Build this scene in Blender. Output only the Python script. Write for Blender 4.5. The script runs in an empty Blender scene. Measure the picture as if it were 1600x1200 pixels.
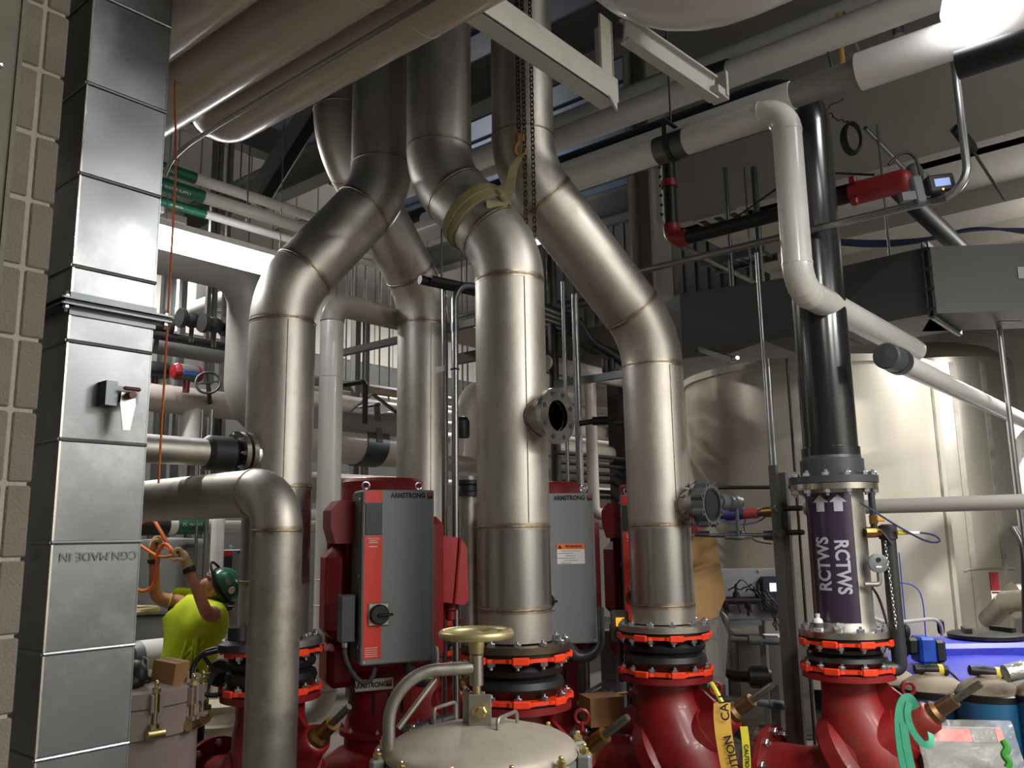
import bpy, math, random
from mathutils import Vector as V, Matrix
random.seed(4)
sc = bpy.context.scene
COL = sc.collection
R_ = math.radians
# ---------------------------------------------------------------- camera
# room axes: X runs away to the right, Y runs away to the left, Z is up; metres
F, PITCH, ROLL, YAW, HEYE = 1330.0, R_(10.0), R_(0.92), R_(40.0), 1.70
FH = V((math.cos(YAW), math.sin(YAW), 0)); RT = V((math.sin(YAW), -math.cos(YAW), 0)); UP = V((0, 0, 1))
CF = FH*math.cos(PITCH) + UP*math.sin(PITCH); CU = UP*math.cos(PITCH) - FH*math.sin(PITCH)
CR = RT*math.cos(ROLL) - CU*math.sin(ROLL); CV = RT*math.sin(ROLL) + CU*math.cos(ROLL)
EYE = V((0, 0, HEYE))
cd = bpy.data.cameras.new('camera'); cam = bpy.data.objects.new('camera', cd); COL.objects.link(cam)
cd.sensor_width = 36; cd.lens = F/1600*36; cd.clip_start = .05; cd.clip_end = 200
m = Matrix((CR, CV, -CF)).transposed().to_4x4(); m.translation = EYE; cam.matrix_world = m
sc.camera = cam
# ---------------------------------------------------------------- light and exposure
vs = sc.view_settings
vs.view_transform = 'Standard'; vs.look = 'None'; vs.gamma = 1; vs.use_curve_mapping = False; vs.exposure = 0.45
w = bpy.data.worlds.new('world'); sc.world = w; w.use_nodes = True
w.node_tree.nodes['Background'].inputs[0].default_value = (.9, .93, 1, 1)
w.node_tree.nodes['Background'].inputs[1].default_value = .06
def area_lamp(name, loc, sx, sy, power, col=(1, .975, .94), rot=(0, 0, 0)):
    l = bpy.data.lights.new(name, 'AREA'); l.shape = 'RECTANGLE'; l.size = sx; l.size_y = sy; l.energy = power; l.color = col
    o = bpy.data.objects.new(name, l); COL.objects.link(o); o.location = loc; o.rotation_euler = rot
    return o
LAMPS = [  # unseen strip lamps added for fill, two placed by duct and tank glare: x, y, z, power   (each has its fixture built further down)
    (3.58, -1.35, 4.0, 85), (1.7, -0.6, 4.5, 80), (2.6, -3.4, 4.6, 130), (4.7, -3.5, 4.4, 170), (9.7, 0.5, 4.2, 260), (4.2, 9.2, 5.4, 170), (9.5, 8.0, 5.6, 170), (2.6, 6.6, 4.4, 75), (5.0, -2.2, 6.4, 130),
]
LAMP_LEFT, LAMP_JAR = 9, 9
for i, (x, y, z, p) in enumerate(LAMPS):
    area_lamp('added_lamp_light', (x, y, z-.07), 1.3, .14, p)
    if i in (3, 4, 6): area_lamp('added_uplight', (x, y, z+.1), 1.3, .14, p*(.1 if i == 4 else .3), rot=(math.pi, 0, 0))  # upward fill added to brighten bulkhead and soffit
# ---------------------------------------------------------------- measuring helpers
def ray(u, v): return CF*F + CR*(u-800) + CV*(600-v)
def P(u, v, d): r = ray(u, v); return EYE + r*(d/r.dot(FH))           # point at forward distance d
def PX(u, v, x): r = ray(u, v); return EYE + r*((x-EYE.x)/r.x)
def PY(u, v, y): r = ray(u, v); return EYE + r*((y-EYE.y)/r.y)
def PZ(u, v, z): r = ray(u, v); return EYE + r*((z-EYE.z)/r.z)
def dep(p): return (p-EYE).dot(FH)
def pix(p): q = V(p)-EYE; z = q.dot(CF); return (800+F*q.dot(CR)/z, 600-F*q.dot(CV)/z)
AX, AY, AZ = V((1, 0, 0)), V((0, 1, 0)), V((0, 0, 1))
def frame(z, x=None):
    z = V(z).normalized()
    if x is None: x = AX if abs(z.x) < .9 else AY
    x = V(x); x = (x - z*x.dot(z)).normalized()
    return x, z.cross(x), z
# ---------------------------------------------------------------- mesh building
class MB:
    def __init__(s): s.v = []; s.f = []
    def add(s, vs_, fs):
        n = len(s.v); s.v += [V(p) for p in vs_]; s.f += [tuple(i+n for i in f) for f in fs]; return s
    def tube(s, path, r, n=24, caps=True, flat=None):
        path = [V(p) for p in path]; k = len(path)
        rs = r if isinstance(r, (list, tuple)) else [r]*k
        t = [(path[min(i+1, k-1)]-path[max(i-1, 0)]).normalized() for i in range(k)]
        x, y, z = frame(t[0]); vs_ = []
        for i in range(k):
            x = (x - t[i]*x.dot(t[i])).normalized(); y = t[i].cross(x)
            for j in range(n):
                a = 2*math.pi*j/n
                vs_.append(path[i] + (x*math.cos(a) + y*math.sin(a))*rs[i])
        fs = [(i*n+j, i*n+(j+1) % n, (i+1)*n+(j+1) % n, (i+1)*n+j) for i in range(k-1) for j in range(n)]
        if caps: fs += [tuple(range(n-1, -1, -1)), tuple((k-1)*n+j for j in range(n))]
        return s.add(vs_, fs)
    def lathe(s, prof, c, axis=AZ, n=28, closed=False):
        x, y, z = frame(axis); c = V(c); vs_ = []; k = len(prof)
        for (r, h) in prof:
            for j in range(n):
                a = 2*math.pi*j/n
                vs_.append(c + z*h + (x*math.cos(a)+y*math.sin(a))*max(r, 1e-5))
        fs = [(i*n+j, i*n+(j+1) % n, (i+1)*n+(j+1) % n, (i+1)*n+j) for i in range(k-1) for j in range(n)]
        if closed: fs += [((k-1)*n+j, (k-1)*n+(j+1) % n, (j+1) % n, j) for j in range(n)]
        else:
            if prof[0][0] > 1e-4: fs.append(tuple(range(n-1, -1, -1)))
            if prof[-1][0] > 1e-4: fs.append(tuple((k-1)*n+j for j in range(n)))
        return s.add(vs_, fs)
    def box(s, c, sx, sy, sz, ax=None, bev=0.0):
        X, Y, Z = ax or (AX, AY, AZ); c = V(c); hx, hy, hz = sx/2, sy/2, sz/2
        if not bev:
            vs_ = [c + X*(a*hx) + Y*(b*hy) + Z*(d*hz) for d in (-1, 1) for b in (-1, 1) for a in (-1, 1)]
            return s.add(vs_, [(0, 2, 3, 1), (4, 5, 7, 6), (0, 1, 5, 4), (2, 6, 7, 3), (0, 4, 6, 2), (1, 3, 7, 5)])
        b = min(bev, hx*.99, hy*.99, hz*.99); vs_ = []; idx = {}
        for sx_ in (-1, 1):
            for sy_ in (-1, 1):
                for sz_ in (-1, 1):
                    for ax_ in range(3):
                        h = [hx-b, hy-b, hz-b]; h[ax_] += b
                        idx[(sx_, sy_, sz_, ax_)] = len(vs_)
                        vs_.append(c + X*(sx_*h[0]) + Y*(sy_*h[1]) + Z*(sz_*h[2]))
        fs = []
        for ax_ in range(3):
            for sg in (-1, 1):
                o = [i for i in range(3) if i != ax_]; q = []
                for p_, r_ in ((-1, -1), (1, -1), (1, 1), (-1, 1)):
                    t = [0, 0, 0]; t[ax_] = sg; t[o[0]] = p_; t[o[1]] = r_; q.append(idx[(t[0], t[1], t[2], ax_)])
                fs.append(tuple(q))
            o = [i for i in range(3) if i != ax_]
            for p_ in (-1, 1):
                for r_ in (-1, 1):
                    q = []
                    for sg in (-1, 1):
                        t = [0, 0, 0]; t[ax_] = sg; t[o[0]] = p_; t[o[1]] = r_
                        q.append((idx[(*t, o[0])], idx[(*t, o[1])]))
                    fs.append((q[0][0], q[1][0], q[1][1], q[0][1]))
        for sx_ in (-1, 1):
            for sy_ in (-1, 1):
                for sz_ in (-1, 1): fs.append(tuple(idx[(sx_, sy_, sz_, a)] for a in range(3)))
        return s.add(vs_, fs)
    def bar(s, a, b, w, h, up=AZ):      # rectangular bar from a to b
        a, b = V(a), V(b); z = (b-a); L = z.length; z.normalize()
        if abs(z.dot(V(up))) > .95: up = AX
        x = z.cross(V(up)).normalized(); y = x.cross(z)
        return s.box((a+b)/2, w, h, L, (x, y, z))
    def prism(s, pts, o, X, Y, t):       # outline pts (2d) in plane o,X,Y, thickness t along X x Y
        o, X, Y = V(o), V(X), V(Y); Z = X.cross(Y); n = len(pts)
        vs_ = [o + X*p[0] + Y*p[1] + Z*h for h in (0, t) for p in pts]
        fs = [tuple(range(n-1, -1, -1)), tuple(range(n, 2*n))] + [(i, (i+1) % n, n+(i+1) % n, n+i) for i in range(n)]
        return s.add(vs_, fs)
    def ring(s, outer, inner, o, X, Y, t):  # two outlines with equal counts
        o, X, Y = V(o), V(X), V(Y); Z = X.cross(Y); n = len(outer)
        vs_ = [o + X*p[0] + Y*p[1] + Z*h for h in (0, t) for q in (outer, inner) for p in q]
        fs = []
        for i in range(n):
            j = (i+1) % n
            fs += [(j, i, n+i, n+j), (2*n+i, 2*n+j, 3*n+j, 3*n+i), (i, j, 2*n+j, 2*n+i), (n+j, n+i, 3*n+i, 3*n+j)]
        return s.add(vs_, fs)
    def ell(s, c, rx, ry, rz, ax=None, n=20, k=12):
        X, Y, Z = ax or (AX, AY, AZ); c = V(c); vs_ = []
        for i in range(k+1):
            th = math.pi*i/k
            for j in range(n):
                a = 2*math.pi*j/n
                vs_.append(c + X*(rx*math.sin(th)*math.cos(a)) + Y*(ry*math.sin(th)*math.sin(a)) + Z*(rz*math.cos(th)))
        return s.add(vs_, [(i*n+j, (i+1)*n+j, (i+1)*n+(j+1) % n, i*n+(j+1) % n) for i in range(k) for j in range(n)])
    def mesh(s, name, mat, org=V((0, 0, 0)), ang=32):
        me = bpy.data.meshes.new(name); me.from_pydata([tuple(p-org) for p in s.v], [], s.f); me.update()
        if mat: me.materials.append(mat)
        import bmesh
        b = bmesh.new(); b.from_mesh(me); bmesh.ops.recalc_face_normals(b, faces=b.faces); b.to_mesh(me); b.free()
        me.polygons.foreach_set('use_smooth', [True]*len(me.polygons)); me.set_sharp_from_angle(angle=R_(ang))
        return me
    def build(s, name, mat, parent=None, ang=32, label=None, **props):
        if parent is None:
            c = sum(s.v, V((0, 0, 0)))/len(s.v); org = V((c.x, c.y, min(p.z for p in s.v)))
        else: org = worg(parent)
        o = bpy.data.objects.new(name, s.mesh(name, mat, org, ang)); COL.objects.link(o)
        if parent is None: o.location = org
        else: o.parent = parent
        if label: o['label'] = label
        for k, x in props.items(): o[k] = x
        return o
def worg(o):
    t = V((0, 0, 0))
    while o: t = t + o.location; o = o.parent
    return t
def thing(name, label, cat, loc, group=None):
    o = bpy.data.objects.new(name, None); COL.objects.link(o); o.location = V(loc); o.empty_display_size = .1
    o['label'] = label; o['category'] = cat
    if group: o['group'] = group
    return o
def solo(name, mb, mat, label, cat, group=None, ang=32, **kw):
    o = mb.build(name, mat, None, ang); o['label'] = label; o['category'] = cat
    if group: o['group'] = group
    for k, x in kw.items(): o[k] = x
    return o
def struct(name, mb, mat, parent=None, ang=32):
    o = mb.build(name, mat, parent, ang)
    if parent is None: o['kind'] = 'structure'
    return o
def inst(me, name, parent, loc, zdir=AZ, scale=1.0, xdir=None):
    o = bpy.data.objects.new(name, me); COL.objects.link(o)
    x, y, z = frame(zdir, xdir); mm = Matrix((x, y, z)).transposed().to_4x4()
    if scale != 1.0: mm = mm @ Matrix.Scale(scale, 4)
    mm.translation = V(loc) - (worg(parent) if parent else V((0, 0, 0)))
    o.parent = parent; o.matrix_local = mm
    return o
def fil(pts, R, seg=9):                 # polyline with rounded corners
    pts = [V(p) for p in pts]; out = [pts[0]]
    for i in range(1, len(pts)-1):
        a, b, c = pts[i-1], pts[i], pts[i+1]
        r = R[i-1] if isinstance(R, (list, tuple)) else R
        d1 = (a-b); d2 = (c-b); l1, l2 = d1.length, d2.length; d1.normalize(); d2.normalize()
        th = d1.angle(d2); 
        if th > math.pi-.02 or r <= 0: out.append(b); continue
        t = min(r/math.tan(th/2), l1*.98, l2*.98); rr = t*math.tan(th/2)
        bis = (d1+d2).normalized(); ctr = b + bis*(rr/math.sin(th/2))
        s_, e_ = b+d1*t - ctr, b+d2*t - ctr; ang = s_.angle(e_); axn = s_.cross(e_).normalized()
        for k in range(seg+1): out.append(ctr + Matrix.Rotation(ang*k/seg, 3, axn) @ s_)
    out.append(pts[-1]); return out
def wav(path, amp, seed=0, sub=6):      # a cable: subdivide and wobble
    rnd = random.Random(seed); pts = []
    for a, b in zip(path, path[1:]):
        a, b = V(a), V(b)
        for k in range(sub): pts.append(a.lerp(b, k/sub) + V((rnd.uniform(-amp, amp), rnd.uniform(-amp, amp), rnd.uniform(-amp, amp))))
    pts.append(V(path[-1])); return smooth(pts, 3)
def smooth(pts, it=2):
    pts = [V(p) for p in pts]
    for _ in range(it):
        q = [pts[0]]
        for a, b in zip(pts, pts[1:]): q += [a.lerp(b, .25), a.lerp(b, .75)]
        q.append(pts[-1]); pts = q
        if len(pts) > 240: break
    return pts
# ---------------------------------------------------------------- materials
def lin(c):
    r = [x/255.0 for x in c]
    return tuple(x/12.92 if x <= .04045 else ((x+.055)/1.055)**2.4 for x in r)+(1,)
MATS = {}
def mat(name, col, rough=.5, metal=0., var=.0, vscale=6., bump=0., bscale=60., stretch=(1, 1, 1), rvar=0., stain=None, st_amt=.5, st_scale=3., coat=0., emit=None, es=0., trans=0., alpha=1., spec=.5, aniso=0.):
    if name in MATS: return MATS[name]
    M = bpy.data.materials.new(name); M.use_nodes = True; MATS[name] = M
    nt = M.node_tree; N, L = nt.nodes, nt.links; b = N['Principled BSDF']
    c = lin(col); b.inputs['Base Color'].default_value = c; b.inputs['Roughness'].default_value = rough; b.inputs['Metallic'].default_value = metal
    b.inputs['Specular IOR Level'].default_value = spec; b.inputs['Coat Weight'].default_value = coat; b.inputs['Coat Roughness'].default_value = .12
    b.inputs['Transmission Weight'].default_value = trans; b.inputs['Alpha'].default_value = alpha
    if emit: b.inputs['Emission Color'].default_value = lin(emit); b.inputs['Emission Strength'].default_value = es
    tc = N.new('ShaderNodeTexCoord'); mp = N.new('ShaderNodeMapping'); mp.inputs['Scale'].default_value = stretch; L.new(tc.outputs['Object'], mp.inputs[0])
    cur = None
    if var or rvar:
        n = N.new('ShaderNodeTexNoise'); n.inputs['Scale'].default_value = vscale; n.inputs['Detail'].default_value = 6; n.inputs['Roughness'].default_value = .62; L.new(mp.outputs[0], n.inputs[0])
        if var:
            mr = N.new('ShaderNodeMapRange'); mr.inputs[1].default_value = .3; mr.inputs[2].default_value = .7; mr.inputs[3].default_value = 1-var; mr.inputs[4].default_value = 1+var; L.new(n.outputs[0], mr.inputs[0])
            mx = N.new('ShaderNodeVectorMath'); mx.operation = 'SCALE'; mx.inputs[0].default_value = c[:3]; L.new(mr.outputs[0], mx.inputs['Scale']); cur = mx.outputs[0]
        if rvar:
            mr2 = N.new('ShaderNodeMapRange'); mr2.inputs[1].default_value = .3; mr2.inputs[2].default_value = .7; mr2.inputs[3].default_value = rough-rvar; mr2.inputs[4].default_value = rough+rvar; L.new(n.outputs[0], mr2.inputs[0]); L.new(mr2.outputs[0], b.inputs['Roughness'])
    if stain:
        n2 = N.new('ShaderNodeTexNoise'); n2.inputs['Scale'].default_value = st_scale; n2.inputs['Detail'].default_value = 9; n2.inputs['Roughness'].default_value = .7; L.new(mp.outputs[0], n2.inputs[0])
        cr = N.new('ShaderNodeMapRange'); cr.inputs[1].default_value = .5; cr.inputs[2].default_value = .72; cr.inputs[3].default_value = 0; cr.inputs[4].default_value = st_amt; L.new(n2.outputs[0], cr.inputs[0])
        mi = N.new('ShaderNodeMix'); mi.data_type = 'RGBA'; L.new(cr.outputs[0], mi.inputs[0])
        if cur: L.new(cur, mi.inputs[6])
        else: mi.inputs[6].default_value = c
        mi.inputs[7].default_value = lin(stain); cur = mi.outputs[2]
    if cur: L.new(cur, b.inputs['Base Color'])
    if bump:
        nb = N.new('ShaderNodeTexNoise'); nb.inputs['Scale'].default_value = bscale; nb.inputs['Detail'].default_value = 4; L.new(mp.outputs[0], nb.inputs[0])
        bp = N.new('ShaderNodeBump'); bp.inputs['Strength'].default_value = bump; bp.inputs['Distance'].default_value = .01; L.new(nb.outputs[0], bp.inputs['Height']); L.new(bp.outputs[0], b.inputs['Normal'])
    return M
M_SS = mat('stainless', (184, 179, 170), .48, 1, var=.12, vscale=5, rvar=.07, stretch=(1, 1, .5), stain=(122, 110, 96), st_amt=.5, st_scale=2.6, bump=.03, bscale=9)
M_SS2 = mat('stainless_dull', (168, 164, 155), .52, 1, var=.14, vscale=5, rvar=.06, stain=(90, 80, 66), st_amt=.5, st_scale=4, bump=.04, bscale=30)
M_SSB = mat('stainless_bright', (196, 192, 184), .24, 1, var=.08, vscale=9, rvar=.05)
M_WELD = mat('weld_tint', (150, 134, 114), .38, 1, var=.4, vscale=40, bump=.3, bscale=160)
M_HEAT = mat('heat_tint', (112, 96, 80), .34, 1, var=.3, vscale=14)
M_GALV = mat('galvanised', (122, 125, 128), .33, 1, var=.07, vscale=2.5, rvar=.07, bump=.06, bscale=2.2, stain=(196, 198, 196), st_amt=.3, st_scale=3)
M_GALVD = mat('galvanised_dull', (104, 108, 110), .42, 1, var=.1, vscale=6)
M_COND = mat('conduit_steel', (150, 152, 152), .33, 1, var=.06, vscale=8)
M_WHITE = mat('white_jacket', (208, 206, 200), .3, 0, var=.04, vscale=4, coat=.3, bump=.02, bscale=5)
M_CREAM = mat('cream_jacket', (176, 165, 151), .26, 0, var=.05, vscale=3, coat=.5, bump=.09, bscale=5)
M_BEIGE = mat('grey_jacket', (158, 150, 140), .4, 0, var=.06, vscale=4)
M_BLACK = mat('black_pvc', (26, 28, 30), .22, 0, var=.1, vscale=5, coat=.3)
M_GPVC = mat('grey_pvc', (62, 66, 70), .35, 0, var=.05)
M_RUB = mat('rubber', (18, 18, 18), .5, 0, var=.2, vscale=20)
M_RED = mat('red_paint', (118, 13, 17), .42, 0, var=.14, vscale=3, coat=.1, bump=.04, bscale=50, stain=(112, 58, 48), st_amt=.45, st_scale=4)
M_DRED = mat('dusty_red_paint', (136, 18, 20), .5, 0, var=.14, vscale=4, coat=.05, bump=.05, bscale=60, stain=(118, 58, 46), st_amt=.8, st_scale=3.2)
M_ORG = mat('orange_red_paint', (232, 62, 26), .42, 0, var=.06, vscale=20)
M_GREY = mat('grey_enamel', (128, 132, 136), .42, 0, var=.02, vscale=30)
M_GREYD = mat('grey_plastic', (84, 88, 90), .5, 0, var=.04)
M_BOLT = mat('zinc_bolt', (190, 196, 206), .3, 1, var=.1, vscale=60)
M_BRASS = mat('brass', (150, 118, 66), .36, 1, var=.15, vscale=20)
M_GOLD = mat('yellow_zinc', (200, 184, 128), .36, 1, var=.16, vscale=20, rvar=.08)
M_STEELW = mat('white_steel_paint', (178, 178, 168), .5, 0, var=.05, vscale=6, stain=(120, 104, 84), st_amt=.3, st_scale=6)
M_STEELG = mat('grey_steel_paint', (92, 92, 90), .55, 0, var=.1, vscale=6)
M_DARK = mat('dark_iron', (44, 44, 44), .5, .4, var=.2, vscale=12)
M_HOLE = mat('dark_hole', (20, 17, 15), .8)
M_CHAIN = mat('chain_steel', (60, 48, 38), .5, .8, var=.2, vscale=40)
M_CARD = mat('cardboard', (186, 148, 100), .8, 0, var=.08, vscale=8)
M_CMU = mat('concrete_block', (122, 116, 103), .9, 0, var=.1, vscale=9, bump=.5, bscale=130, stain=(110, 102, 88), st_amt=.4, st_scale=5)
M_MORTAR = mat('mortar', (168, 162, 148), .95, 0, var=.08, bump=.4, bscale=120)
M_FLOOR = mat('concrete_floor', (98, 92, 84), .6, 0, var=.15, vscale=1.5, bump=.1, bscale=30)
M_WALLP = mat('wall_panel', (188, 184, 174), .5, 0, var=.03)
M_CONC = mat('concrete_soffit', (150, 146, 138), .8, 0, var=.07, vscale=1.2, bump=.06, bscale=14)
M_DECK = mat('roof_deck', (72, 86, 106), .6, 0, var=.1)
M_PAPER = mat('paper_white', (228, 226, 220), .6)
M_INK = mat('ink_black', (14, 14, 14), .5)
# ================================================================ the room shell
ZC = 7.3
s = MB().box((6, 4, -.1), 22, 20, .2); struct('floor', s, M_FLOOR)
ceil = struct('ceiling', MB().box((6, 4, ZC+.1), 22, 20, .2), M_DECK)
rb = MB()                                   # ribs of the roof deck
for k in range(44): rb.box((-4.4+k*.5, 4, ZC-.02), .2, 19.6, .05)
rb.build('deck_ribs', M_DECK, ceil)['kind'] = 'stuff'
struct('wall_back', MB().box((6, 13.1, ZC/2), 22, .2, ZC), M_WALLP)
YB = 10.5
wb = struct('wall_far', MB().box((5.5, YB+.1, 5.9), 15, .2, 2.9), M_WALLP)      # light metal panel wall above a grey band
pj = []
for k in range(38):
    o = MB().box((-1.6+k*.4, YB-.012, 5.9), .388, .024, 2.88, bev=.008)
    if k == 0: pm = o.mesh('wall_sheet', M_WALLP, V((-1.6, YB-.012, 5.9)))
    inst(pm, 'wall_sheet', wb, (-1.6+k*.4, YB-.012, 5.9))
struct('wall_far', MB().box((5.5, YB+.1, 2.22), 15, .24, 4.46), M_STEELG)
struct('wall_right', MB().box((15.1, 4, ZC/2), .2, 20, ZC), M_CONC)
struct('wall_front', MB().box((6, -5.1, ZC/2), 22, .2, ZC), mat('pale_wall', (190, 188, 180), .7, var=.05))
struct('wall_left', MB().box((-4.1, 4, ZC/2), .2, 20, ZC), M_CONC)
# bulkhead wall over the tank bay and the lower soffit behind it
XBK, YBK, ZBK = 7.95, 4.3, 5.0
struct('wall_bulkhead', MB().box((XBK+.15, -.35, (ZC+ZBK)/2), .3, 2*(YBK+.35), ZC-ZBK), M_CONC)
sf = struct('ceiling_soffit', MB().box((11.6, -.35, ZBK+.05), 7, 2*(YBK+.35), .1), M_CONC)
for k in range(5): MB().box((9.2+k*1.2, -.35, ZBK-.1), .2, 9.2, .2).build('soffit_beam', M_CONC, sf)
# ---- block wall at the left edge of the photograph
YW, XE = 2.52, .945
wl = struct('wall_block', MB().box((-.95, YW+.082, 2.6), 2*(XE+.95)-.03, .18, 5.2).box((XE-.14, YW+1.4, 2.6), .2, 2.5, 5.2), M_MORTAR)  # second box: unseen return wall, added to darken the gap beside the duct
zc = [(.155+.2*k) for k in range(26)]
bm_full = MB().box((0, 0, 0), .39, .06, .19, bev=.006).mesh('block', M_CMU)
bm_cut = MB().box((0, 0, 0), .062, .06, .19, bev=.005).mesh('block', M_CMU)
rnd = random.Random(3)
for k, z in enumerate(zc):
    inst(bm_cut, 'block', wl, (XE-.035, YW+.015+rnd.uniform(0, .002), z), AZ, 1, AX)
    for j in range(3): inst(bm_full, 'block', wl, (XE-.076-.195-j*.4, YW+.015+rnd.uniform(0, .003), z), AZ, 1, AX)
xt = PY(22, 200, YW-.05).x
t = MB().box((xt-.09, YW-.055, 2.6), .17, .006, 5.2).box((xt-.006, YW-.04, 2.6), .012, .05, 5.2)
tr = thing('metal_trim', 'galvanised steel corner strip running up the block wall at the left edge', 'metal strip', (.9, YW-.1, 0))
t.build('strip', mat('galvanised_yellowed', (104, 102, 88), .6, .5, var=.12, vscale=8, stain=(120, 128, 120), st_amt=.5, st_scale=7), tr)
for z in (1.4, 2.2, 3.0): MB().lathe([(.008, 0), (.008, .004), (.004, .007)], (xt-.05, YW-.058, z), -AY, 10).build('screw', M_BOLT, tr)
# ---- steel column by the bulkhead corner
cp = P(1022, 500, 8.6)
co = thing('steel_column', 'beige painted steel column standing behind the rightmost bare steel riser', 'column', (cp.x, cp.y, 0))
X1, Y1 = AX, AY
q = MB().box((cp.x, cp.y-.13, ZC/2), .36, .03, ZC).box((cp.x, cp.y+.13, ZC/2), .36, .03, ZC); q.build('flange_plate', M_CONC, co)
MB().box((cp.x, cp.y, ZC/2), .03, .24, ZC).build('web_plate', M_CONC, co)
# dark corrugated sheet far behind the middle risers
sh = PX(930, 300, 12.5)
cs = thing('corrugated_sheet', 'dark ribbed metal sheeting seen high between the middle risers', 'metal sheeting', (12.6, 7.6, 3.6))
MB().box((12.7, 7.6, 6.35), .04, 5.6, 1.8).build('sheet', M_STEELG, cs)
rbm = MB().box((0, 0, 0), .06, .09, 1.8).mesh('rib', M_STEELG)
for k in range(24): inst(rbm, 'rib', cs, (12.65, 4.95+k*.23, 6.35))
# ================================================================ bare stainless risers
def bolt_mesh(r, h, m, n=6, shank=.0, sr=.5):
    b = MB().lathe([(r, 0), (r, h*.8), (r*.85, h)], (0, 0, 0), AZ, n)
    if shank: b.lathe([(r*sr, h), (r*sr, h+shank)], (0, 0, 0), AZ, 8)
    return b.mesh('bolt', m, ang=25)
ME_BOLT = bolt_mesh(.027, .026, M_BOLT, shank=.016, sr=.42)
ME_BOLTS = bolt_mesh(.014, .016, M_BOLT, shank=.014)
ME_BOLTG = bolt_mesh(.024, .03, M_GOLD, shank=.035)
def hole_ring(ro, ri, hr, nh, per=6):
    """outer and inner outline with equal counts for a plain ring"""
    n = 48
    o = [(ro*math.cos(2*math.pi*i/n), ro*math.sin(2*math.pi*i/n)) for i in range(n)]
    i_ = [(ri*math.cos(2*math.pi*i/n), ri*math.sin(2*math.pi*i/n)) for i in range(n)]
    return o, i_
def flange(parent, c, axis, ro, ri, th, m, name='flange'):
    x, y, z = frame(axis)
    o, i_ = hole_ring(ro, ri, 0, 0)
    return MB().ring(o, i_, V(c), x, y, th).build(name, m, parent, ang=30)
def weld(parent, c, axis, r, heat=.035):
    z = V(axis).normalized(); c = V(c)
    k = MB().lathe([(r-.002, -.009), (r+.004, -.005), (r+.005, 0), (r+.004, .005), (r-.002, .009)], c, z, 40).build('weld_seam', M_WELD, parent)
    if heat:
        MB().lathe([(r-.003, -heat), (r+.0012, -heat), (r+.0012, heat), (r-.003, heat)], c, z, 40).build('heat_band', M_HEATN, parent)
# heat tint fades out in ragged edges
M_HEATN = mat('heat_tint_ragged', (164, 154, 140), .4, 1, var=.25, vscale=14, stain=(186, 180, 170), st_amt=1.0, st_scale=7)
def riser(nm, label, lo, c1, c2, ztop, zbot, r, R, cuts=(), group=None, heat=.02):
    lo = V(lo); c1 = V((lo.x, lo.y, c1)); c2 = V(c2)
    t = thing(nm, label, 'pipe', (lo.x, lo.y, zbot))
    path = fil([(lo.x, lo.y, zbot), c1, c2, (c2.x, c2.y, ztop)], R, 12)
    e1, e2 = path[1:14], path[14:27]
    zs = [zbot] + sorted(cuts) + [e1[0].z]
    mats = [M_SSB2, M_SS, M_SS, M_SS]
    for i, (a, b) in enumerate(zip(zs, zs[1:])):
        MB().tube([(lo.x, lo.y, a), (lo.x, lo.y, b)], r, 40).build('pipe_spool', M_SSB2 if (i == 1 and len(zs) > 3) or (i == 0 and len(zs) == 3 and cuts) else M_SS, t)
        if i: weld(t, (lo.x, lo.y, a), AZ, r, heat)
    weld(t, e1[0], AZ, r, heat)
    MB().tube(e1, r, 40).build('elbow', M_SS, t)
    if (e2[0]-e1[-1]).length > .06:
        MB().tube([e1[-1], e2[0]], r, 40).build('pipe_spool', M_SS, t); weld(t, e1[-1], e2[0]-e1[-1], r, heat)
    weld(t, e2[0], c2-c1, r, heat)
    MB().tube(e2, r, 40).build('elbow', M_SS, t); weld(t, e2[-1], AZ, r, 0)
    MB().tube([e2[-1], (c2.x, c2.y, ztop)], r, 40).build('pipe_spool', M_SS, t)
    # long weld line up the spool, turned to the viewer
    d = V((-FH.x, -FH.y, 0)) if nm else 0
    ln = V(d); ln.rotate(Matrix.Rotation(R_(24), 3, 'Z'))
    MB().tube([V((lo.x, lo.y, zs[-2]+.02)) + ln*(r-.001), V((lo.x, lo.y, zs[-1]-.02)) + ln*(r-.001)], .0035, 6).build('long_seam', M_SSB, t)
    return t
M_SSB2 = mat('stainless_new', (172, 170, 167), .3, 1, var=.03, vscale=4, rvar=.03)
RS = .2032
p3 = V((3.70, 3.11, 0)); p4 = V((4.94, 2.905, 0)); p1 = V((3.06, 4.44, 0)); p2 = V((4.67, 4.85, 0))
r3 = riser('steel_riser', 'dented bare stainless riser in the middle with an open side flange and a strap', p3, 3.34, (3.555, 3.55, 3.90), 7.2, 1.13, RS, .5, (1.30, 1.74))
r4 = riser('steel_riser', 'rightmost bare stainless riser, with long slant and a valve on its side', p4, 3.02, (4.06, 3.28, 4.03), 7.2, 1.13, RS, .56, (1.24, 1.74))
r1 = riser('steel_riser', 'leftmost bare stainless riser, bending right over the red motor', p1, 3.22, (3.63, 4.18, 4.0), 7.2, 1.13, RS, .55, (1.45, 2.0))
r2 = riser('steel_riser', 'bare stainless riser farthest back, with a bright speckled patch', p2, 3.61, (3.69, 4.70, 4.56), 7.2, 1.13, RS, .56, (1.74,))
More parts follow.
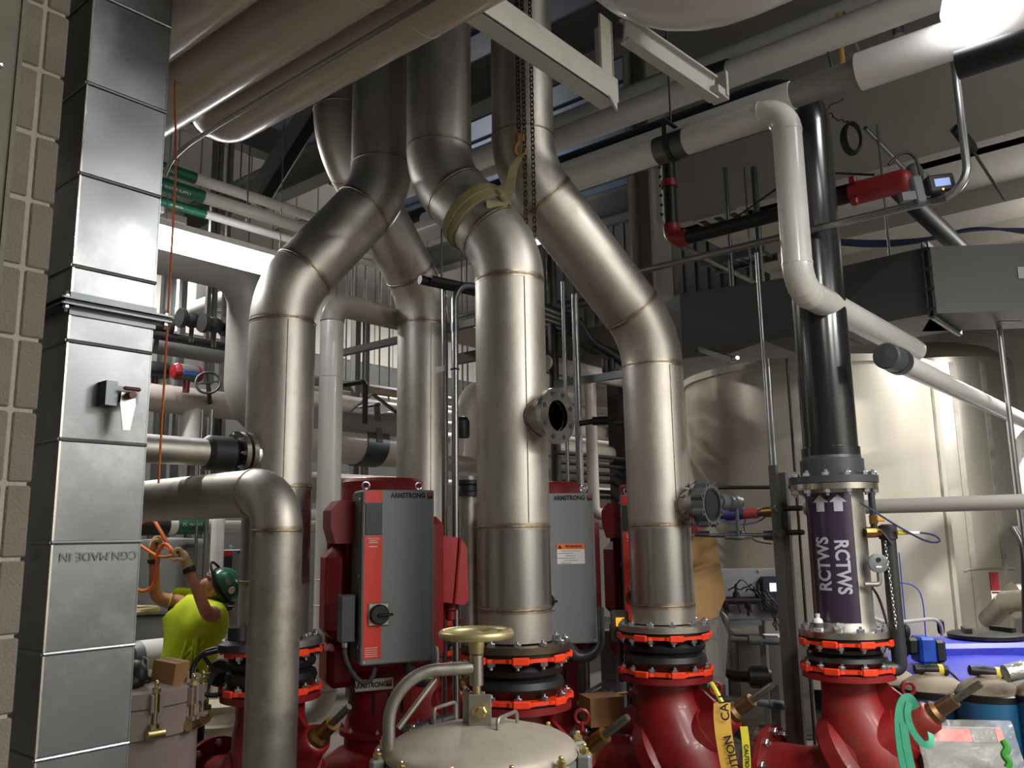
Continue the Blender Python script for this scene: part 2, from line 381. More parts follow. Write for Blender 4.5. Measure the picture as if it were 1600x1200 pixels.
# flanged stubs pointing to the right front (-Y)
def stub(parent, pc, z, r, L, ro, th, m):
    a = V((pc.x, pc.y-RS*.8, z)); b = V((pc.x, pc.y-RS-L, z))
    n = 36; x, y, zz = frame(-AY)
    # open neck: outer and inner skin
    MB().lathe([(r-.012, .5*RS), (r, .5*RS), (r, RS+L), (r-.012, RS+L), (r-.012, .3*RS)], (pc.x, pc.y, z), -AY, n).build('stub_neck', M_SS, parent)
    sd = MB()  # saddle weld around the neck
    pts = []
    for k in range(41):
        a_ = 2*math.pi*k/40; X = (r+.004)*math.cos(a_); Z = (r+.004)*math.sin(a_)
        pts.append((pc.x+X, pc.y-math.sqrt(max(RS*RS-X*X, 0))-.002, z+Z))
    sd.tube(pts, .008, 8, False).build('saddle_weld', M_WELD, parent)
    f = flange(parent, (pc.x, b.y, z), -AY, ro, r-.012, th, m)
    MB().lathe([(r+.004, -.03), (r+.022, -.004), (r+.022, 0)], (pc.x, b.y, z), -AY, n).build('flange_hub', m, parent)
    MB().lathe([(r-.0125, .0), (r-.0125, .2), (0, .205)], (pc.x, b.y, z), AY, n).build('bore', mat('rusty_bore', (70, 58, 48), .7, .5, var=.3), parent)
    return b
s3 = p3 + V((0, 0, 0)); b3 = stub(r3, p3, 2.335, .098, .10, .155, .028, M_SSB)
hm = MB().lathe([(.0135, 0), (.0135, .002)], (0, 0, 0), AZ, 12).mesh('bolt_hole', M_HOLE)
for k in range(8):
    a = 2*math.pi*(k+.5)/8; inst(hm, 'bolt_hole', r3, (p3.x+.126*math.cos(a), b3.y-.0285, 2.335+.126*math.sin(a)), -AY)
b4 = stub(r4, p4, 1.865, .092, .09, .15, .024, M_SSB)
# butterfly valve on the right stub
bv = thing('butterfly_valve', 'dull grey lugged butterfly valve bolted to the stub of the rightmost bare riser', 'valve', (p4.x, b4.y-.06, 1.73))
vc = V((p4.x, b4.y-.025, 1.865))
n = 64; lug = []; inn = []
for i in range(n):
    a = 2*math.pi*i/n; r = .125 + .026*max(0, math.cos(8*(a-math.pi/8)))**.5 if math.cos(8*(a-math.pi/8)) > 0 else .125
    lug.append((r*math.cos(a), r*math.sin(a))); inn.append((.09*math.cos(a), .09*math.sin(a)))
x, y, z = frame(-AY)
M_VG = mat('grey_valve_paint', (86, 90, 92), .38, .2, var=.08, vscale=12)
MB().ring(lug, inn, vc, x, y, .07).build('valve_body', M_VG, bv)
MB().lathe([(.103, .07), (.103, .076), (.088, .076), (.086, .0)], vc, -AY, 36).build('seat_ring', M_RUB, bv)
MB().lathe([(.0, .02), (.05, .024), (.087, .034), (.087, .042), (.0, .06)], vc, -AY, 30).build('disc', mat('bronze_disc', (120, 100, 76), .4, .9, var=.2), bv)
for k in range(8):
    a = 2*math.pi*(k+.5)/8; q = V((vc.x+.131*math.cos(a), vc.y-.071, vc.z+.131*math.sin(a)))
    inst(hm, 'bolt_hole', bv, q, -AY, .8); inst(ME_BOLTS, 'bolt', bv, q+V((0, .1+.026, 0)), AY)
MB().tube([vc+V((.1, -.035, .02)), vc+V((.30, -.035, .02))], .03, 16).lathe([(.045, 0), (.055, .02), (.055, .07), (.03, .09)], vc+V((.16, -.035, .02)), AX, 18).build('neck', M_VG, bv)
gb = V((vc.x+.36, vc.y-.03, vc.z+.02))
MB().ell(gb, .075, .06, .06).lathe([(.05, -.08), (.05, .08)], gb, AX, 16).build('gear_box', M_VG, bv)
MB().tube([gb+V((.0, -.03, -.03)), gb+V((.0, -.03, -.22))], .012, 10).build('spindle', M_VG, bv)
wc = gb+V((0, -.03, -.23)); MB().tube([wc+V((.08*math.cos(2*math.pi*k/20), .08*math.sin(2*math.pi*k/20), 0)) for k in range(21)], .012, 8).box(wc, .15, .016, .014).box(wc, .016, .15, .014).build('handwheel', M_VG, bv)
# ---- right riser: black plastic pipe on a flanged steel spool
p5 = P(1316, 930, 5.3); p5.z = 0; R5 = .17
def vz(u, v, q): # height at which the vertical through q appears at image row v
    r = ray(u, v); return EYE.z + r.z*(((q.x-EYE.x)*FH.x+(q.y-EYE.y)*FH.y)/r.dot(FH))
z5f = vz(1300, 757, p5); z5b = vz(1318, 992, p5)
k5 = thing('black_riser', 'tall glossy black plastic pipe dropping from the ceiling on the right', 'pipe', (p5.x, p5.y, z5f))
MB().tube(fil([(p5.x, p5.y, z5f+.17), (p5.x, p5.y, vz(1258, 146, p5)), (p5.x, p5.y+6, vz(1258, 146, p5))], .26), R5-.006, 40).build('pipe_spool', M_BLACK, k5)
MB().lathe([(R5+.004, .155), (R5+.004, .225), (R5-.004, .228)], (p5.x, p5.y, z5f), AZ, 40).build('coupling_band', M_BLACK, k5)
MB().lathe([(R5+.018, .04), (R5+.018, .15), (R5+.006, .155), (R5+.002, .19)], (p5.x, p5.y, z5f), AZ, 40).build('coupling', M_GPVC, k5)
RF5 = .262
flange(k5, (p5.x, p5.y, z5f+.003), AZ, RF5, R5-.03, .042, M_GPVC)
s5 = thing('steel_spool', 'flanged stainless pipe wearing the purple RCTWS label under the black pipe', 'pipe', (p5.x, p5.y, z5b))
flange(s5, (p5.x, p5.y, z5f-.036), AZ, RF5-.006, R5-.03, .036, M_SSB)
MB().lathe([(R5+.014, z5f-.036), (R5+.012, z5f-.042), (R5, z5f-.056), (R5, z5b+.09), (R5+.012, z5b+.06), (R5+.028, z5b+.03)], (p5.x, p5.y, 0), AZ, 40).build('pipe_spool', M_SS2, s5)
flange(s5, (p5.x, p5.y, z5b), AZ, RF5+.004, R5-.03, .036, M_SSB)
for k in range(12):
    a = 2*math.pi*(k+.35)/12; q = V((p5.x+(RF5-.03)*math.cos(a), p5.y+(RF5-.03)*math.sin(a), 0))
    inst(ME_BOLT, 'bolt', k5, q+V((0, 0, z5f+.045)), AZ, .85); inst(ME_BOLT, 'nut', s5, q+V((0, 0, z5f-.036)), -AZ, .9)
    inst(ME_BOLT, 'bolt', s5, q+V((0, 0, z5b+.036)), AZ, .85)
# purple wrap label with lettering and arrows, following the pipe
def arcpt(a, z, r): return V((p5.x + r*math.cos(a), p5.y + r*math.sin(a), z))
aim = math.atan2(-p5.y, -p5.x)               # towards the viewer
za, zb_ = z5f-.058, z5b+.055
a0, a1 = aim - R_(96), aim + R_(26)          # picture left is -, right is +
a0, a1 = aim - R_(80), aim + R_(33)
vs_, fs = [], []
NA = 28
for j, z in enumerate((zb_, za)):
    for i in range(NA+1): vs_.append(arcpt(a0+(a1-a0)*i/NA, z, R5+.0025))
for i in range(NA): fs.append((i, i+1, NA+2+i, NA+1+i))
M_PURP = mat('purple_label', (52, 40, 60), .2, 0, coat=.4, var=.03)
MB().add(vs_, fs).build('label', M_PURP, s5, label='dark purple wrap label reading RCTWS with two arrows')
M_LETT = mat('label_lettering', (176, 172, 184), .3, 0)
def text_mesh(body, size, name='lettering', extrude=0.0, offset=0.0, align='CENTER', sp=1.0, xs=1.0):
    c = bpy.data.curves.new(name, 'FONT'); c.body = body; c.size = size; c.extrude = extrude; c.offset = offset
    c.align_x = align; c.align_y = 'CENTER'; c.space_character = sp; c.resolution_u = 3
    o = bpy.data.objects.new(name, c); COL.objects.link(o); bpy.context.view_layer.update()
    dg = bpy.context.evaluated_depsgraph_get(); me = bpy.data.meshes.new_from_object(o.evaluated_get(dg)); me.name = name
    bpy.data.objects.remove(o); bpy.data.curves.remove(c)
    if xs != 1.0:
        for v in me.vertices: v.co.x *= xs
    return me
def put_text(body, size, m, parent, o, X, Y, name='lettering', **kw):
    me = text_mesh(body, size, name, **kw); o = V(o); X = V(X).normalized(); Y = V(Y).normalized(); Z = X.cross(Y)
    pts = [o + X*v.co.x + Y*v.co.y + Z*v.co.z - worg(parent) for v in me.vertices]
    for v, p in zip(me.vertices, pts): v.co = p
    me.materials.clear(); me.materials.append(m); ob = bpy.data.objects.new(name, me); COL.objects.link(ob); ob.parent = parent
    return ob
def wrap_mesh(me, m, parent, ac, zc, flip, name):
    """bends a flat drawing (x along the pipe, y across) onto the pipe's skin"""
    import bmesh
    bq = bmesh.new(); bq.from_mesh(me)
    ys = [v.co.y for v in bq.verts]; lo_, hi_ = min(ys), max(ys)
    for k in range(1, 14):
        bmesh.ops.bisect_plane(bq, geom=bq.verts[:]+bq.edges[:]+bq.faces[:], plane_co=(0, lo_+(hi_-lo_)*k/14, 0), plane_no=(0, 1, 0))
    bmesh.ops.triangulate(bq, faces=bq.faces); bq.to_mesh(me); bq.free(); org = worg(parent)
    for v in me.vertices:
        a_, c_ = (v.co.x, v.co.y) if not flip else (-v.co.x, -v.co.y)
        v.co = arcpt(ac - c_/R5, zc + a_, R5+.0042) - org
    me.materials.clear(); me.materials.append(m); ob = bpy.data.objects.new(name, me); COL.objects.link(ob); ob.parent = parent
def wrap_text(body, size, m, parent, ac, zc, flip, name='lettering', xs=1.0):
    wrap_mesh(text_mesh(body, size, name, offset=size*.03, xs=xs), m, parent, ac, zc, flip, name)
# lettering along the purple label: one column reads upwards, the other downwards
zt = vz(1285, 868, p5)
wrap_text('RCTWS', .108, M_LETT, s5, aim - R_(30), vz(1285, 880, p5), False, xs=.86)
wrap_text('RCTWS', .108, M_LETT, s5, aim + R_(5), vz(1305, 884, p5), True, xs=.86)
for an in (-29, 6):
    me = bpy.data.meshes.new('arrow'); me.from_pydata([(0, -.025, 0), (.055, -.025, 0), (.055, -.05, 0), (.1, 0, 0), (.055, .05, 0), (.055, .025, 0), (0, .025, 0)], [], [(0, 1, 5, 6), (2, 3, 4, 5, 1)])
    wrap_mesh(me, M_LETT, s5, aim + R_(an), vz(1285, 800, p5), False, 'arrow')
# ================================================================ galvanised duct at the left
DX0, DX1, DY0, DY1 = 1.05, 1.31, 2.617, 3.15
dq = V((DX0, DY0, 0))
du = thing('galvanised_duct', 'tall galvanised steel air duct standing by the block wall, with a damper handle', 'duct', ((DX0+DX1)/2, (DY0+DY1)/2, .3))
sv = [1300, 1188, 1022, 848, 686, 532, 415, 271, 130, -10, -160, -320, -500]
zs = [vz(100, v, dq) for v in sv]
rnd = random.Random(7)
for z0, z1 in zip(zs, zs[1:]):
    m_ = MB(); nx, nz = 6, 8; tl = rnd.uniform(-.002, .002); bl = rnd.uniform(.0015, .005)
    vs_ = []
    for j in range(nz+1):
        for i in range(nx+1):
            u_, w_ = i/nx, j/nz; b_ = bl*math.sin(math.pi*u_)*math.sin(math.pi*w_)
            vs_.append((DX0+.003+(DX1-DX0-.006)*u_, DY0 - b_ + tl*(w_-.5)*math.sin(math.pi*u_), z0+.003+(z1-z0-.006)*w_))
    m_.add(vs_, [(j*(nx+1)+i, j*(nx+1)+i+1, (j+1)*(nx+1)+i+1, (j+1)*(nx+1)+i) for j in range(nz) for i in range(nx)])
    m_.build('front_panel', M_GALV, du, ang=60)
    MB().box((DX0, (DY0+DY1)/2, (z0+z1)/2), .004, DY1-DY0, z1-z0-.004).box((DX1, (DY0+DY1)/2, (z0+z1)/2), .004, DY1-DY0, z1-z0-.004).box(((DX0+DX1)/2, DY1, (z0+z1)/2), DX1-DX0, .004, z1-z0-.004).build('side_panel', M_GALV, du)
    MB().tube([(DX0-.004, DY1, z0), (DX0-.004, DY0-.003, z0)], .005, 8).tube([(DX0-.004, DY0-.003, z0), (DX1, DY0-.003, z0)], .006, 8).build('seam', M_GALV, du)
MB().box((DX0, DY0, (zs[0]+zs[-1])/2), .006, .006, zs[-1]-zs[0]).build('corner_glint', M_SSB, du)  # lit edge of the corner, put into a brighter steel strip
zf = vz(110, 474, dq)
fl = MB()
for dz in (-.009, .009):
    fl.box(((DX0+DX1)/2+.005, DY0-.018, zf+dz), DX1-DX0+.08, .04, .006).box((DX0-.018, (DY0+DY1)/2, zf+dz), .04, DY1-DY0+.07, .006)
fl.box(((DX0+DX1)/2, DY0-.004, zf), DX1-DX0+.01, .01, .07)
fj = fl.build('flange_joint', M_GALVD, du)
MB().box(((DX0+DX1)/2+.003, DY0-.014, zf), DX1-DX0+.06, .03, .01).box((DX0-.014, (DY0+DY1)/2, zf), .03, DY1-DY0+.05, .01).build('sealant', M_RUB, du)
for q in ((DX0-.02, DY0-.02), (DX1+.03, DY0-.02)):
    inst(ME_BOLTS, 'bolt', du, (q[0], q[1], zf-.012), -AZ, .7); inst(ME_BOLTS, 'bolt', du, (q[0], q[1], zf+.012), AZ, .6)
# damper quadrant with its handle
hq = PY(178, 622, DY0)
dm = MB().box((hq.x-.035, DY0-.03, hq.z+.005), .035, .06, .075).box((hq.x-.0, DY0-.055, hq.z+.005), .1, .004, .05).build('quadrant', M_GALVD, du)
MB().prism([(-.022, .03), (.02, .03), (.024, -.005), (.011, -.085), (-.011, -.085), (-.024, -.005)], (hq.x+.012, DY0-.07, hq.z-.02), AX, AZ, -.004).build('handle', M_SSB, du)
MB().box((hq.x+.015, DY0-.085, hq.z+.02), .055, .014, .012, bev=.005).lathe([(.012, 0), (.012, .03)], (hq.x+.012, DY0-.07, hq.z+.0), -AY, 12).build('wing_nut', mat('brown_plastic', (92, 52, 40), .5), du)
# stencilled dotted print, upside down (mill marking of the sheet)
def dots(body, size, o, X, Y, parent, m):
    me = text_mesh(body, size, 'stencil'); o = V(o)
    vs2 = [o + V(X)*v.co.x + V(Y)*v.co.y - worg(parent) for v in me.vertices]
    for v, p in zip(me.vertices, vs2): v.co = p
    me.materials.clear(); me.materials.append(m); ob = bpy.data.objects.new('stencil', me); COL.objects.link(ob); ob.parent = parent
M_STEN = mat('stencil_ink', (112, 114, 114), .5, .6)
tq = PY(138, 869, DY0-.006)
dots('CGN.MADE IN', .036, (tq.x+.035, DY0-.0065, tq.z), -AX, -AZ, du, M_STEN)
dots('U.S.', .036, (DX0-.0065, DY0+.12, tq.z), AY, -AZ, du, M_STEN)
# ================================================================ overhead jacketed pipes (run along Y)
def run(nm, label, cat, path, r, m, R=.3, n=32, group=None, joints=(), jm=None, seg=10):
    t = thing(nm, label, cat, path[0], group)
    pp = fil(path, R, seg) if R else [V(p) for p in path]
    MB().tube(pp, r, n).build('pipe_jacket', m, t)
    return t
def band(t, a, b, f, w_, r, m, nm='joint_band'):
    a, b = V(a), V(b); c = a.lerp(b, f); d = (b-a).normalized()
    MB().lathe([(r-.004, -w_/2), (r+.003, -w_/2), (r+.003, w_/2), (r-.004, w_/2)], c, d, 32).build(nm, m, t)
al = run('insulated_pipe', 'glossy cream jacketed pipe overhead, nearest the galvanised duct', 'pipe', [(1.47, -1.5, 3.74), (1.47, 4.6, 3.74)], .15, M_CREAM, 0)
be = run('insulated_pipe', 'glossy cream jacketed pipe overhead, second from the galvanised duct', 'pipe', [(1.79, -1.5, 3.74), (1.79, 4.6, 3.74)], .152, M_CREAM, 0)
ga = run('insulated_pipe', 'glossy cream jacketed pipe overhead with rounded end, passing before the bare risers', 'pipe', [(2.09, .2, 3.74), (2.09, 3.72, 3.74), (2.09, 3.72, 5.2)], .135, M_CREAM, .24)
for t_, x_, r_ in ((al, 1.47, .15), (be, 1.79, .152), (ga, 2.09, .135)):
    for f in (.3, .62): band(t_, (x_, .2, 3.74), (x_, 3.4, 3.74), f, .012, r_-.001, M_CREAM)
c1_ = [PZ(258, 272, 3.45), PZ(270, 245, 3.5), (1.94, 3.5, 3.585), (1.94, -.5, 3.585)]
solo('conduit', MB().tube(smooth(c1_, 2), .011, 10), M_COND, 'thin grey conduit running along the lowest cream overhead pipe and dropping behind the duct', 'conduit')
# hanger trapeze under them
hg = thing('pipe_hanger', 'steel channel and rods carrying the cream overhead pipes', 'pipe hanger', (1.75, .2, 3.56))
MB().bar((1.25, .25, 3.565), (2.3, .25, 3.565), .04, .04).build('channel', M_GALVD, hg)
for x_ in (1.29, 2.27): MB().tube([(x_, .25, 3.54), (x_, .25, ZC-.03)], .008, 8).build('rod', M_COND, hg)
# ================================================================ big white elbow at the top
q0 = PZ(990, -42, 4.6)
bw = run('insulated_pipe', 'big white jacketed pipe elbow hanging from the top, above the white steel angle', 'pipe', [V((q0.x, q0.y-4.5, 4.6)), q0, (q0.x, q0.y, 7.25)], .44, M_WHITE, .54, 40)
# ================================================================ white painted steel angles
sa = thing('steel_angle', 'white painted steel angle brace crossing in front of the middle risers', 'steel beam', P(970, 140, 3.9))
e0, e1 = PZ(730, -22, 3.88), PZ(972, 140, 3.88)
e0.y = e1.y = 2.12
def angle_beam(t, a, b, leg, th, m, side):
    a, b = V(a), V(b)
    MB().bar(a, b, th, leg).build('upright_leg', m, t); 
    d = (b-a).normalized(); s_ = d.cross(AZ).normalized()*side
    MB().bar(a - AZ*(leg/2-th/2) + s_*leg/2*.8, b - AZ*(leg/2-th/2) + s_*leg/2*.8, leg*.8, th).build('flat_leg', m, t)
angle_beam(sa, e0-V((.5, 0, 0)), e1, .125, .012, M_STEELW, -1)
MB().box((e1.x-.03, e1.y+.05, e1.z+.17), .012, .1, .40).box((e1.x-.08, e1.y+.006, e1.z+.17), .1, .012, .40).build('upright_angle', M_STEELW, sa)
MB().prism([(0, 0), (-.07, 0), (0, -.06)], (e1.x-.02, e1.y-.01, e1.z-.055), AX, AZ, -.01).build('gusset', M_STEELW, sa)
sb = thing('steel_channel', 'white painted steel channel slanting down to the pipe clamps at upper right', 'steel beam', P(1110, 130, 4.6))
a_, b_ = P(975, 45, 4.3), P(1115, 140, 4.75)
MB().bar(a_, b_, .012, .14).build('web_plate', M_STEELW, sb)
for s_ in (-1, 1): MB().bar(a_+AZ*.068*s_, b_+AZ*.068*s_, .07, .012).build('flange_plate', M_STEELW, sb)
MB().box(b_+V((.03, 0, -.02)), .14, .1, .05).box(b_+V((.07, 0, .05)), .03, .12, .16).build('end_bracket', M_STEELW, sb)
# dark diagonal brace and grey beams, upper left
db = thing('steel_brace', 'dark diagonal steel brace under the cream pipes, left of the bare risers', 'steel beam', P(400, 300, 7))
a_, b_ = P(392, 315, 7.4), P(560, 46, 7.4)
MB().bar(a_, b_, .16, .1).build('web_plate', M_STEELG, db); MB().bar(a_+V((.06, -.05, -.04)), b_+V((.06, -.05, -.04)), .03, .13).build('flange_plate', M_DARK, db)
gbm = thing('steel_beam', 'grey steel beam high at upper left behind the diagonal brace', 'steel beam', P(330, 230, 8.2))
a_, b_ = P(150, 120, 8.0), P(620, 285, 9.4); b_.z = a_.z; b_.y = a_.y
MB().bar(a_, b_, .02, .32).build('web_plate', M_STEELG, gbm)
for s_ in (-1, 1): MB().bar(a_+AZ*.16*s_, b_+AZ*.16*s_, .2, .025).build('flange_plate', M_STEELG, gbm)
# long roof beams (far, running along Y)
for k, (x_, z_, lb) in enumerate(((5.6, 5.9, 'grey roof beam high between the two right bare risers'), (9.8, 6.3, 'farthest grey roof beam, over the dark ribbed sheeting'))):
    bt = thing('roof_beam', lb, 'steel beam', (x_, 4, z_-.2))
    MB().box((x_, 4.2, z_), .02, 17, .4).build('web_plate', M_STEELG, bt)
    for s_ in (-1, 1): MB().box((x_, 4.2, z_+.2*s_), .22, 17, .025).build('flange_plate', M_STEELG, bt)
# twin white pipes far behind (upper middle to right), with clamps
def pix_pipe(nm, label, u0, v0, u1, v1, x, r, m, ext0=0, ext1=0, **kw):
    a, b = PX(u0, v0, x), PX(u1, v1, x); z = (a.z+b.z)/2; a.z = b.z = z; a.y += ext0; b.y -= ext1
    return run(nm, label, 'pipe', [a, b], r, m, 0, **kw), a, b
t1, a1_, b1_ = pix_pipe('insulated_pipe', 'upper of two parallel white pipes at the upper right', 1120, 100, 1400, -5, 6.3, .115, M_WHITE, 4.5, 3)
t2, a2_, b2_ = pix_pipe('insulated_pipe', 'lower of two parallel white pipes at the upper right', 1145, 112, 1430, 8, 6.05, .11, M_WHITE, 2.2, 3)
band(t2, PX(1108, 125, 6.05), PX(1135, 116, 6.05), .5, .22, .113, M_GALVD, 'saddle')
t3, a3_, b3_ = pix_pipe('insulated_pipe', 'grey jacketed pipe passing behind the chain, above the white pipe', 880, 185, 1040, 135, 6.7, .1, M_BEIGE, 5, .3)
t4, a4_, b4_ = pix_pipe('insulated_pipe', 'grey jacketed pipe just below its twin behind the chain', 875, 215, 1060, 152, 6.45, .105, M_BEIGE, 1.2, .3)
# front white pipe: along Y, elbow down, elbow away along X
wd = 4.85
wv = P(1237, 300, wd); rw = .088
zt_ = PX(1100, 212, wv.x).z; zb_ = vz(1240, 452, wv)
far = PX(880, 290, wv.x)
w_end = PY(1428, 536, wv.y-.0)
wp = thing('insulated_pipe', 'white jacketed pipe dropping in front of the black riser and bending away right', 'pipe', (wv.x, wv.y, zb_))
pth = fil([(wv.x, YB-.03, zt_), (wv.x, wv.y, zt_), (wv.x, wv.y, zb_), (w_end.x, wv.y, zb_)], .155, 12)
MB().tube(pth[:1]+pth[1:14], rw, 36).build('pipe_jacket', M_WHITE, wp); MB().tube(pth[13:15], rw-.001, 36).build('pipe_jacket', M_WHITE, wp)
MB().tube(pth[14:], rw, 36).build('pipe_jacket', M_CREAMW if 'M_CREAMW' in globals() else M_WHITE, wp)
for q_, d_ in ((pth[1], AY), (pth[13], AZ), (pth[14], AZ), (pth[26], AX), (V((w_end.x-.18, wv.y, zb_)), AX)):
    MB().lathe([(rw-.004, -.006), (rw+.003, -.006), (rw+.003, .006), (rw-.004, .006)], q_, d_, 32).build('joint_band', M_WHITE, wp)
for k in range(5): # ridged wrap on the lower elbow
    q_ = pth[17+k*2]; d_ = (pth[18+k*2]-pth[16+k*2]); MB().lathe([(rw-.002, -.003), (rw+.002, 0), (rw-.002, .003)], q_, d_, 30).build('elbow_ridge', M_WHITE, wp)
sg = PX(1050, 226, wv.x); MB().lathe([(rw-.004, -.11), (rw+.004, -.11), (rw+.004, .11), (rw-.004, .11)], (wv.x, sg.y, zt_), AY, 36).build('saddle', M_GALVD, wp)
# clevis hanger on it
ch = thing('clevis_hanger', 'dark iron clevis hanger on a rod holding the white pipe saddle', 'pipe hanger', (wv.x, sg.y, zt_))
hp = [V((wv.x+(rw+.012)*math.cos(R_(a)), sg.y, zt_+(rw+.012)*math.sin(R_(a)))) for a in range(-180, 1, 15)]
for q_ in ([V((wv.x-rw-.012, sg.y, zt_+.16))]+hp+[V((wv.x+rw+.012, sg.y, zt_+.16))],):
    for a, b in zip(q_, q_[1:]): MB().bar(a, b, .032, .006, up=V((wv.x, sg.y, zt_))-a).build('strap', M_DARK, ch)
MB().bar((wv.x-rw-.02, sg.y, zt_+.16), (wv.x+rw+.02, sg.y, zt_+.16), .03, .01).build('yoke', M_DARK, ch)
MB().tube([(wv.x, sg.y, zt_+.16), (wv.x, sg.y, ZC-.01)], .007, 8).build('rod', M_DARK, ch)
# second pipe behind it, with a bare grey stretch
xw = 4.96; aA, aB, aC, aD = PX(1065, 210, xw), PX(1238, 140, xw), PX(1342, 106, xw), PX(1600, 22, xw); zz_ = (aA.z+aD.z)/2
bb = thing('insulated_pipe', 'white pipe with bare grey stretch behind the top of black riser', 'pipe', (xw, aD.y, zz_))
MB().tube([(xw, aA.y+2.5, zz_), (xw, aB.y, zz_)], .09, 36).build('pipe_jacket', M_WHITE, bb)
MB().tube([(xw, aB.y+.02, zz_), (xw, aC.y-.02, zz_)], .082, 36).build('bare_pipe', mat('dull_grey_pipe', (130, 128, 122), .5, .3, var=.12, vscale=8), bb)
MB().tube([(xw, aC.y, zz_), (xw, aC.y-2.2, zz_)], .112, 36).build('pipe_jacket', M_WHITE, bb)
# ================================================================ lower white pipe continuing right behind the joint
c0 = PY(1385, 556, wv.y-.35); c1_ = PY(1610, 655, wv.y-.35); zc_ = c0.z
lw = thing('insulated_pipe', 'white pipe with grey clamp running off the right edge, below the bent one', 'pipe', (c0.x, c0.y, zc_))
MB().tube([c0, (14.98, c0.y, zc_)], .066, 32).build('pipe_jacket', M_WHITE, lw)
MB().lathe([(0, -.02), (.07, -.012), (.078, .0), (.078, .17), (.07, .175)], c0, AX, 32).build('end_cap', M_GPVC, lw)
MB().lathe([(.079, .17), (.082, .17), (.082, .26), (.079, .26)], c0, AX, 32).build('clamp', M_GALVD, lw)
# ================================================================ rectangular grey duct, upper right
pC = P(1452, 437, 6.3); zd0, zd1 = vz(1452, 490, pC), vz(1452, 386, pC); HD = zd1-zd0; zc_d = (zd0+zd1)/2
def along_(p, ax_, u1):
    t = 0.0
    for _ in range(40):
        f = pix(p+ax_*t)[0]-u1; g = (pix(p+ax_*(t+.01))[0]-u1-f)/.01; t -= max(-1, min(1, f/g))
    return p+ax_*t
pB = along_(pC, AY, 1192); pA = P(1064, 500, 7.5); pD = pC + RT*3.2 - FH*.25
gd = thing('grey_duct', 'long dull grey rectangular air duct hanging at the right with a flanged joint', 'duct', (pC.x, pC.y, zd0))
M_DUCT = mat('grey_duct_sheet', (62, 64, 63), .5, .1, var=.08, vscale=3, bump=.03, bscale=4)
WD = .75
def duct_piece(nm, a, b, back):
    a, b, back = V(a), V(b), V(back); o = [a, b, b+back, a+back]
    mb = MB().add([V((p.x, p.y, z)) for z in (zd0, zd1) for p in o], [(3, 2, 1, 0), (4, 5, 6, 7), (0, 1, 5, 4), (1, 2, 6, 5), (2, 3, 7, 6), (3, 0, 4, 7)])
    return mb.build(nm, M_DUCT, gd)
bk = AX*WD
duct_piece('duct_section', pA, pB, V((WD*.35, .45, 0))); 
pm1 = V((pB.x+.05, (pB.y+pC.y)/2+.1, 0))
duct_piece('duct_section', pB, pm1, bk); duct_piece('duct_section', pm1, pC, bk); duct_piece('duct_section', pC, pD, FH*.6+RT*.2)
for q_ in (pm1,):
    MB().box((q_.x+WD/2-.004, q_.y, zc_d), WD+.02, .008, HD+.012).build('seam', M_DUCT, gd)
MB().box((pC.x+WD/2, pC.y+.02, zc_d), WD+.07, .012, HD+.07).box((pC.x+WD/2, pC.y-.02, zc_d), WD+.07, .012, HD+.07).build('flange_joint', M_GALVD, gd)
for dz in (-.9, -.3, .3, .9):
    MB().box((pC.x-.03, pC.y, zc_d+dz*HD/2), .012, .06, .025).build('clip', M_DARK, gd)
MB().tube([(pC.x-.01, pC.y, zd0-.03), (pC.x+WD+.05, pC.y, zd0-.03)], .014, 8).build('bottom_bar', M_GALVD, gd)
stc = pC.lerp(pD, .225); stc.z = zc_d+.03; stn = (-FH-RT*.078).normalized(); stx = AZ.cross(stn)
MB().box(stc+stn*.004, .14, .006, .09, (stx, stn, AZ)).build('sticker', mat('grey_sticker', (150, 152, 150), .5), gd)
put_text('C4', .03, M_INK, gd, stc+stn*.009+stx*.02, stx, AZ)
MB().box(pC+RT*.75+FH*.3+AZ*(zd0-pC.z-.002), .16, .05, .004, (RT, FH, AZ)).build('bottom_sticker', M_GREYD, gd)
sp = PX(1462, 462, pC.x-.01); 
# hanger rods and strut under it
for k, (u_, v0_, v1_, d_, lb) in enumerate(((1392, 335, 500, 6.6, 'thin threaded rod hanging in front of the grey duct, just right of the black riser'), (1570, 515, 655, 6.8, 'shiny rod standing below the grey duct near the right edge'))):
    q_ = P(u_, (v0_+v1_)/2, d_); solo('hanger_rod', MB().tube([(q_.x, q_.y, vz(u_, v1_, q_) if k == 0 else 0), (q_.x, q_.y, ZBK if k == 0 else zd0)], .011 if k == 0 else .02, 10), M_COND, lb, 'hanger rod')
q_ = PX(1052, 540, 6.9); st = thing('strut_channel', 'shiny steel strut channel poking out below the left end of the grey duct', 'strut channel', P(1140, 552, 6.9))
a_, b_ = P(1068, 538, 7.75), P(1146, 562, 6.9); MB().bar(a_, b_, .045, .045).build('channel', M_COND, st); MB().tube([a_+AZ*.02, V((a_.x, a_.y, zd0))], .008, 8).build('rod', M_COND, st); MB().tube([b_, b_+V((-.05, -.06, 0))], .018, 8).build('bolt', M_BOLT, st)
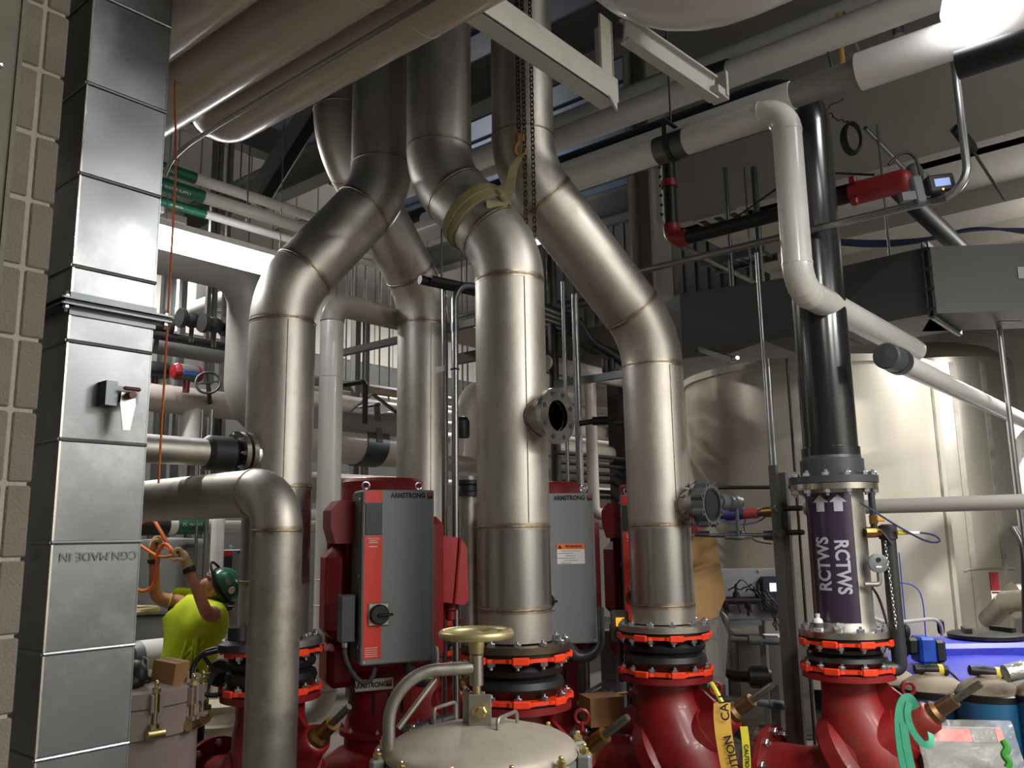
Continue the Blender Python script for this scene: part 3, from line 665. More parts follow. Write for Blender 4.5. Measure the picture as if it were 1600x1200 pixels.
# ================================================================ tanks behind
M_TANK = mat('tank_steel', (172, 168, 158), .33, .9, var=.06, vscale=1.5, rvar=.06, stretch=(1, 1, .25))
M_TANKW = mat('tank_satin', (206, 200, 186), .36, .55, var=.05, vscale=1.2, rvar=.06, stretch=(1, 1, .25))
def tank(label, c, r, z0, z1, m, head, seams):
    t = thing('storage_tank', label, 'tank', (c.x, c.y, 0))
    MB().lathe([(r, z0), (r, z1)], (c.x, c.y, 0), AZ, 72).build('shell', m, t)
    if head: MB().lathe([(r, z1), (r+.008, z1), (r+.008, z1+.02), (r*.97, z1+.09), (r*.8, z1+.24), (r*.5, z1+.36), (.0, z1+.42)], (c.x, c.y, 0), AZ, 72).build('dished_head', m, t)
    else: MB().lathe([(r+.03, z1-.04), (r+.03, z1+.03), (r-.02, z1+.03), (0, z1+.12)], (c.x, c.y, 0), AZ, 72).build('top_rim', m, t)
    dv = math.atan2(-c.y, -c.x)
    for an in seams:
        a = dv+R_(an); p_ = V((c.x+r*math.cos(a), c.y+r*math.sin(a), (z0+z1)/2)); n_ = V((math.cos(a), math.sin(a), 0))
        MB().box(p_, .012, .07, z1-z0-.1, (n_, n_.cross(AZ)*-1, AZ)).build('seam_strip', M_SS2, t)
    return t
tA = P(1265, 700, 9.4); zA = vz(1250, 560, P(1250, 560, 8.1))
tkA = tank('large satin steel tank behind the black riser, brightly lit at its right', tA, 1.32, .25, zA, M_TANKW, False, (66,))
for k in range(4):
    a = k*math.pi/2+.6; MB().box((tA.x+1.1*math.cos(a), tA.y+1.1*math.sin(a), .13), .14, .14, .26).build('leg', M_SS2, tkA)
tB = P(1446, 700, 12.2); zB = vz(1460, 560, P(1460, 560, 11.0))
tkB = tank('shiny steel tank with a domed head, standing farthest right behind the blue drum', tB, 1.2, .25, zB, M_TANK, True, (20, 40))
for k in range(4):
    a = k*math.pi/2+.6; MB().box((tB.x+1.0*math.cos(a), tB.y+1.0*math.sin(a), .13), .14, .14, .26).build('leg', M_SS2, tkB)
q_ = P(1383, 580, 8.2); pr_ = [P(1356, 570, 8.2), P(1362, 578, 8.2), P(1405, 577, 8.2), P(1412, 571, 8.2)]
solo('grab_rail', MB().tube([pr_[0]+FH*.3]+pr_+[pr_[3]+FH*.3], .009, 8), M_SS2, 'small bent grab rail high on the bright side of satin tank', 'grab rail')
# grey horizontal pipe crossing the tanks behind the spool
gx = p5.x+.42; hpz = PX(1475, 788, gx)
solo('grey_pipe', MB().tube([(gx, p5.y+.35, hpz.z), (gx, -4.99, hpz.z)], .046, 24), mat('grey_pvc_light', (168, 164, 158), .4), 'light grey plastic pipe running level to the right edge behind the purple labelled spool', 'pipe')
# ================================================================ rubber expansion joints and red combination valves
def lug_outline(ro, rv, n=96, k=8):
    o = []
    for i in range(n):
        a = 2*math.pi*i/n; c = math.cos(k*a)
        o.append(((ro if c > -.2 else rv)*math.cos(a), (ro if c > -.2 else rv)*math.sin(a)))
    return o
def circ(r, n=96): return [(r*math.cos(2*math.pi*i/n), r*math.sin(2*math.pi*i/n)) for i in range(n)]
ME_LUG = MB().box((0, 0, 0), .02, .09, .04, bev=.006).mesh('ring_lug', M_ORG)
def joint(nm, label, c, rp, rf, zt, zb, detail=True, spool=None):
    """zt: underside of the upper steel flange, zb: top of the red flange"""
    t = thing(nm, label, 'pipe joint', (c.x, c.y, zb), 'red ringed rubber joints under the risers')
    ra = rf-.03
    for z, th in ((zt-.04, .02), (zb+.012, .02)):
        MB().ring(lug_outline(rf, rf-.014), circ(rp+.012), (c.x, c.y, z), AX, AY, th).build('retaining_ring', M_ORG, t)
        for k in range(8):
            a = 2*math.pi*k/8; inst(ME_LUG, 'ring_lug', t, (c.x+(rf-.004)*math.cos(a), c.y+(rf-.004)*math.sin(a), z+th/2), AZ, 1, (math.cos(a), math.sin(a), 0))
    h = zt-zb
    MB().lathe([(rp, .004), (rf-.02, .004), (rf-.02, .011), (rp+.02, .03), (rp+.045, h*.22), (rp+.06, h*.32), (rp+.05, h*.44), (rp+.02, h*.5), (rp+.045, h*.56), (rp+.052, h*.66), (rp+.03, h*.76), (rp+.014, h-.045), (rf-.02, h-.018), (rf-.02, h-.004), (rp, h-.004)], (c.x, c.y, zb), AZ, 40, True).build('bellows', M_RUB, t)
    for k in range(12):
        a = 2*math.pi*(k+.4)/12; q = V((c.x+ra*math.cos(a), c.y+ra*math.sin(a), 0))
        inst(ME_BOLT, 'bolt', t, q+V((0, 0, zb+.033)), AZ, .8)
        inst(ME_BOLT, 'nut', t, q+V((0, 0, zt-.041)), -AZ, .85)
    return t
def rect_tube(*a): pass
def valve(nm, label, c, zf, rf, rp, m, stem_m, oy=.55, axis_dir=1):
    """angle valve: flange on top at zf, outlet flange towards +Y, stem towards -Y and up"""
    t = thing(nm, label, 'valve', (c.x, c.y, .02))
    def L(y, z): return V((c.x, c.y+y, z))
    MB().ring(circ(rf, 72), circ(rp-.05, 72), (c.x, c.y, zf-.036), AX, AY, .036).build('flange', m, t)
    pth = smooth([L(0, zf-.03), L(0, zf-.12), L(-.01, zf-.24), L(-.06, zf-.40), L(-.13, zf-.56), L(-.16, zf-.70)], 2)
    b = MB().tube(pth, [rp-.008 + .075*min(1, max(0, (zf-.14-p.z)/.32)) for p in pth], 40)
    b.build('body', m, t, ang=60)
    ax = V((0, -.81, .586)); rc = L(-.03, zf-.50); off = ax
    MB().lathe([(.20, -.09), (.285, -.07), (.30, -.05), (.30, -.01), (.30, .035), (.28, .05), (.24, .07), (.18, .2), (.13, .34)], rc, ax, 44).build('bonnet_ring', m, t, ang=35)
    MB().tube([L(-.1, .235), L(.12, .235), L(.3, .235), L(oy, .235)], [.2, .2, .165, .165], 36).build('outlet', m, t, ang=50)
    MB().ring(circ(.262, 60), circ(.12, 60), L(oy, .235), AX, -AZ, .034).build('flange', m, t)
    for k in range(10):
        a = 2*math.pi*(k+.5)/10; inst(ME_BOLT, 'bolt', t, L(oy-.0, .235)+V((.228*math.cos(a), -.002, .228*math.sin(a))), -AY, .9)
    bs = rc + ax*.33
    MB().lathe([(.15, -.08), (.105, .05), (.088, .12), (.085, .17), (.068, .185)], bs, ax, 28).build('boss', m, t, ang=50)
    # rib between neck and boss
    MB().prism([(-.17, zf-.05), (-.20, zf-.045), (-.36, zf-.16), (-.40, zf-.26), (-.1, zf-.4)], (c.x-.012, c.y, 0), AY, AZ, .024).build('rib', m, t)
    MB().lathe([(.062, .17), (.062, .215), (.042, .235), (.04, .34), (.0, .34)], bs, ax, 24).build('gland', stem_m, t, ang=35)
    MB().lathe([(.02, .30), (.02, .50), (.016, .51), (0, .51)], bs, ax, 16).build('stem', M_BOLTD, t, ang=35)
    return t, bs, ax
M_BOLTD = mat('worn_steel', (120, 116, 108), .4, .9, var=.15, vscale=30)
for (c, rp, rf, zt, zb, lb) in ((p3, RS, .30, 1.085, .83, 'middle'), (p4, RS, .29, 1.085, .83, 'right'), (p1, RS, .285, 1.085, .83, 'left'), (p2, RS, .285, 1.085, .83, 'back')):
    pass
def riser_flange(t, c, rf, z0, m):
    f = flange(t, (c.x, c.y, z0), AZ, rf, RS-.03, .036, m)
    for k in range(12):
        a = 2*math.pi*(k+.4)/12; inst(ME_BOLT, 'bolt', t, (c.x+(rf-.03)*math.cos(a), c.y+(rf-.03)*math.sin(a), z0+.036), AZ, .8)
M_OLDF = mat('brown_steel_flange', (96, 84, 68), .45, .9, var=.2, vscale=20)
riser_flange(r3, p3, .30, 1.085, M_OLDF); riser_flange(r4, p4, .292, 1.085, M_SS2); riser_flange(r1, p1, .285, 1.085, M_SS2); riser_flange(r2, p2, .285, 1.085, M_SS2)
joint('expansion_joint', 'red ringed rubber joint behind the handwheel, under the middle bare riser', p3, RS, .302, 1.085, .82)
joint('expansion_joint', 'red ringed rubber joint under the rightmost bare steel riser', p4, RS, .294, 1.085, .82)
joint('expansion_joint', 'red ringed rubber joint under the leftmost bare riser, behind the low steel elbow pipe', p1, RS, .288, 1.085, .82)
joint('expansion_joint', 'red ringed rubber joint under the farthest bare riser, beside the red junction box', p2, RS, .288, 1.085, .82)
z5r = vz(1318, 1047, p5)
joint('expansion_joint', 'red ringed rubber joint under the purple labelled spool', p5, R5, RF5+.008, z5b, z5r)
v3, _, _ = valve('combination_valve', 'red angle valve with brass stem, behind the steel lid, under the middle riser', p3, .82, .298, RS, M_RED, M_BRASS)
v4, bs4, ax4 = valve('combination_valve', 'red angle valve hung with yellow caution tape, under the rightmost bare riser', p4, .82, .29, RS, M_RED, mat('tan_brass', (118, 92, 66), .45, .8, var=.15, vscale=20))
v1, _, _ = valve('combination_valve', 'red valve under the leftmost bare riser, beside the worker', p1, .82, .285, RS, M_RED, M_BRASS)
v5, bs5, ax5 = valve('combination_valve', 'dusty red angle valve with looped green strap, under the purple labelled spool', p5, z5r, RF5, R5, M_DRED, mat('tan_brass', (118, 92, 66), .45, .8), .5)
v2, _, _ = valve('combination_valve', 'red valve under the farthest bare riser, mostly hidden by pumps', p2, .82, .285, RS, M_RED, M_BRASS)
# stainless pipe stub beyond the right valve's outlet
for v_, c_, lb in ((v5, p5, 'stainless pipe stub bolted behind the outlet of the dusty red valve'), (v4, p4, 'stainless pipe stub bolted behind the outlet of the tape hung valve')):
    oy = .5 if v_ is v5 else .55
    sp_ = thing('steel_stub', lb, 'pipe', (c_.x, c_.y+oy+.2, .06))
    MB().ring(circ(.264, 60), circ(.12, 60), (c_.x, c_.y+oy+.035, .235), AX, -AZ, .034).build('flange', M_SSB, sp_)
    MB().lathe([(.15, .034), (.15, .09), (.14, .1), (.14, .18)], (c_.x, c_.y+oy, .235), AY, 32).build('pipe_spool', M_SS2, sp_)
# red eye bolts on the valves
def eye(parent, q, r, m, X, nm='eye_bolt', th=.01):
    X = V(X).normalized(); q = V(q)
    MB().tube([q + AZ*(r+.01) + (X*math.cos(2*math.pi*k/18) + AZ*math.sin(2*math.pi*k/18))*r for k in range(19)], th, 8, False).tube([q-AZ*.02, q+AZ*.02], th*1.2, 8).build(nm, m, parent)
eye(v5, (p5.x, p5.y-.33, z5r-.12), .035, M_RED, RT); eye(v4, (p4.x, p4.y-.34, .82-.11), .035, M_RED, RT); eye(v3, (p3.x+.1, p3.y-.36, .82-.11), .035, M_RED, RT)
# ================================================================ the upright pumps with grey controllers
M_RSTR = mat('orange_red_stripe', (222, 58, 44), .45); M_DISP = mat('dark_display', (56, 62, 66), .25)
M_MOT = mat('motor_red', (124, 11, 16), .5, 0, var=.06, vscale=6, bump=.05, bscale=70)
M_STAIN = mat('silver_plate', (176, 172, 164), .35, .7)
def rot2(v, a): v = V(v); v.rotate(Matrix.Rotation(a, 3, 'Z')); return v
def emblem(parent, o, X, Y, s, Z):
    MB().box(V(o), s, s, .0025, (X, Y, Z), bev=.001).build('emblem', M_INK, parent)
    MB().prism([(-s*.36, s*.4), (-s*.36, -.05*s), (-s*.16, .12*s), (0, -.08*s), (.16*s, .12*s), (s*.36, -.05*s), (s*.36, s*.4)], V(o)+Z*.0013, X, Y, .0012).build('emblem_flame', M_RSTR, parent)
def pump(label, ax_, front_u, face, group='upright red pumps with grey controllers', full=True, boxd=.33, boxoff=.0, mr=.32):
    """ax_: motor axis on the floor; face: turn of the controller's front about Z from facing the viewer squarely"""
    t = thing('upright_pump', label, 'pump', (ax_.x, ax_.y, .02))
    n = rot2(-FH, face); X = rot2(RT, face); Y = AZ; c = V((ax_.x, ax_.y, 0))
    def Q(x, f, z): return c + X*x + n*f + AZ*z
    # casing, bracket, motor
    MB().lathe([(.2, .02), (.2, .05), (.26, .08), (.36, .14), (.38, .24), (.36, .33), (.27, .4), (.22, .42), (.22, .5)], c, AZ, 40).build('casing', M_MOT, t, ang=50)
    MB().box(c+AZ*.01, .56, .56, .06, (X, n, AZ), bev=.01).build('base_foot', M_DARK, t)
    MB().lathe([(.25, .5), (.25, .53), (.2, .54), (.2, .875), (.25, .89), (.25, .90)], c, AZ, 40).build('bracket', M_MOT, t)
    for k in range(8):
        a = 2*math.pi*k/8; inst(ME_BOLTS, 'bolt', t, c+V((.235*math.cos(a), .235*math.sin(a), .53)), AZ, .9)
    sl = MB()
    for x_ in (-.09, 0, .09): sl.box(Q(x_, math.sqrt(.2**2-x_**2)+.0, .70), .012, .012, .13, (X, n, AZ))
    sl.build('bracket_slot', M_HOLE, t)
    MB().lathe([(.25, .88), (.30, .9), (mr, .93), (mr, 1.80), (mr-.01, 1.86)], c, AZ, 44).build('motor', M_MOT, t)
    fin = MB()
    for k in range(30):
        a = 2*math.pi*k/30; d_ = V((math.cos(a), math.sin(a), 0)); fin.box(c+d_*(mr+.012)+AZ*1.35, .03, .008, .82, (d_, V((-d_.y, d_.x, 0)), AZ))
    fin.build('cooling_fins', M_MOT, t)['kind'] = 'stuff'
    MB().lathe([(mr-.01, 1.84), (mr-.06, 1.87), (mr-.065, 2.0), (mr-.055, 2.045), (mr-.075, 2.065), (mr-.2, 2.075), (0, 2.08)], c, AZ, 44).build('fan_cowl', M_MOT, t, ang=40)
    # side shroud
    MB().prism([(0, .1), (.03, .0), (.16, .0), (.17, .25), (.05, .26), (0, .2)], Q(-mr-.075, .05, 1.66), X, AZ, .24).build('cowl_ear', M_MOT, t)
    MB().box(Q(-mr+.005, .08, 1.36), .16, .3, .58, (X, n, AZ), bev=.075).build('side_shroud', M_MOT, t)
    MB().box(Q(-mr+.04, .02, .93), .18, .3, .26, (X, n, AZ), bev=.04).build('side_shroud', M_MOT, t)
    MB().box(Q(mr-.03, .08, 1.37), .14, .3, .9, (X, n, AZ), bev=.05).build('side_shroud', M_MOT, t)
    # terminal box on the right
    if full:
        tb = MB().prism([(0, 0), (.16, -.03), (.19, .0), (.18, .34), (.14, .40), (.0, .42)], Q(mr+.03, -.06, 1.28), X, AZ, .22).build('terminal_box', mat('terminal_red', (158, 16, 20), .42, 0), t)
        MB().bar(Q(mr+.12, .165, 1.26), Q(mr+.16, .165, 1.68), .012, .016).build('lid_edge', M_MOT, tb)
        MB().lathe([(.035, 0), (.035, .05), (.05, .06), (.05, .1)], Q(mr+.13, .06, 1.16), AZ, 16).build('gland', M_MOT, tb)
    # controller cabinet
    z0, z1 = .965, 1.975; wd_, dp = .445, .24; fx = boxoff; ff = boxd
    def Bx(x, f, z): return Q(fx+x, ff+f, z)
    cab = MB().box(Bx(0, -dp/2, (z0+z1)/2), wd_, dp, z1-z0, (X, n, AZ), bev=.008).build('controller', M_GREY, t)
    sdm = MB().box(Bx(-wd_/2-.003, -dp/2-.01, (z0+z1)/2), .006, dp-.03, z1-z0-.03, (X, n, AZ)).build('side_cover', M_GREYD, cab)
    for z in (z0+.1, (z0+z1)/2, z1-.06): MB().lathe([(.014, 0), (.012, .005), (0, .007)], Bx(-wd_/2-.005, -.05, z), -X, 10).build('screw', M_BOLT, cab)
    for sx in (-1, 1): MB().lathe([(.01, 0), (.008, .004)], Bx(sx*(wd_/2-.02), 0, z0+.02), n, 10).build('screw', M_BOLT, cab)
    xs0, xs1 = -wd_/2+.012, -wd_/2+.118; xm = (xs0+xs1)/2
    for a, b in ((z1-.075, z1-.008), (z0+.035, z1-.272)): MB().box(Bx(xm, .001, (a+b)/2), xs1-xs0, .003, b-a, (X, n, AZ)).build('stripe', M_RSTR, cab)
    MB().box(Bx(xm, .003, z1-.173), xs1-xs0-.004, .008, .186, (X, n, AZ), bev=.003).build('display', M_DISP, cab)
    MB().box(Bx(xm, .003, z1-.080), xs1-xs0+.006, .01, .008, (X, n, AZ)).build('display_lip', M_GREYD, cab)
    MB().box(Bx(xm+.035, .008, z0+.285), .125, .012, .132, (X, n, AZ), bev=.006).build('switch_plate', M_STAIN, cab)
    MB().lathe([(.058, 0), (.058, .02), (.05, .032), (0, .032)], Bx(xm+.035, .014, z0+.285), n, 28).build('switch_knob', M_RUB, cab)
    MB().box(Bx(xm+.065, .054, z0+.285), .09, .026, .016, (X, n, AZ), bev=.005).build('switch_lever', M_RUB, cab)
    put_text('ARMSTRONG', .042, M_INK, cab, Bx(.055, .0025, z1-.035), X, AZ, offset=.002, xs=.84, sp=1.02)
    emblem(cab, Bx(.195, .002, z1-.036), X, AZ, .034, n)
    for j, (wj, zz) in enumerate(((.05, .30), (.055, .312), (.05, .335))): MB().box(Bx(xm, .003, z1-zz), wj, .001, .004, (X, n, AZ)).build('fine_print', M_PAPER, cab)
    put_text('Armstrong', .016, M_PAPER, cab, Bx(xm+.0, .004, z1-.287), X, AZ)
    for j in range(5): MB().box(Bx(xm-.005, .003, z0+.05+j*.012), .075, .001, .003, (X, n, AZ)).build('fine_print', M_PAPER, cab)
    for sx in (-.17, .17): eye(t, Bx(sx, -dp*.6, z1), .022, M_BOLT, X, 'lifting_eye', .006)
    # side relay box, its conduit, and the name plate on the bracket
    if full:
        rl = MB().box(Bx(-wd_/2-.065, -.1, z0+.265), .085, .1, .27, (X, n, AZ), bev=.006).build('relay_box', M_GPVC, t)
        MB().tube(smooth([Bx(-wd_/2-.07, -.1, z0+.13), Bx(-wd_/2-.07, -.1, z0+.03), Bx(-.21, -.06, z0-.11), Bx(-.14, -.04, z0-.09), Bx(-.12, -.06, z0+.005)], 3), .014, 10).build('flex_conduit', M_GPVC, t)
        MB().lathe([(.02, 0), (.02, .03)], Bx(-wd_/2-.07, -.1, z0+.10), AZ, 12).build('cable_gland', M_BOLT, t)
        MB().tube(smooth([Bx(.09, -.09, z0+.01), Bx(.1, -.07, z0-.1), Bx(.2, -.06, z0-.14), Bx(.3, -.2, z0-.05), Bx(.31, -.3, z0+.1)], 3), .034, 14).build('flex_conduit', M_GPVC, t)
    np_ = MB().box(Q(-.10, .232, .82), .235, .006, .066, (X, n, AZ)).build('name_plate', M_STAIN, t)
    MB().box(Q(-.09, .19, .82), .15, .08, .05, (X, n, AZ)).build('plate_boss', M_MOT, t)
    put_text('ARMSTRONG', .04, M_INK, np_, Q(-.125, .2355, .818), X, AZ, offset=.002, xs=.86, sp=1.02)
    emblem(np_, Q(-.01, .236, .82), X, AZ, .034, n)
    MB().box(Q(.05, .26, .22), .2, .1, .22, (X, n, AZ), bev=.02).build('seal_guard', M_MOT, t)
    return t, Bx, X, n, cab
ax2 = P(596, 900, 5.62); ax3 = P(856, 880, 6.35); axl = P(412, 900, 9.5); axr = P(1026, 900, 6.7)
pu2, _, _, _, _ = pump('red upright pump whose grey controller shows most fully, left of the middle riser', ax2, 624, R_(24), boxoff=-.02, boxd=.46)
pu3, Bx3, X3, n3, cab3 = pump('red upright pump with an orange warning label, partly behind the middle riser', ax3, 880, R_(2), boxoff=.075, boxd=.4, full=False)
wl_ = MB().box(Bx3(.055, .002, 1.56), .19, .002, .135, (X3, n3, AZ)).build('warning_label', M_PAPER, cab3)
MB().box(Bx3(.055, .0035, 1.61), .19, .002, .036, (X3, n3, AZ)).build('orange_header', mat('warning_orange', (238, 120, 40), .5), cab3)
put_text('WARNING', .024, M_INK, cab3, Bx3(.075, .006, 1.61), X3, AZ, offset=.0008)
MB().prism([(-.014, -.012), (.014, -.012), (0, .013)], Bx3(-.02, .005, 1.61), X3, AZ, .002).build('warning_triangle', M_INK, cab3)
for j in range(6): MB().box(Bx3(.055-.035*(j % 2), .0035, 1.58-.016*j), .13-.03*(j % 3), .0012, .003, (X3, n3, AZ)).build('fine_print', M_GREYD, cab3)
MB().box(Bx3(-.17, .002, 1.90), .05, .002, .018, (X3, n3, AZ)).build('sticker', M_PAPER, cab3)
pul, _, _, _, _ = pump('red upright pump far left behind the worker, only its striped controller edge showing', axl, 360, R_(6), boxoff=-.24, boxd=.38, full=False)
pul.scale = (.8, .8, .8)
pur, Bxr, Xr, nr, cabr = pump('red upright pump behind the rightmost bare riser, beside the cardboard sheet', axr, 1060, R_(-8), boxoff=-.03, boxd=.36, full=False)
# cardboard leaning on the right pump
cbq = P(1086, 900, 6.05)
cb = MB().prism([(0, .27), (.17, .26), (.22, -.15), (.15, -.28), (-.02, -.33), (-.03, .1)], cbq, (RT*.97+FH*.2).normalized(), AZ, -.008)
solo('cardboard_sheet', cb, M_CARD, 'tan cardboard sheet leaning beside the rightmost bare steel riser', 'cardboard')
# ================================================================ strainer with handwheel in the foreground
M_LID = mat('lid_paint', (164, 156, 142), .5, .15, var=.1, vscale=5, bump=.06, bscale=20, stain=(120, 108, 92), st_amt=.35, st_scale=4)
M_CAST = mat('grey_cast_paint', (128, 130, 128), .45, .3, var=.08, vscale=10)
sc_ = P(752, 1180, 3.72); RS_ = .40
zl = vz(752, 1160, sc_)-.03
fs_ = thing('basket_strainer', 'grey domed steel strainer lid in the foreground, under the brassy handwheel', 'strainer', (sc_.x, sc_.y, 0))
MB().lathe([(RS_-.05, .02), (RS_-.05, zl-.1), (RS_+.0, zl-.085), (RS_+.0, zl-.02), (RS_-.02, zl-.015)], (sc_.x, sc_.y, 0), AZ, 60).build('vessel', M_CAST, fs_)
MB().lathe([(RS_, zl-.012), (RS_+.004, zl), (RS_-.02, zl+.03), (RS_*.86, zl+.05), (RS_*.55, zl+.083), (RS_*.25, zl+.1), (0, zl+.104)], (sc_.x, sc_.y, 0), AZ, 60).build('lid', M_LID, fs_, ang=60)
lugm = MB().box((0, 0, -.045), .075, .085, .1, bev=.012).mesh('clamp_lug', M_CAST)
me_eyeb = MB().lathe([(.014, -.12), (.014, .05), (.011, .055)], (0, 0, 0), AZ, 12).lathe([(.03, .0), (.03, .006)], (0, 0, 0), AZ, 16).lathe([(.024, .007), (.024, .03), (.02, .034)], (0, 0, 0), AZ, 6).mesh('swing_bolt', M_GOLD, ang=25)
vdir = math.atan2(-sc_.y, -sc_.x)
for k in range(12):
    a = vdir + 2*math.pi*(k+.5)/12; q = V((sc_.x+(RS_+.028)*math.cos(a), sc_.y+(RS_+.028)*math.sin(a), zl))
    xd = (math.cos(a), math.sin(a), 0); inst(lugm, 'clamp_lug', fs_, q, AZ, .75, xd); inst(me_eyeb, 'swing_bolt', fs_, q, AZ, .75)
def handle(parent, a, b, h, m, r=.008):
    a, b = V(a), V(b); MB().tube(fil([a, a+AZ*h, b+AZ*h, b], .02, 5), r, 10).build('lift_handle', m, parent)
def onlid(u, v): return PZ(u, v, zl+.07)
handle(fs_, onlid(678, 1134), onlid(712, 1122), .07, M_SS2); handle(fs_, onlid(778, 1152), onlid(808, 1138), .07, M_SS2)
# davit arm, spindle and handwheel
dv_ = thing('davit', 'curved grey davit arm with a pale brass handwheel above the strainer lid', 'davit arm', (sc_.x, sc_.y, 0))
hb = P(743, 1030, 3.7); 
dbase = P(607, 1199, 3.62)
hb_ = V((sc_.x, sc_.y, 0)); hb_ = V((P(745, 1100, dep(sc_)).x, P(745, 1100, dep(sc_)).y, 0))
zarm = vz(735, 1043, hb_)
path = fil([V((dbase.x, dbase.y, .25)), V((dbase.x, dbase.y, zarm)), V((hb_.x, hb_.y, zarm))-(hb_-V((dbase.x, dbase.y, 0))).normalized()*.02], .20, 14)
MB().tube(path, .026, 20).build('arm', M_SS2, dv_)
ga_ = P(622, 1138, 3.62); gb_ = P(681, 1060, 3.7)
MB().tube([ga_, gb_], .012, 10).build('brace', M_SS2, dv_)
MB().lathe([(.03, -.07), (.03, .05), (.024, .055)], (hb_.x, hb_.y, zarm), AZ, 20).build('sleeve', M_SSB, dv_)
MB().lathe([(.0175, zl+.1), (.0175, zarm+.12)], (hb_.x, hb_.y, 0), AZ, 16).build('spindle', M_GOLD, dv_)
zw = vz(746, 990, hb_)
M_WHL = mat('handwheel_gold', (196, 184, 136), .42, .7, var=.12, vscale=14, bump=.05, bscale=60)
hw = MB().tube([V((hb_.x, hb_.y, zw)) + V((math.cos(2*math.pi*k/40), math.sin(2*math.pi*k/40), 0))*.142 for k in range(41)], .0185, 14, False)
hw.build('handwheel', M_WHL, dv_, ang=60)
MB().lathe([(.03, -.07), (.034, -.03), (.036, .01), (.02, .02), (0, .022)], (hb_.x, hb_.y, zw-.01), AZ, 20).build('hub', M_WHL, dv_)
for k in range(3):
    a = vdir + 2*math.pi*k/3+.35; MB().bar(V((hb_.x, hb_.y, zw-.012)), V((hb_.x+.14*math.cos(a), hb_.y+.14*math.sin(a), zw)), .035, .012).build('spoke', M_WHL, dv_)
yk = thing('lid_yoke', 'two steel plates with brass pivot bolt standing on the strainer lid', 'bracket', (hb_.x, hb_.y, zl+.09))
yc = V((hb_.x, hb_.y, zl+.16))
for s_ in (-1, 1): MB().box(yc + FH*.032*s_ + RT*.014*(s_ < 0) - RT*.014*(s_ > 0), .095, .008, .13, (RT, FH, AZ), bev=.003).build('plate', M_SS2, yk)
MB().lathe([(.0, -.05), (.02, -.05), (.02, .05), (0, .05)], yc, -FH, 16).build('pivot_pin', M_GOLD, yk)
MB().lathe([(.024, .036), (.024, .058), (.018, .062)], yc+RT*.02, -FH, 6).lathe([(.032, .034), (.032, .04)], yc+RT*.02, -FH, 18).build('pivot_nut', M_GOLD, yk, ang=25)
# ================================================================ low bare steel elbow pipe at the left
jq = P(428, 980, 4.2); rj = .122
zj = vz(428, 768, jq)
jp = thing('steel_elbow_pipe', 'bare stainless elbow pipe rising from the floor before the worker and turning left', 'pipe', (jq.x, jq.y, 0))
pth = fil([(jq.x, jq.y, .0), (jq.x, jq.y, zj), (jq.x, jq.y+2.1, zj)], .19, 14)
MB().tube(pth[:2], rj, 36).build('pipe_spool', M_SSBD if 'M_SSBD' in globals() else M_SS2, jp); MB().tube(pth[1:16], rj, 36).build('elbow', M_SS, jp); MB().tube(pth[15:], rj-.002, 36).build('pipe_spool', M_SS2, jp)
weld(jp, pth[1], AZ, rj, .02); weld(jp, pth[15], AY, rj, 0)
# ================================================================ strainer at the left, with its box
M_PINK = mat('taupe_paint', (148, 134, 126), .5, 0, var=.05, vscale=6)
lq = P(190, 1060, 5.0); RL = .445; zk = vz(215, 1062, lq)-.02
ls = thing('basket_strainer', 'taupe painted strainer vessel at lower left, beside the duct', 'strainer', (lq.x, lq.y, 0))
MB().lathe([(RL-.03, .02), (RL-.03, zk-.24), (RL, zk-.23), (RL, zk-.085), (RL-.006, zk-.082)], (lq.x, lq.y, 0), AZ, 60).build('vessel', M_PINK, ls)
MB().lathe([(RL-.004, zk-.08), (RL+.002, zk-.075), (RL+.002, zk), (RL-.02, zk+.012), (RL*.7, zk+.03), (0, zk+.05)], (lq.x, lq.y, 0), AZ, 60).build('lid', M_PINK, ls)
vd = math.atan2(-lq.y, -lq.x)
sb_ = MB().tube([(0, 0, -.2), (0, 0, .05)], .011, 10).lathe([(.022, .0), (.022, .02), (.017, .025)], (0, 0, .005), AZ, 6).ell((0, 0, .05), .013, .013, .016).mesh('swing_bolt', M_GOLD, ang=30)
lg_ = MB().box((0, -.022, -.05), .03, .016, .09).box((0, .022, -.05), .03, .016, .09).box((0, -.022, -.19), .05, .016, .07).box((0, .022, -.19), .05, .016, .07).box((-.02, 0, -.12), .012, .06, .2).mesh('clamp_lug', M_PINK)
for an in (-10, 22, 52, 66, 88, 118, 150, 180, 210, 240, 270, 310):
    a = vd + R_(an); q = V((lq.x+(RL+.015)*math.cos(a), lq.y+(RL+.015)*math.sin(a), zk)); xd = (math.cos(a), math.sin(a), 0)
    inst(lg_, 'clamp_lug', ls, q, AZ, 1, xd); inst(sb_, 'swing_bolt', ls, q, AZ, 1, xd)
    o = MB().lathe([(.028, -.045), (.028, .045)], q+V((0, 0, -.2))+V((.01*math.cos(a), .01*math.sin(a), 0)), (-math.sin(a), math.cos(a), 0), 14).build('lug_pin', M_GOLD, ls)
handle(ls, PZ(222, 1048, zk+.03), PZ(230, 1053, zk+.03), .08, M_SS2, .006)
bx = thing('cardboard_box', 'small brown cardboard box lying tilted on the taupe strainer lid', 'box', PZ(262, 1058, zk+.02))
bc = PZ(266, 1050, zk+.075)
bX = rot2(RT, R_(-16)) + AZ*-.13; bX.normalize(); bY = AZ.cross(bX).normalized(); bZ = bX.cross(bY)
MB().box(bc, .145, .12, .125, (bX, bY, bZ)).build('carton', mat('brown_carton', (150, 112, 72), .8), bx)
MB().box(bc+bZ*.0635, .14, .004, .001, (bX, bY, bZ)).build('flap_joint', mat('carton_edge', (110, 80, 50), .8), bx)
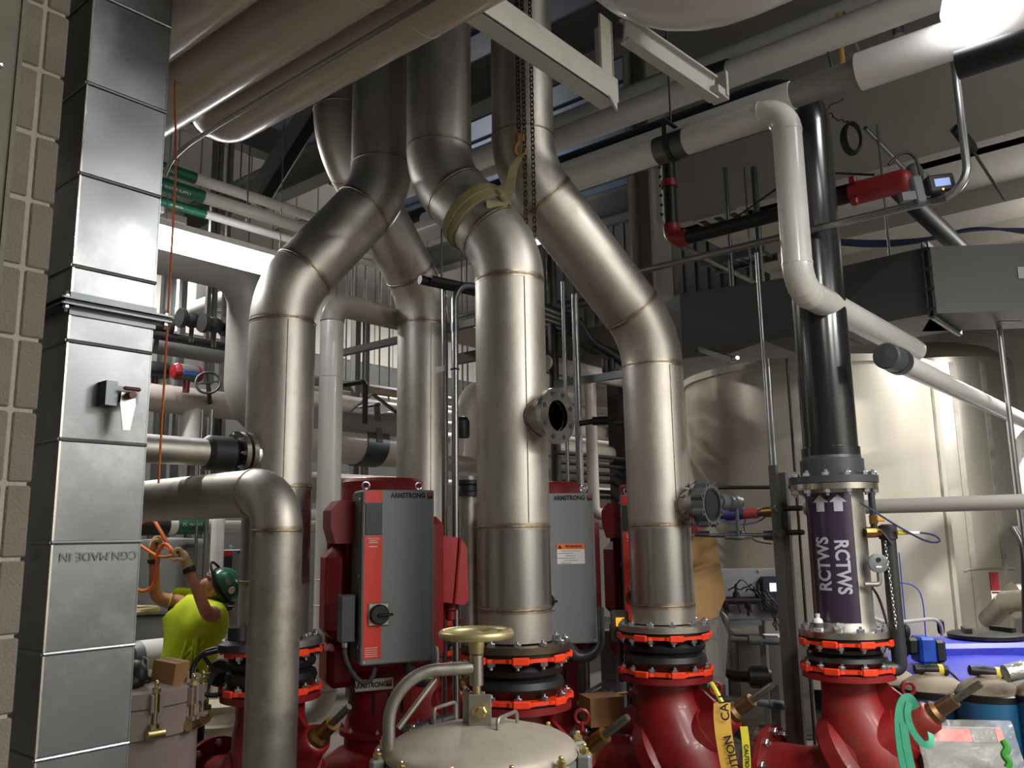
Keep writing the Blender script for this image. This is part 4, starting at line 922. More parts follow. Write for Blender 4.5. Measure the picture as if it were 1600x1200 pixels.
gl = thing('work_gloves', 'black pair of work gloves or cloth lying on the taupe strainer lid', 'gloves', PZ(210, 1062, zk+.03))
MB().ell(PZ(212, 1055, zk+.08), .055, .08, .08).ell(PZ(222, 1064, zk+.04), .05, .05, .03).ell(PZ(205, 1066, zk+.05), .06, .06, .05).build('cloth', M_RUB, gl)
solo('loop_tie', MB().tube(smooth([PZ(214, 1067, zk+.02), PZ(219, 1064, zk+.03), PZ(226, 1069, zk+.02), PZ(219, 1072, zk+.02), PZ(214, 1067, zk+.02)], 2), .004, 6), M_PAPER, 'small pale wire loop beside the black gloves on the strainer lid', 'wire loop')
# brass handwheel peeking out beside the duct
wq = P(195, 954, 5.6); wh = thing('handwheel', 'brassy handwheel rim peeking out beside the duct in front of the worker', 'handwheel', wq)
MB().tube([wq + V((math.cos(2*math.pi*k/30), math.sin(2*math.pi*k/30), 0))*.19 for k in range(31)], .02, 12, False).build('rim', M_WHL, wh)
MB().bar(wq-V((.19, 0, 0)), wq+V((.19, 0, 0)), .03, .012).bar(wq-V((0, .19, 0)), wq+V((0, .19, 0)), .03, .012).build('spokes', M_WHL, wh)
MB().tube([wq-AZ*.02, V((wq.x, wq.y, zk))], .016, 12).build('spindle', M_GOLD, wh)
# ================================================================ the worker
M_SKIN = mat('skin', (182, 122, 96), .5, 0, var=.08, vscale=12, bump=.04, bscale=60)
M_SHIRT = mat('lime_shirt', (204, 226, 36), .75, 0, var=.06, vscale=8, bump=.05, bscale=120)
M_TROU = mat('dark_trousers', (34, 38, 52), .85, 0, var=.12, vscale=8)
M_HAT = mat('green_hard_hat', (30, 104, 76), .3, 0, coat=.4, var=.08, vscale=10)
M_GLOVE = mat('tan_glove', (182, 154, 112), .8, 0, var=.1, vscale=16)
M_BOOT = mat('boot', (62, 46, 34), .7)
WD_ = 6.0
def skin(name, joints, edges, mat_, parent, lev=2, root=0, nomerge=True):
    import bmesh
    org = worg(parent); me = bpy.data.meshes.new(name); me.from_pydata([tuple(V(j[0])-org) for j in joints], edges, []); me.update()
    o = bpy.data.objects.new(name, me); COL.objects.link(o); o.parent = parent
    md = o.modifiers.new('skin', 'SKIN'); md.use_smooth_shade = True
    for i, j in enumerate(joints):
        r = j[1]; me.skin_vertices[0].data[i].radius = (r, r) if not isinstance(r, tuple) else r
        me.skin_vertices[0].data[i].use_root = (i == root)
    s_ = o.modifiers.new('sub', 'SUBSURF'); s_.levels = s_.render_levels = lev
    bpy.context.view_layer.update(); dg = bpy.context.evaluated_depsgraph_get()
    m2 = bpy.data.meshes.new_from_object(o.evaluated_get(dg)); m2.name = name
    o.modifiers.clear(); o.data = m2; m2.materials.clear(); m2.materials.append(mat_)
    m2.polygons.foreach_set('use_smooth', [True]*len(m2.polygons))
    return o
def wpt(u, v, dd=0): return P(u, v, WD_+dd)
hips = wpt(290, 1085, .05); feetL = wpt(286, 1240, -.1); feetR = wpt(318, 1236, .12)
wk = thing('person', 'person in lime T-shirt and green hard hat leaning back, reaching for an orange rope', 'person', (hips.x, hips.y, 0))
chest = wpt(318, 985, .02); neck = wpt(341, 938, .02)
shN, shF = wpt(338, 962, -.15), wpt(288, 944, .15)      # near (right in picture) and far shoulder
elN, elF = wpt(322, 957, -.38), wpt(242, 934, .05)
wrN, wrF = wpt(293, 884, -.36), wpt(240, 868, -.05)
hipN, hipF = wpt(302, 1085, -.1), wpt(286, 1082, .12)
knN, knF = wpt(300, 1165, -.2), wpt(290, 1160, .05)
anN = V((knN.x, knN.y, .1)); anF = V((knF.x, knF.y, .1)); toN = anN - RT*.2 - AZ*.05; toF = anF - RT*.2 - AZ*.05
head_c = wpt(343, 917, -.02)
fdir = (wpt(322, 908) - wpt(346, 918)).normalized()     # where the face points: left and up
fdir = (RT*-.40 + AZ*.84 + FH*-.32).normalized(); hup = (AZ*.38 + RT*.92).normalized(); hup = (hup - fdir*hup.dot(fdir)).normalized(); hsd = fdir.cross(hup)
# body (skin): one continuous surface: legs, trunk, arms, neck, head
J = [(hips, .09), (wpt(296, 1035), .11), (chest, .13), (neck, .062), (head_c-hup*.02, .085),
     (shN, .068), (elN, .043), (wrN, .030), (shF, .068), (elF, .047), (wrF, .030),
     (hipN, .07), (knN, .062), (anN, .045), (toN, .04), (hipF, .07), (knF, .062), (anF, .045), (toF, .04)]
E = [(0, 1), (1, 2), (2, 3), (3, 4), (2, 5), (5, 6), (6, 7), (2, 8), (8, 9), (9, 10), (0, 11), (11, 12), (12, 13), (13, 14), (0, 15), (15, 16), (16, 17), (17, 18)]
body = skin('body', J, E, M_SKIN, wk)
# head with face
hd = MB().ell(head_c, .098, .076, .118, (fdir, hsd, hup), 28, 18)
hd.build('head', M_SKIN, wk, ang=80)
def hp_(f, s_, u_): return head_c + fdir*f + hsd*s_ + hup*u_
MB().ell(hp_(.05, 0, -.07), .05, .048, .045, (fdir, hsd, hup)).build('jaw', M_SKIN, wk)
MB().prism([(.0, .012), (.034, -.026), (.0, -.034)], hp_(.088, -.011, 0), fdir, hup, -.022).ell(hp_(.108, 0, -.024), .018, .016, .013, (fdir, hsd, hup)).build('nose', M_SKIN, wk, ang=70)
MB().ell(hp_(.092, 0, -.062), .008, .024, .005, (fdir, hsd, hup)).build('mouth', mat('lips', (140, 78, 66), .5), wk)
for s_ in (-1, 1):
    MB().ell(hp_(-.005, s_*.078, -.01), .022, .01, .034, (fdir, hsd, hup)).ell(hp_(-.002, s_*.083, -.026), .012, .007, .012, (fdir, hsd, hup)).build('ear', M_SKIN, wk)
    MB().ell(hp_(.081, s_*.031, .012), .012, .014, .012, (fdir, hsd, hup)).build('eye', mat('eye_white', (210, 206, 200), .3), wk)
    MB().ell(hp_(.091, s_*.031, .012), .004, .006, .006, (fdir, hsd, hup)).build('iris', mat('iris', (60, 50, 40), .3), wk)
    MB().ell(hp_(.1, s_*.034, .012), .006, .03, .022, (fdir, hsd, hup)).build('lens', mat('safety_lens', (190, 190, 196), .08, 0, alpha=.45, coat=.5), wk, label='clear safety glasses lens')
    MB().bar(hp_(.09, s_*.066, .018), hp_(-.01, s_*.082, .012), .006, .012).build('glasses_arm', M_RUB, wk)
MB().ell(hp_(-.035, 0, -.02), .072, .0765, .075, (fdir, hsd, hup)).build('hair', mat('grey_hair', (96, 88, 80), .8), wk)
# hard hat
hc = hp_(-.008, 0, .035)
dome = MB(); n_, k_ = 28, 9; vs_ = []
for i in range(k_+1):
    th = R_(92)*i/k_
    for j in range(n_):
        a = 2*math.pi*j/n_; vs_.append(hc + fdir*(.128*math.sin(th)*math.cos(a)) + hsd*(.108*math.sin(th)*math.sin(a)) + hup*(.115*math.cos(th)))
dome.add(vs_, [(i*n_+j, (i+1)*n_+j, (i+1)*n_+(j+1) % n_, i*n_+(j+1) % n_) for i in range(k_) for j in range(n_)])
hat = dome.build('hard_hat', M_HAT, wk, ang=70)
rim = [hc - hup*.004 + fdir*((.14 + (.045 if math.cos(a) > .5 else 0)*max(0, math.cos(a)))*math.cos(a)) + hsd*(.116*math.sin(a)) for a in [2*math.pi*j/30 for j in range(31)]]
MB().tube(rim, .009, 8, False).build('brim', M_RUB, hat)
MB().lathe([(.132, -.028), (.134, -.004)], hc, hup, 28).build('sweat_band', M_RUB, hat)
for j, (f_, s_, u_) in enumerate(((-.03, -.095, .06), (-.09, -.05, .055), (.03, -.09, .07))):
    p_ = hc + fdir*f_ + hsd*s_ + hup*u_; nn = (p_-hc).normalized(); MB().lathe([(.026, .012), (.024, .016), (0, .018)], hc+nn*.098, nn, 10).build('hat_sticker', [M_PAPER, mat('olive_sticker', (110, 112, 60), .5), M_GALVD][j], hat)
# shirt: closed shell around trunk with short sleeves
hem = wpt(284, 1072, .02)
SJ = [(hem, .175), (wpt(294, 1035), .185), (wpt(304, 990, .02), .205), (wpt(314, 962, .02), .175), (wpt(334, 948, .02), .085),
      (shN+AZ*-.005, .092), (shN.lerp(elN, .5), .078), (shF, .09), (shF.lerp(elF, .55), .076)]
skin('t_shirt', SJ, [(0, 1), (1, 2), (2, 3), (3, 4), (3, 5), (5, 6), (3, 7), (7, 8)], M_SHIRT, wk)
rnd = random.Random(5)
for k in range(7):   # cloth folds running from the raised shoulder to the hem
    a_, b_ = wpt(306+rnd.uniform(-14, 14), 985+rnd.uniform(-10, 25), -.175), wpt(258+k*9, 1050+rnd.uniform(-8, 8), -.172)
    MB().tube(smooth([a_+FH*.03, a_.lerp(b_, .4)+FH*-.003+RT*.006, b_+FH*.01], 2), [.002]+[.012]*5+[.01]*4+[.002] if False else .011, 8).build('shirt_fold', M_SHIRT, wk)
TJ = [(wpt(292, 1075, .02), .14), (hips, .135), (hipN, .1), (knN, .075), (V((anN.x, anN.y, .14)), .065), (hipF, .1), (knF, .075), (V((anF.x, anF.y, .14)), .065)]
skin('trousers', TJ, [(0, 1), (1, 2), (2, 3), (3, 4), (1, 5), (5, 6), (6, 7)], M_TROU, wk)
for a_, t_ in ((anN, toN), (anF, toF)):
    MB().ell((a_+t_)/2+AZ*-.03, .15, .055, .055, (RT, FH, AZ)).ell(a_+AZ*.02, .06, .055, .09).build('boot', M_BOOT, wk)
# gloved hands: palm, four fingers and a thumb closing on the rope
def hand(wr, el, side, rope):
    d = (wr-el).normalized(); n = (rope-wr); n = (n-d*n.dot(d)).normalized(); s_ = d.cross(n).normalized()*side
    g = MB()
    pc = wr + d*.055
    g.ell(pc, .056, .05, .032, (d, s_, n), 16, 10); g.tube([wr-d*.035, wr, wr+d*.03], [.036, .034, .038], 14)
    h = g.build('glove', M_GLOVE, wk, ang=80)
    for k, (o_, L) in enumerate(((.036, .82), (.013, 1.0), (-.012, .93), (-.035, .74))):
        b = pc + d*.038 + s_*o_
        pts = [b-d*.02, b+d*.020*L+n*.002, b+d*.034*L+n*.018, b+d*.030*L+n*.040, b+d*.006*L+n*.048, b-d*.012*L+n*.040]
        MB().tube(smooth(pts, 2), .0135, 10).ell(pts[-1], .0135, .0135, .0135, None, 10, 6).build('finger', M_GLOVE, h)
    b = wr + d*.025 + s_*.036
    pts = [b-s_*.012, b+s_*.018+n*.012+d*.012, b+s_*.016+n*.036+d*.03, b+s_*.002+n*.056+d*.036]
    MB().tube(smooth(pts, 2), .012, 10).ell(pts[-1], .012, .012, .012, None, 10, 6).build('thumb', M_GLOVE, h)
    MB().lathe([(.037, -.02), (.041, -.018), (.041, .012), (.037, .014)], wr-d*.03, d, 20).build('cuff', M_RUB, h)
    return pc + d*.04 + n*.04
ropeN = hand(wrN, elN, 1, wpt(264, 872, -.38)); ropeF = hand(wrF, elF, -1, wpt(262, 846, -.05))
# orange rope loops in his hands
M_ROPE = mat('orange_rope', (214, 104, 40), .6, 0, var=.15, vscale=40)
rp = smooth([wpt(214, 820, .1), wpt(238, 808, -.05), wpt(252, 832, -.12), wpt(263, 852, -.15), ropeF.lerp(wpt(272, 866, -.2), .5), ropeN, wpt(258, 846, -.25), wpt(246, 862, -.25), wpt(246, 892, -.25), wpt(242, 915, -.22), wpt(226, 926, -.2), wpt(205, 918, -.2)], 3)
solo('orange_strap', MB().tube(rp, .013, 10), M_ROPE, 'orange rope looped through the hands of the person', 'rope')
solo('orange_strap', MB().tube(smooth([wpt(205, 842, 0), wpt(228, 858, -.1), wpt(250, 872, -.28), ropeN], 3), .010, 10), M_ROPE, 'short orange rope end running from duct edge to the raised glove', 'rope')
# thin orange cord hanging along the duct
cq = P(262, 500, 3.35)
cp_ = [PX(278, 40, cq.x), PX(272, 150, cq.x), V((cq.x, cq.y, vz(273, 240, cq))), V((cq.x, cq.y, vz(262, 420, cq))), V((cq.x, cq.y, vz(245, 755, cq)))]
solo('orange_string', MB().tube(smooth(cp_, 2), .0045, 8), mat('orange_cord', (188, 92, 50), .7), 'thin orange cord hanging straight down beside the right edge of the galvanised duct', 'cord')
# ================================================================ pipework, racks and fittings behind the risers
def along(p, ax_, u1):              # point on the line p + t*ax_ that appears in image column u1
    lo, t = V(p), 0.0
    for _ in range(30):
        f = pix(lo+ax_*t)[0]-u1; g = (pix(lo+ax_*(t+.01))[0]-u1-f)/.01
        if abs(g) < 1e-6: break
        t -= max(-1.5, min(1.5, f/g))
    return lo+ax_*t
def line(nm, label, cat, u0, v0, d, u1, ax_, r, m, seg=20, group=None, ext0=0, ext1=0):
    a = P(u0, v0, d); b = along(a, ax_, u1); dd = (b-a).normalized()
    return solo(nm, MB().tube([a-dd*ext0, b+dd*ext1], r, seg), m, label, cat, group)
def post(nm, label, cat, u, v0, v1, d, r, m, square=False, group=None, zf=None, zt=None):
    q = P(u, (v0+v1)/2, d); z0, z1 = vz(u, v1, q), vz(u, v0, q)
    if zf is not None: z0 = zf
    if zt is not None: z1 = zt
    mb = MB()
    if square: mb.box((q.x, q.y, (z0+z1)/2), 2*r, 2*r, z1-z0)
    else: mb.tube([(q.x, q.y, z0), (q.x, q.y, z1)], r, 14)
    return solo(nm, mb, m, label, cat, group)
M_WP2 = mat('white_pipe_far', (196, 188, 176), .35, 0, var=.05, coat=.2)
M_GRN = mat('green_label', (18, 92, 70), .4, 0, var=.05)
# --- three white pipes with green labels, upper left
for k, (u, v, d, r, lb, tx) in enumerate(((300, 277, 5.2, .036, 'topmost green labelled white pipe at upper left', 'HYDRO. HTG'), (312, 306, 5.2, .042, 'second green labelled white pipe at upper left', 'CITY WATER SUPPLY'), (316, 333, 5.6, .03, 'lowest green labelled white pipe, just above the bright lamp', 'PC WATER'))):
    a = P(u, v, d); b = along(a, AX, 520); t = thing('labelled_pipe', lb, 'pipe', a)
    MB().tube([a-AX*1.2, b+AX*.6], r, 24).build('pipe_jacket', M_WHITE, t)
    MB().lathe([(r+.002, -.75), (r+.002, .02)], a, AX, 24).build('label', M_GRN, t, label='green pipe label with white lettering')
    yz = (-AY*.82 - AZ*.57).normalized()
    for f_ in (.35, 1.3): MB().tube([a+AX*f_, V((a.x+f_, a.y, ZC-.01))], .006, 6).build('hanger_rod', M_COND, t)
    me_ = put_text(tx, r*.62, M_PAPER, t, a - AX*.2 + yz*(r+.004), AX, AX.cross(yz)*-1)
# --- fluorescent strip lamp
la = P(235, 352, 5.15); la = P(345, 388, 5.35); lb_ = along(la, AX, 470); l0 = along(la, AX, 215)
lt = thing('strip_light', 'bright white fluorescent strip light between the duct and the leftmost riser', 'light', la)
MB().box((l0+lb_)/2+AZ*.045, (lb_-l0).length, .13, .04).build('housing', M_WHITE, lt)
M_TUBE = mat('lit_tube', (255, 255, 255), .5, emit=(246, 248, 255), es=LAMP_LEFT if 'LAMP_LEFT' in globals() else 26)
MB().lathe([(.07, -(lb_-l0).length/2), (.07, (lb_-l0).length/2)], (l0+lb_)/2-AZ*.035, AX, 20).build('diffuser', M_TUBE, lt)
for f in (.15, .85): MB().tube([l0.lerp(lb_, f)+AZ*.06, V((l0.lerp(lb_, f).x, l0.y, ZC-.01))], .004, 6).build('hanger_wire', M_COND, lt)
# --- big grey elbow pipe under the lamp
ge = P(388, 540, 7.0); zt2 = vz(388, 428, ge); zb2 = vz(388, 650, ge)
gx0 = along(V((ge.x, ge.y, zt2)), AX, 225)
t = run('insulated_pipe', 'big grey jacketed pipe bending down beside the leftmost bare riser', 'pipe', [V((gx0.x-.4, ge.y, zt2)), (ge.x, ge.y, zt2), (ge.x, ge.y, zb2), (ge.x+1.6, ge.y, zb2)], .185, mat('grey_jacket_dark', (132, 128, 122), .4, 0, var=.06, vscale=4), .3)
# --- white vertical pipe with elbows at both ends
wq2 = P(515, 700, 6.35); z1_, z0_ = vz(520, 474, wq2), vz(505, 1112, wq2)
t = thing('insulated_pipe', 'white vertical pipe between the leftmost riser and the red pump, hooked at its foot', 'pipe', (wq2.x, wq2.y, z0_))
pp = fil([(wq2.x+2.4, wq2.y, z1_), (wq2.x, wq2.y, z1_), (wq2.x, wq2.y, z0_), (wq2.x-.2, wq2.y+.9, z0_)], .15, 10)
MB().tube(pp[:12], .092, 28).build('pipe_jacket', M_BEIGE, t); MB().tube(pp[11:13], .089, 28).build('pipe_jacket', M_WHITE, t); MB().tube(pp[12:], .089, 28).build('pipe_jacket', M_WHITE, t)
for v in (905, 945, 590): MB().lathe([(.088, -.005), (.092, 0), (.088, .005)], (wq2.x, wq2.y, vz(510, v, wq2)), AZ, 26).build('joint_band', M_WHITE, t)
# --- left cluster: struts, dark valves, actuators
for k, (u, d, r) in enumerate(((252, 8.0, .03), (264, 8.0, .022), (281, 8.0, .028))):
    post('strut_channel', ['first', 'second', 'third'][k]+' galvanised strut post right of the duct, seen under the lamp', 'strut post', u, 425, 700, d, r, M_COND, True, zf=0)
for k, (u, v0, v1) in enumerate(((323, 430, 600), (333, 432, 600), (347, 440, 690), (318, 640, 720), (333, 640, 720), (347, 640, 720))):
    post('hanger_rod', ['thin dark strut left of the grey elbow pipe', 'second thin dark strut left of the grey elbow pipe', 'dark strut touching the grey elbow pipe', 'thin rod under the white tee pipe, leftmost of three', 'thin rod under the white tee pipe, middle of three', 'thin rod under the white tee pipe, rightmost of three'][k], 'strut', u, v0, v1, 8.6, .022, M_STEELG if k < 3 else M_COND, True, zf=None if k < 3 else 0, zt=ZC if k < 3 else None)
wp_ = thing('wall_cabinet', 'pale wall panel with a grey shaded square behind the left strut posts', 'panel', P(305, 500, 10)); a = P(312, 470, 10.2)
MB().box(a+AX*.2, 1.0, .04, .9, bev=.01).build('panel', M_WALLP, wp_); MB().box(a+V((.2, -.03, .05)), .55, .03, .3).build('panel_window', M_STEELG, wp_)
dp1 = thing('dark_pipe', 'dark iron pipe with black valves right of the duct at mid height', 'pipe', P(290, 525, 7.4))
a = P(238, 522, 7.2); b = along(a, AX, 400); MB().tube([a-AX*2.2, b], .04, 16).build('pipe_spool', M_DARK, dp1)
a2 = P(262, 503, 7.3)
for k, (u, v) in enumerate(((246, 508), (300, 500), (335, 508))):
    q = P(u, v, 7.25); MB().ell(q, .09, .07, .07, None, 14, 8).lathe([(.085, -.02), (.085, .02)], q-AX*.1, AX, 14).lathe([(.085, -.02), (.085, .02)], q+AX*.1, AX, 14).lathe([(.02, 0), (.02, -.2)], q, AZ, 10).build('valve_body', M_DARK, dp1)
line('grey_pipe', 'stout grey pipe below the dark valves, right of the duct', 'pipe', 262, 543, 7.6, 345, AX, .075, M_STEELG, ext0=2.4)
for k, (u, v, lb) in enumerate(((292, 583, 'grey actuator with dark red ends and a blue label, right of the duct'), (243, 578, 'small black actuator peeking out beside the duct'))):
    q = P(u, v, 7.3); t = thing('actuator', lb, 'actuator', q)
    MB().lathe([(.0, -.13), (.06, -.12), (.075, -.09), (.075, .09), (.06, .12), (0, .13)], q, AX, 20).build('body', M_GREYD if k == 0 else M_RUB, t)
    if k == 0:
        for s_ in (-1, 1): MB().lathe([(.077, .08*s_), (.077, .1*s_), (.06, .13*s_), (0, .137*s_)], q, AX, 20).build('end_cap', M_RED, t)
        MB().box(q-AY*.077-AZ*.01, .13, .004, .04).build('label', mat('blue_label', (46, 76, 140), .5), t)
        MB().tube([q-AZ*.07, q-AZ*.17], .03, 12).build('neck', M_RED, t)
    else: MB().tube([q-AZ*.07, q-AZ*.17], .03, 12).build('neck', M_DARK, t)
q = P(325, 598, 7.2); t = thing('handwheel', 'black iron handwheel in front of the white tee pipe', 'handwheel', q)
X_, Y_, Z_ = frame((-.5, -.75, .25)); MB().tube([q+(X_*math.cos(2*math.pi*k/24)+Y_*math.sin(2*math.pi*k/24))*.1 for k in range(25)], .011, 8, False).build('rim', M_RUB, t)
MB().bar(q-X_*.1, q+X_*.1, .016, .01).bar(q-Y_*.1, q+Y_*.1, .016, .01).tube([q, q-Z_*.42], .02, 10).build('spokes', M_RUB, t)
t = thing('tee_pipe', 'white jacketed tee pipe hanging behind the stainless elbow pipe at left', 'pipe', P(300, 640, 7.6))
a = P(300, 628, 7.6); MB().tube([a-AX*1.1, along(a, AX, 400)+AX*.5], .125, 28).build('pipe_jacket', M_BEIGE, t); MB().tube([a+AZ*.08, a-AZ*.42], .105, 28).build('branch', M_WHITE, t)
MB().lathe([(.128, -.05), (.13, -.05), (.13, .05), (.128, .05)], a-AX*.27, AX, 26).build('joint_band', M_BEIGE, t)
t = thing('pipe_rack', 'low steel rack beam under the white tee pipe', 'rack', P(310, 697, 7.9)); a = P(300, 697, 7.9); MB().bar(a-AX*.3, along(a, AX, 395), .05, .06).build('channel', M_STEELG, t)
for u in (300, 340): q = P(u, 700, 7.9); MB().bar(V((q.x, q.y, 0)), q, .05, .05).build('leg', M_STEELG, t)
# stainless branch with flanged valve into the leftmost riser
t = thing('steel_branch', 'bright bare steel branch pipe with a grey flanged valve entering the leftmost riser', 'pipe', (p1.x-.6, p1.y, 2.05)); zb3 = vz(345, 716, p1)
MB().tube([(p1.x-1.6, p1.y, zb3), (p1.x-.46, p1.y, zb3)], .078, 28).build('pipe_spool', M_SS, t)
MB().lathe([(.078, 0), (.1, .03), (.1, .16), (.085, .18)], (p1.x-.5, p1.y, zb3), AX, 28).build('valve_body', M_DARK, t)
for x_, r_, th in ((-.30, .135, .03), (-.25, .135, .03)): MB().lathe([(r_, 0), (r_, th), (.08, th+.002)], (p1.x+x_, p1.y, zb3), AX, 36).build('flange', M_SSB, t)
MB().lathe([(.085, 0), (.1, .04), (.09, .1)], (p1.x-.22, p1.y, zb3), AX, 28).build('hub', M_SSB, t)
for k in range(8):
    a = 2*math.pi*k/8; inst(ME_BOLTS, 'bolt', t, (p1.x-.30, p1.y+.112*math.cos(a), zb3+.112*math.sin(a)), -AX)
# labelled white pipe, white riser, conduits above the worker
a = P(278, 820, 6.9); t = thing('labelled_pipe', 'white pipe with green PC WATER label above the gloved hands', 'pipe', a)
MB().tube([a-AX*.9, along(a, AX, 420)+AX*.8], .075, 24).build('pipe_jacket', M_WHITE, t); MB().lathe([(.077, -.03), (.077, .20)], a, AX, 24).build('label', M_GRN, t)
put_text('PC WATER', .035, M_PAPER, t, a+AX*.085+V((0, -.08, .0)), AX, AZ)
MB().lathe([(.078, -.9), (.082, -.88), (.082, -.1), (.078, -.1)], a, AX, 24).build('dark_sleeve', M_RUB, t)
q = P(339, 860, 6.7); zt3 = vz(339, 803, q)
run('white_riser_pipe', 'narrow white pipe standing behind the worker, bending right at its top', 'pipe', [(q.x, q.y, .0), (q.x, q.y, zt3), (q.x+1.2, q.y+.0, zt3)], .05, M_WHITE, .07)
for k, (u, lb) in enumerate(((310, 'thin conduit left of the narrow white pipe behind the worker'), (325, 'coupled conduit touching the narrow white pipe behind the worker'))): post('conduit', lb, 'conduit', u, 640, 900, 6.9, .013 if k == 0 else .018, M_COND, zf=0)
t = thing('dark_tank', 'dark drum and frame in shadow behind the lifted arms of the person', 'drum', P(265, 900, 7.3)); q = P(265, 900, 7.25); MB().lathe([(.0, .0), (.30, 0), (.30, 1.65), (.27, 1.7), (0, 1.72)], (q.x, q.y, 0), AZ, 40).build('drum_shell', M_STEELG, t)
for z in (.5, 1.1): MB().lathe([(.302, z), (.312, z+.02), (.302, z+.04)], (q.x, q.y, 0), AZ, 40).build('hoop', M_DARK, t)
# white drums and the horizontal white tank behind the worker
for k, (u, d, zt_d, r, lb) in enumerate(((372, 7.35, .95, .25, 'upper white plastic drum behind the worker, at right'), (345, 6.75, .52, .26, 'lower white plastic drum behind the trousers of the worker'))):
    q = P(u, 1050, d); t = thing('plastic_drum', lb, 'drum', (q.x, q.y, 0))
    MB().lathe([(r-.03, .0), (r, .03), (r, zt_d-.1), (r-.01, zt_d-.08), (r, zt_d-.06), (r, zt_d-.03), (r-.05, zt_d), (0, zt_d)], (q.x, q.y, 0), AZ, 40).build('shell', mat('drum_plastic', (204, 194, 170), .45), t)
    for z in (.35, .7): 
        if z < zt_d-.1: MB().lathe([(r, z-.02), (r+.012, z), (r, z+.02)], (q.x, q.y, 0), AZ, 40).build('hoop', M_CARDW if 'M_CARDW' in globals() else mat('drum_plastic', (204, 194, 170)), t)
a = P(228, 1028, 6.5); t = thing('white_tank', 'horizontal white tank with dark end cap behind the strainer lid', 'tank', a); MB().lathe([(0, -.0), (.1, .01), (.13, .04), (.13, .7), (0, .72)], a-AX*.1, AX, 32).build('shell', M_WHITE, t); MB().lathe([(0, -.03), (.11, -.02), (.132, .04)], a-AX*.1, AX, 32).build('end_cap', M_GREYD, t)
MB().box(a+AX*.25-AZ*.5, .1, .2, .85).build('stand', M_DARK, t)
# black gate valve wheel at the lower left
q = P(336, 1050, 5.05); t = thing('gate_valve', 'black gate valve with big handwheel beside the red valve, lower left', 'valve', q); X_, Y_, Z_ = frame((-.55, -.7, .15))
MB().tube([q+(X_*math.cos(2*math.pi*k/28)+Y_*math.sin(2*math.pi*k/28))*.125 for k in range(29)], .014, 8, False).build('handwheel', M_RUB, t)
for k in range(3): a = 2*math.pi*k/3; MB().bar(q, q+(X_*math.cos(a)+Y_*math.sin(a))*.12, .022, .012, up=Z_).build('spoke', M_RUB, t)
MB().tube([q, q-Z_*.2], .022, 12).lathe([(.07, -.2), (.08, -.22), (.08, -.33), (.06, -.36)], q, Z_, 18).build('bonnet', M_RUB, t)
MB().lathe([(.0, 0), (.11, .01), (.11, .05), (.06, .07), (.06, .14), (0, .15)], P(372, 1020, 5.0), AZ, 22).build('top_cap', M_RUB, t)
MB().tube([P(322, 1022, 5.0), P(350, 1015, 5.0)], .012, 8).build('lever', M_RUB, t)
# ---------------------------------------------------------------- centre: racks, white runs
for k, (u, v0, v1, d, r) in enumerate(((556, 486, 640, 9.6, .038), (572, 492, 610, 9.6, .03), (660, 600, 1000, 10.0, .05))):
    post('strut_channel', ['grey strut post right of the white vertical pipe', 'second, thinner grey strut post right of the white vertical pipe', 'strut post behind the farthest bare riser'][k], 'strut post', u, v0, v1, d, r, M_STEELG, True, zf=0)
for k, (u, v0, v1) in enumerate(((541, 483, 640), (550, 483, 600), (570, 500, 560), (593, 496, 660), (608, 503, 660), (722, 440, 640), (730, 460, 640))):
    post('threaded_rod', 'thin threaded rod hanging before the pale wall between the risers, number'[:-8]+' '+['first', 'second', 'third', 'fourth', 'fifth', 'sixth', 'seventh'][k]+' from left', 'hanger rod', u, v0-80, v1, 10.2, .012, M_STEELG, zt=ZC)
a = P(546, 549, 7.4); b = along(a, -AY, 745); t = thing('strut_rail', 'dark strut rail running level behind the farthest bare riser', 'strut rail', a); MB().bar(a+AY*.3, b, .055, .055).build('channel', M_STEELG, t)
a = P(710, 497, 6.9); b = along(a, -AY, 760); solo('conduit', MB().tube([a, b], .02, 12), M_COND, 'short bright conduit behind the curved conduit bend, left of middle riser', 'conduit')
a = P(712, 562, 7.0); t = thing('strut_rail', 'grey strut rail clamped behind the two conduits left of the middle riser', 'strut rail', a); MB().bar(a, along(a, -AY, 760), .05, .085).build('channel', M_STEELG, t)
run('black_pipe', 'small black elbowed pipe left of the farthest bare riser', 'pipe', [P(530, 602, 7.3), P(571, 596, 7.15), V((P(571, 596, 7.15).x, P(571, 596, 7.15).y, vz(570, 662, P(571, 596, 7.15))))], .023, M_RUB, .05)
rows = [(560, 605, 9.8, .06, 'brown grey pipe highest of the level runs left of the farthest riser', mat('brown_pipe', (120, 108, 92), .5)),
        (545, 633, 9.3, .10, 'white level pipe second from the top, left of the farthest riser', M_WP2), (560, 622, 10.0, .08, 'white level pipe partly hidden behind another, hung on rods', M_WP2),
        (580, 662, 8.7, .13, 'white level pipe with a raised coupling, left of the farthest riser', M_WP2), (570, 694, 8.0, .20, 'big white level pipe held by a dark clamp, lowest behind the red pump', M_WP2),
        (580, 765, 9.6, .16, 'white level pipe low behind the top of the red pump', M_WP2)]
for u, v, d, r, lb, m in rows:
    a = P(u, v, d); b = along(a, AX, 760); t = thing('level_pipe', lb, 'pipe', a); MB().tube([along(a, AX, 430), b+AX*3.2], r, 28).build('pipe_jacket', m, t)
    if r == .13: MB().lathe([(r, -.03), (r+.02, -.02), (r+.02, .02), (r, .03)], a+AX*.25, AX, 28).build('coupling', m, t)
    if r == .20:
        MB().lathe([(r+.004, -.13), (r+.012, -.13), (r+.012, .13), (r+.004, .13)], a, AX, 30).build('saddle', M_GALVD, t)
t = thing('clevis_hanger', 'grey clevis hanger strap with bolt holding the big white level pipe', 'pipe hanger', P(570, 640, 8.0)); a = P(570, 694, 8.0)
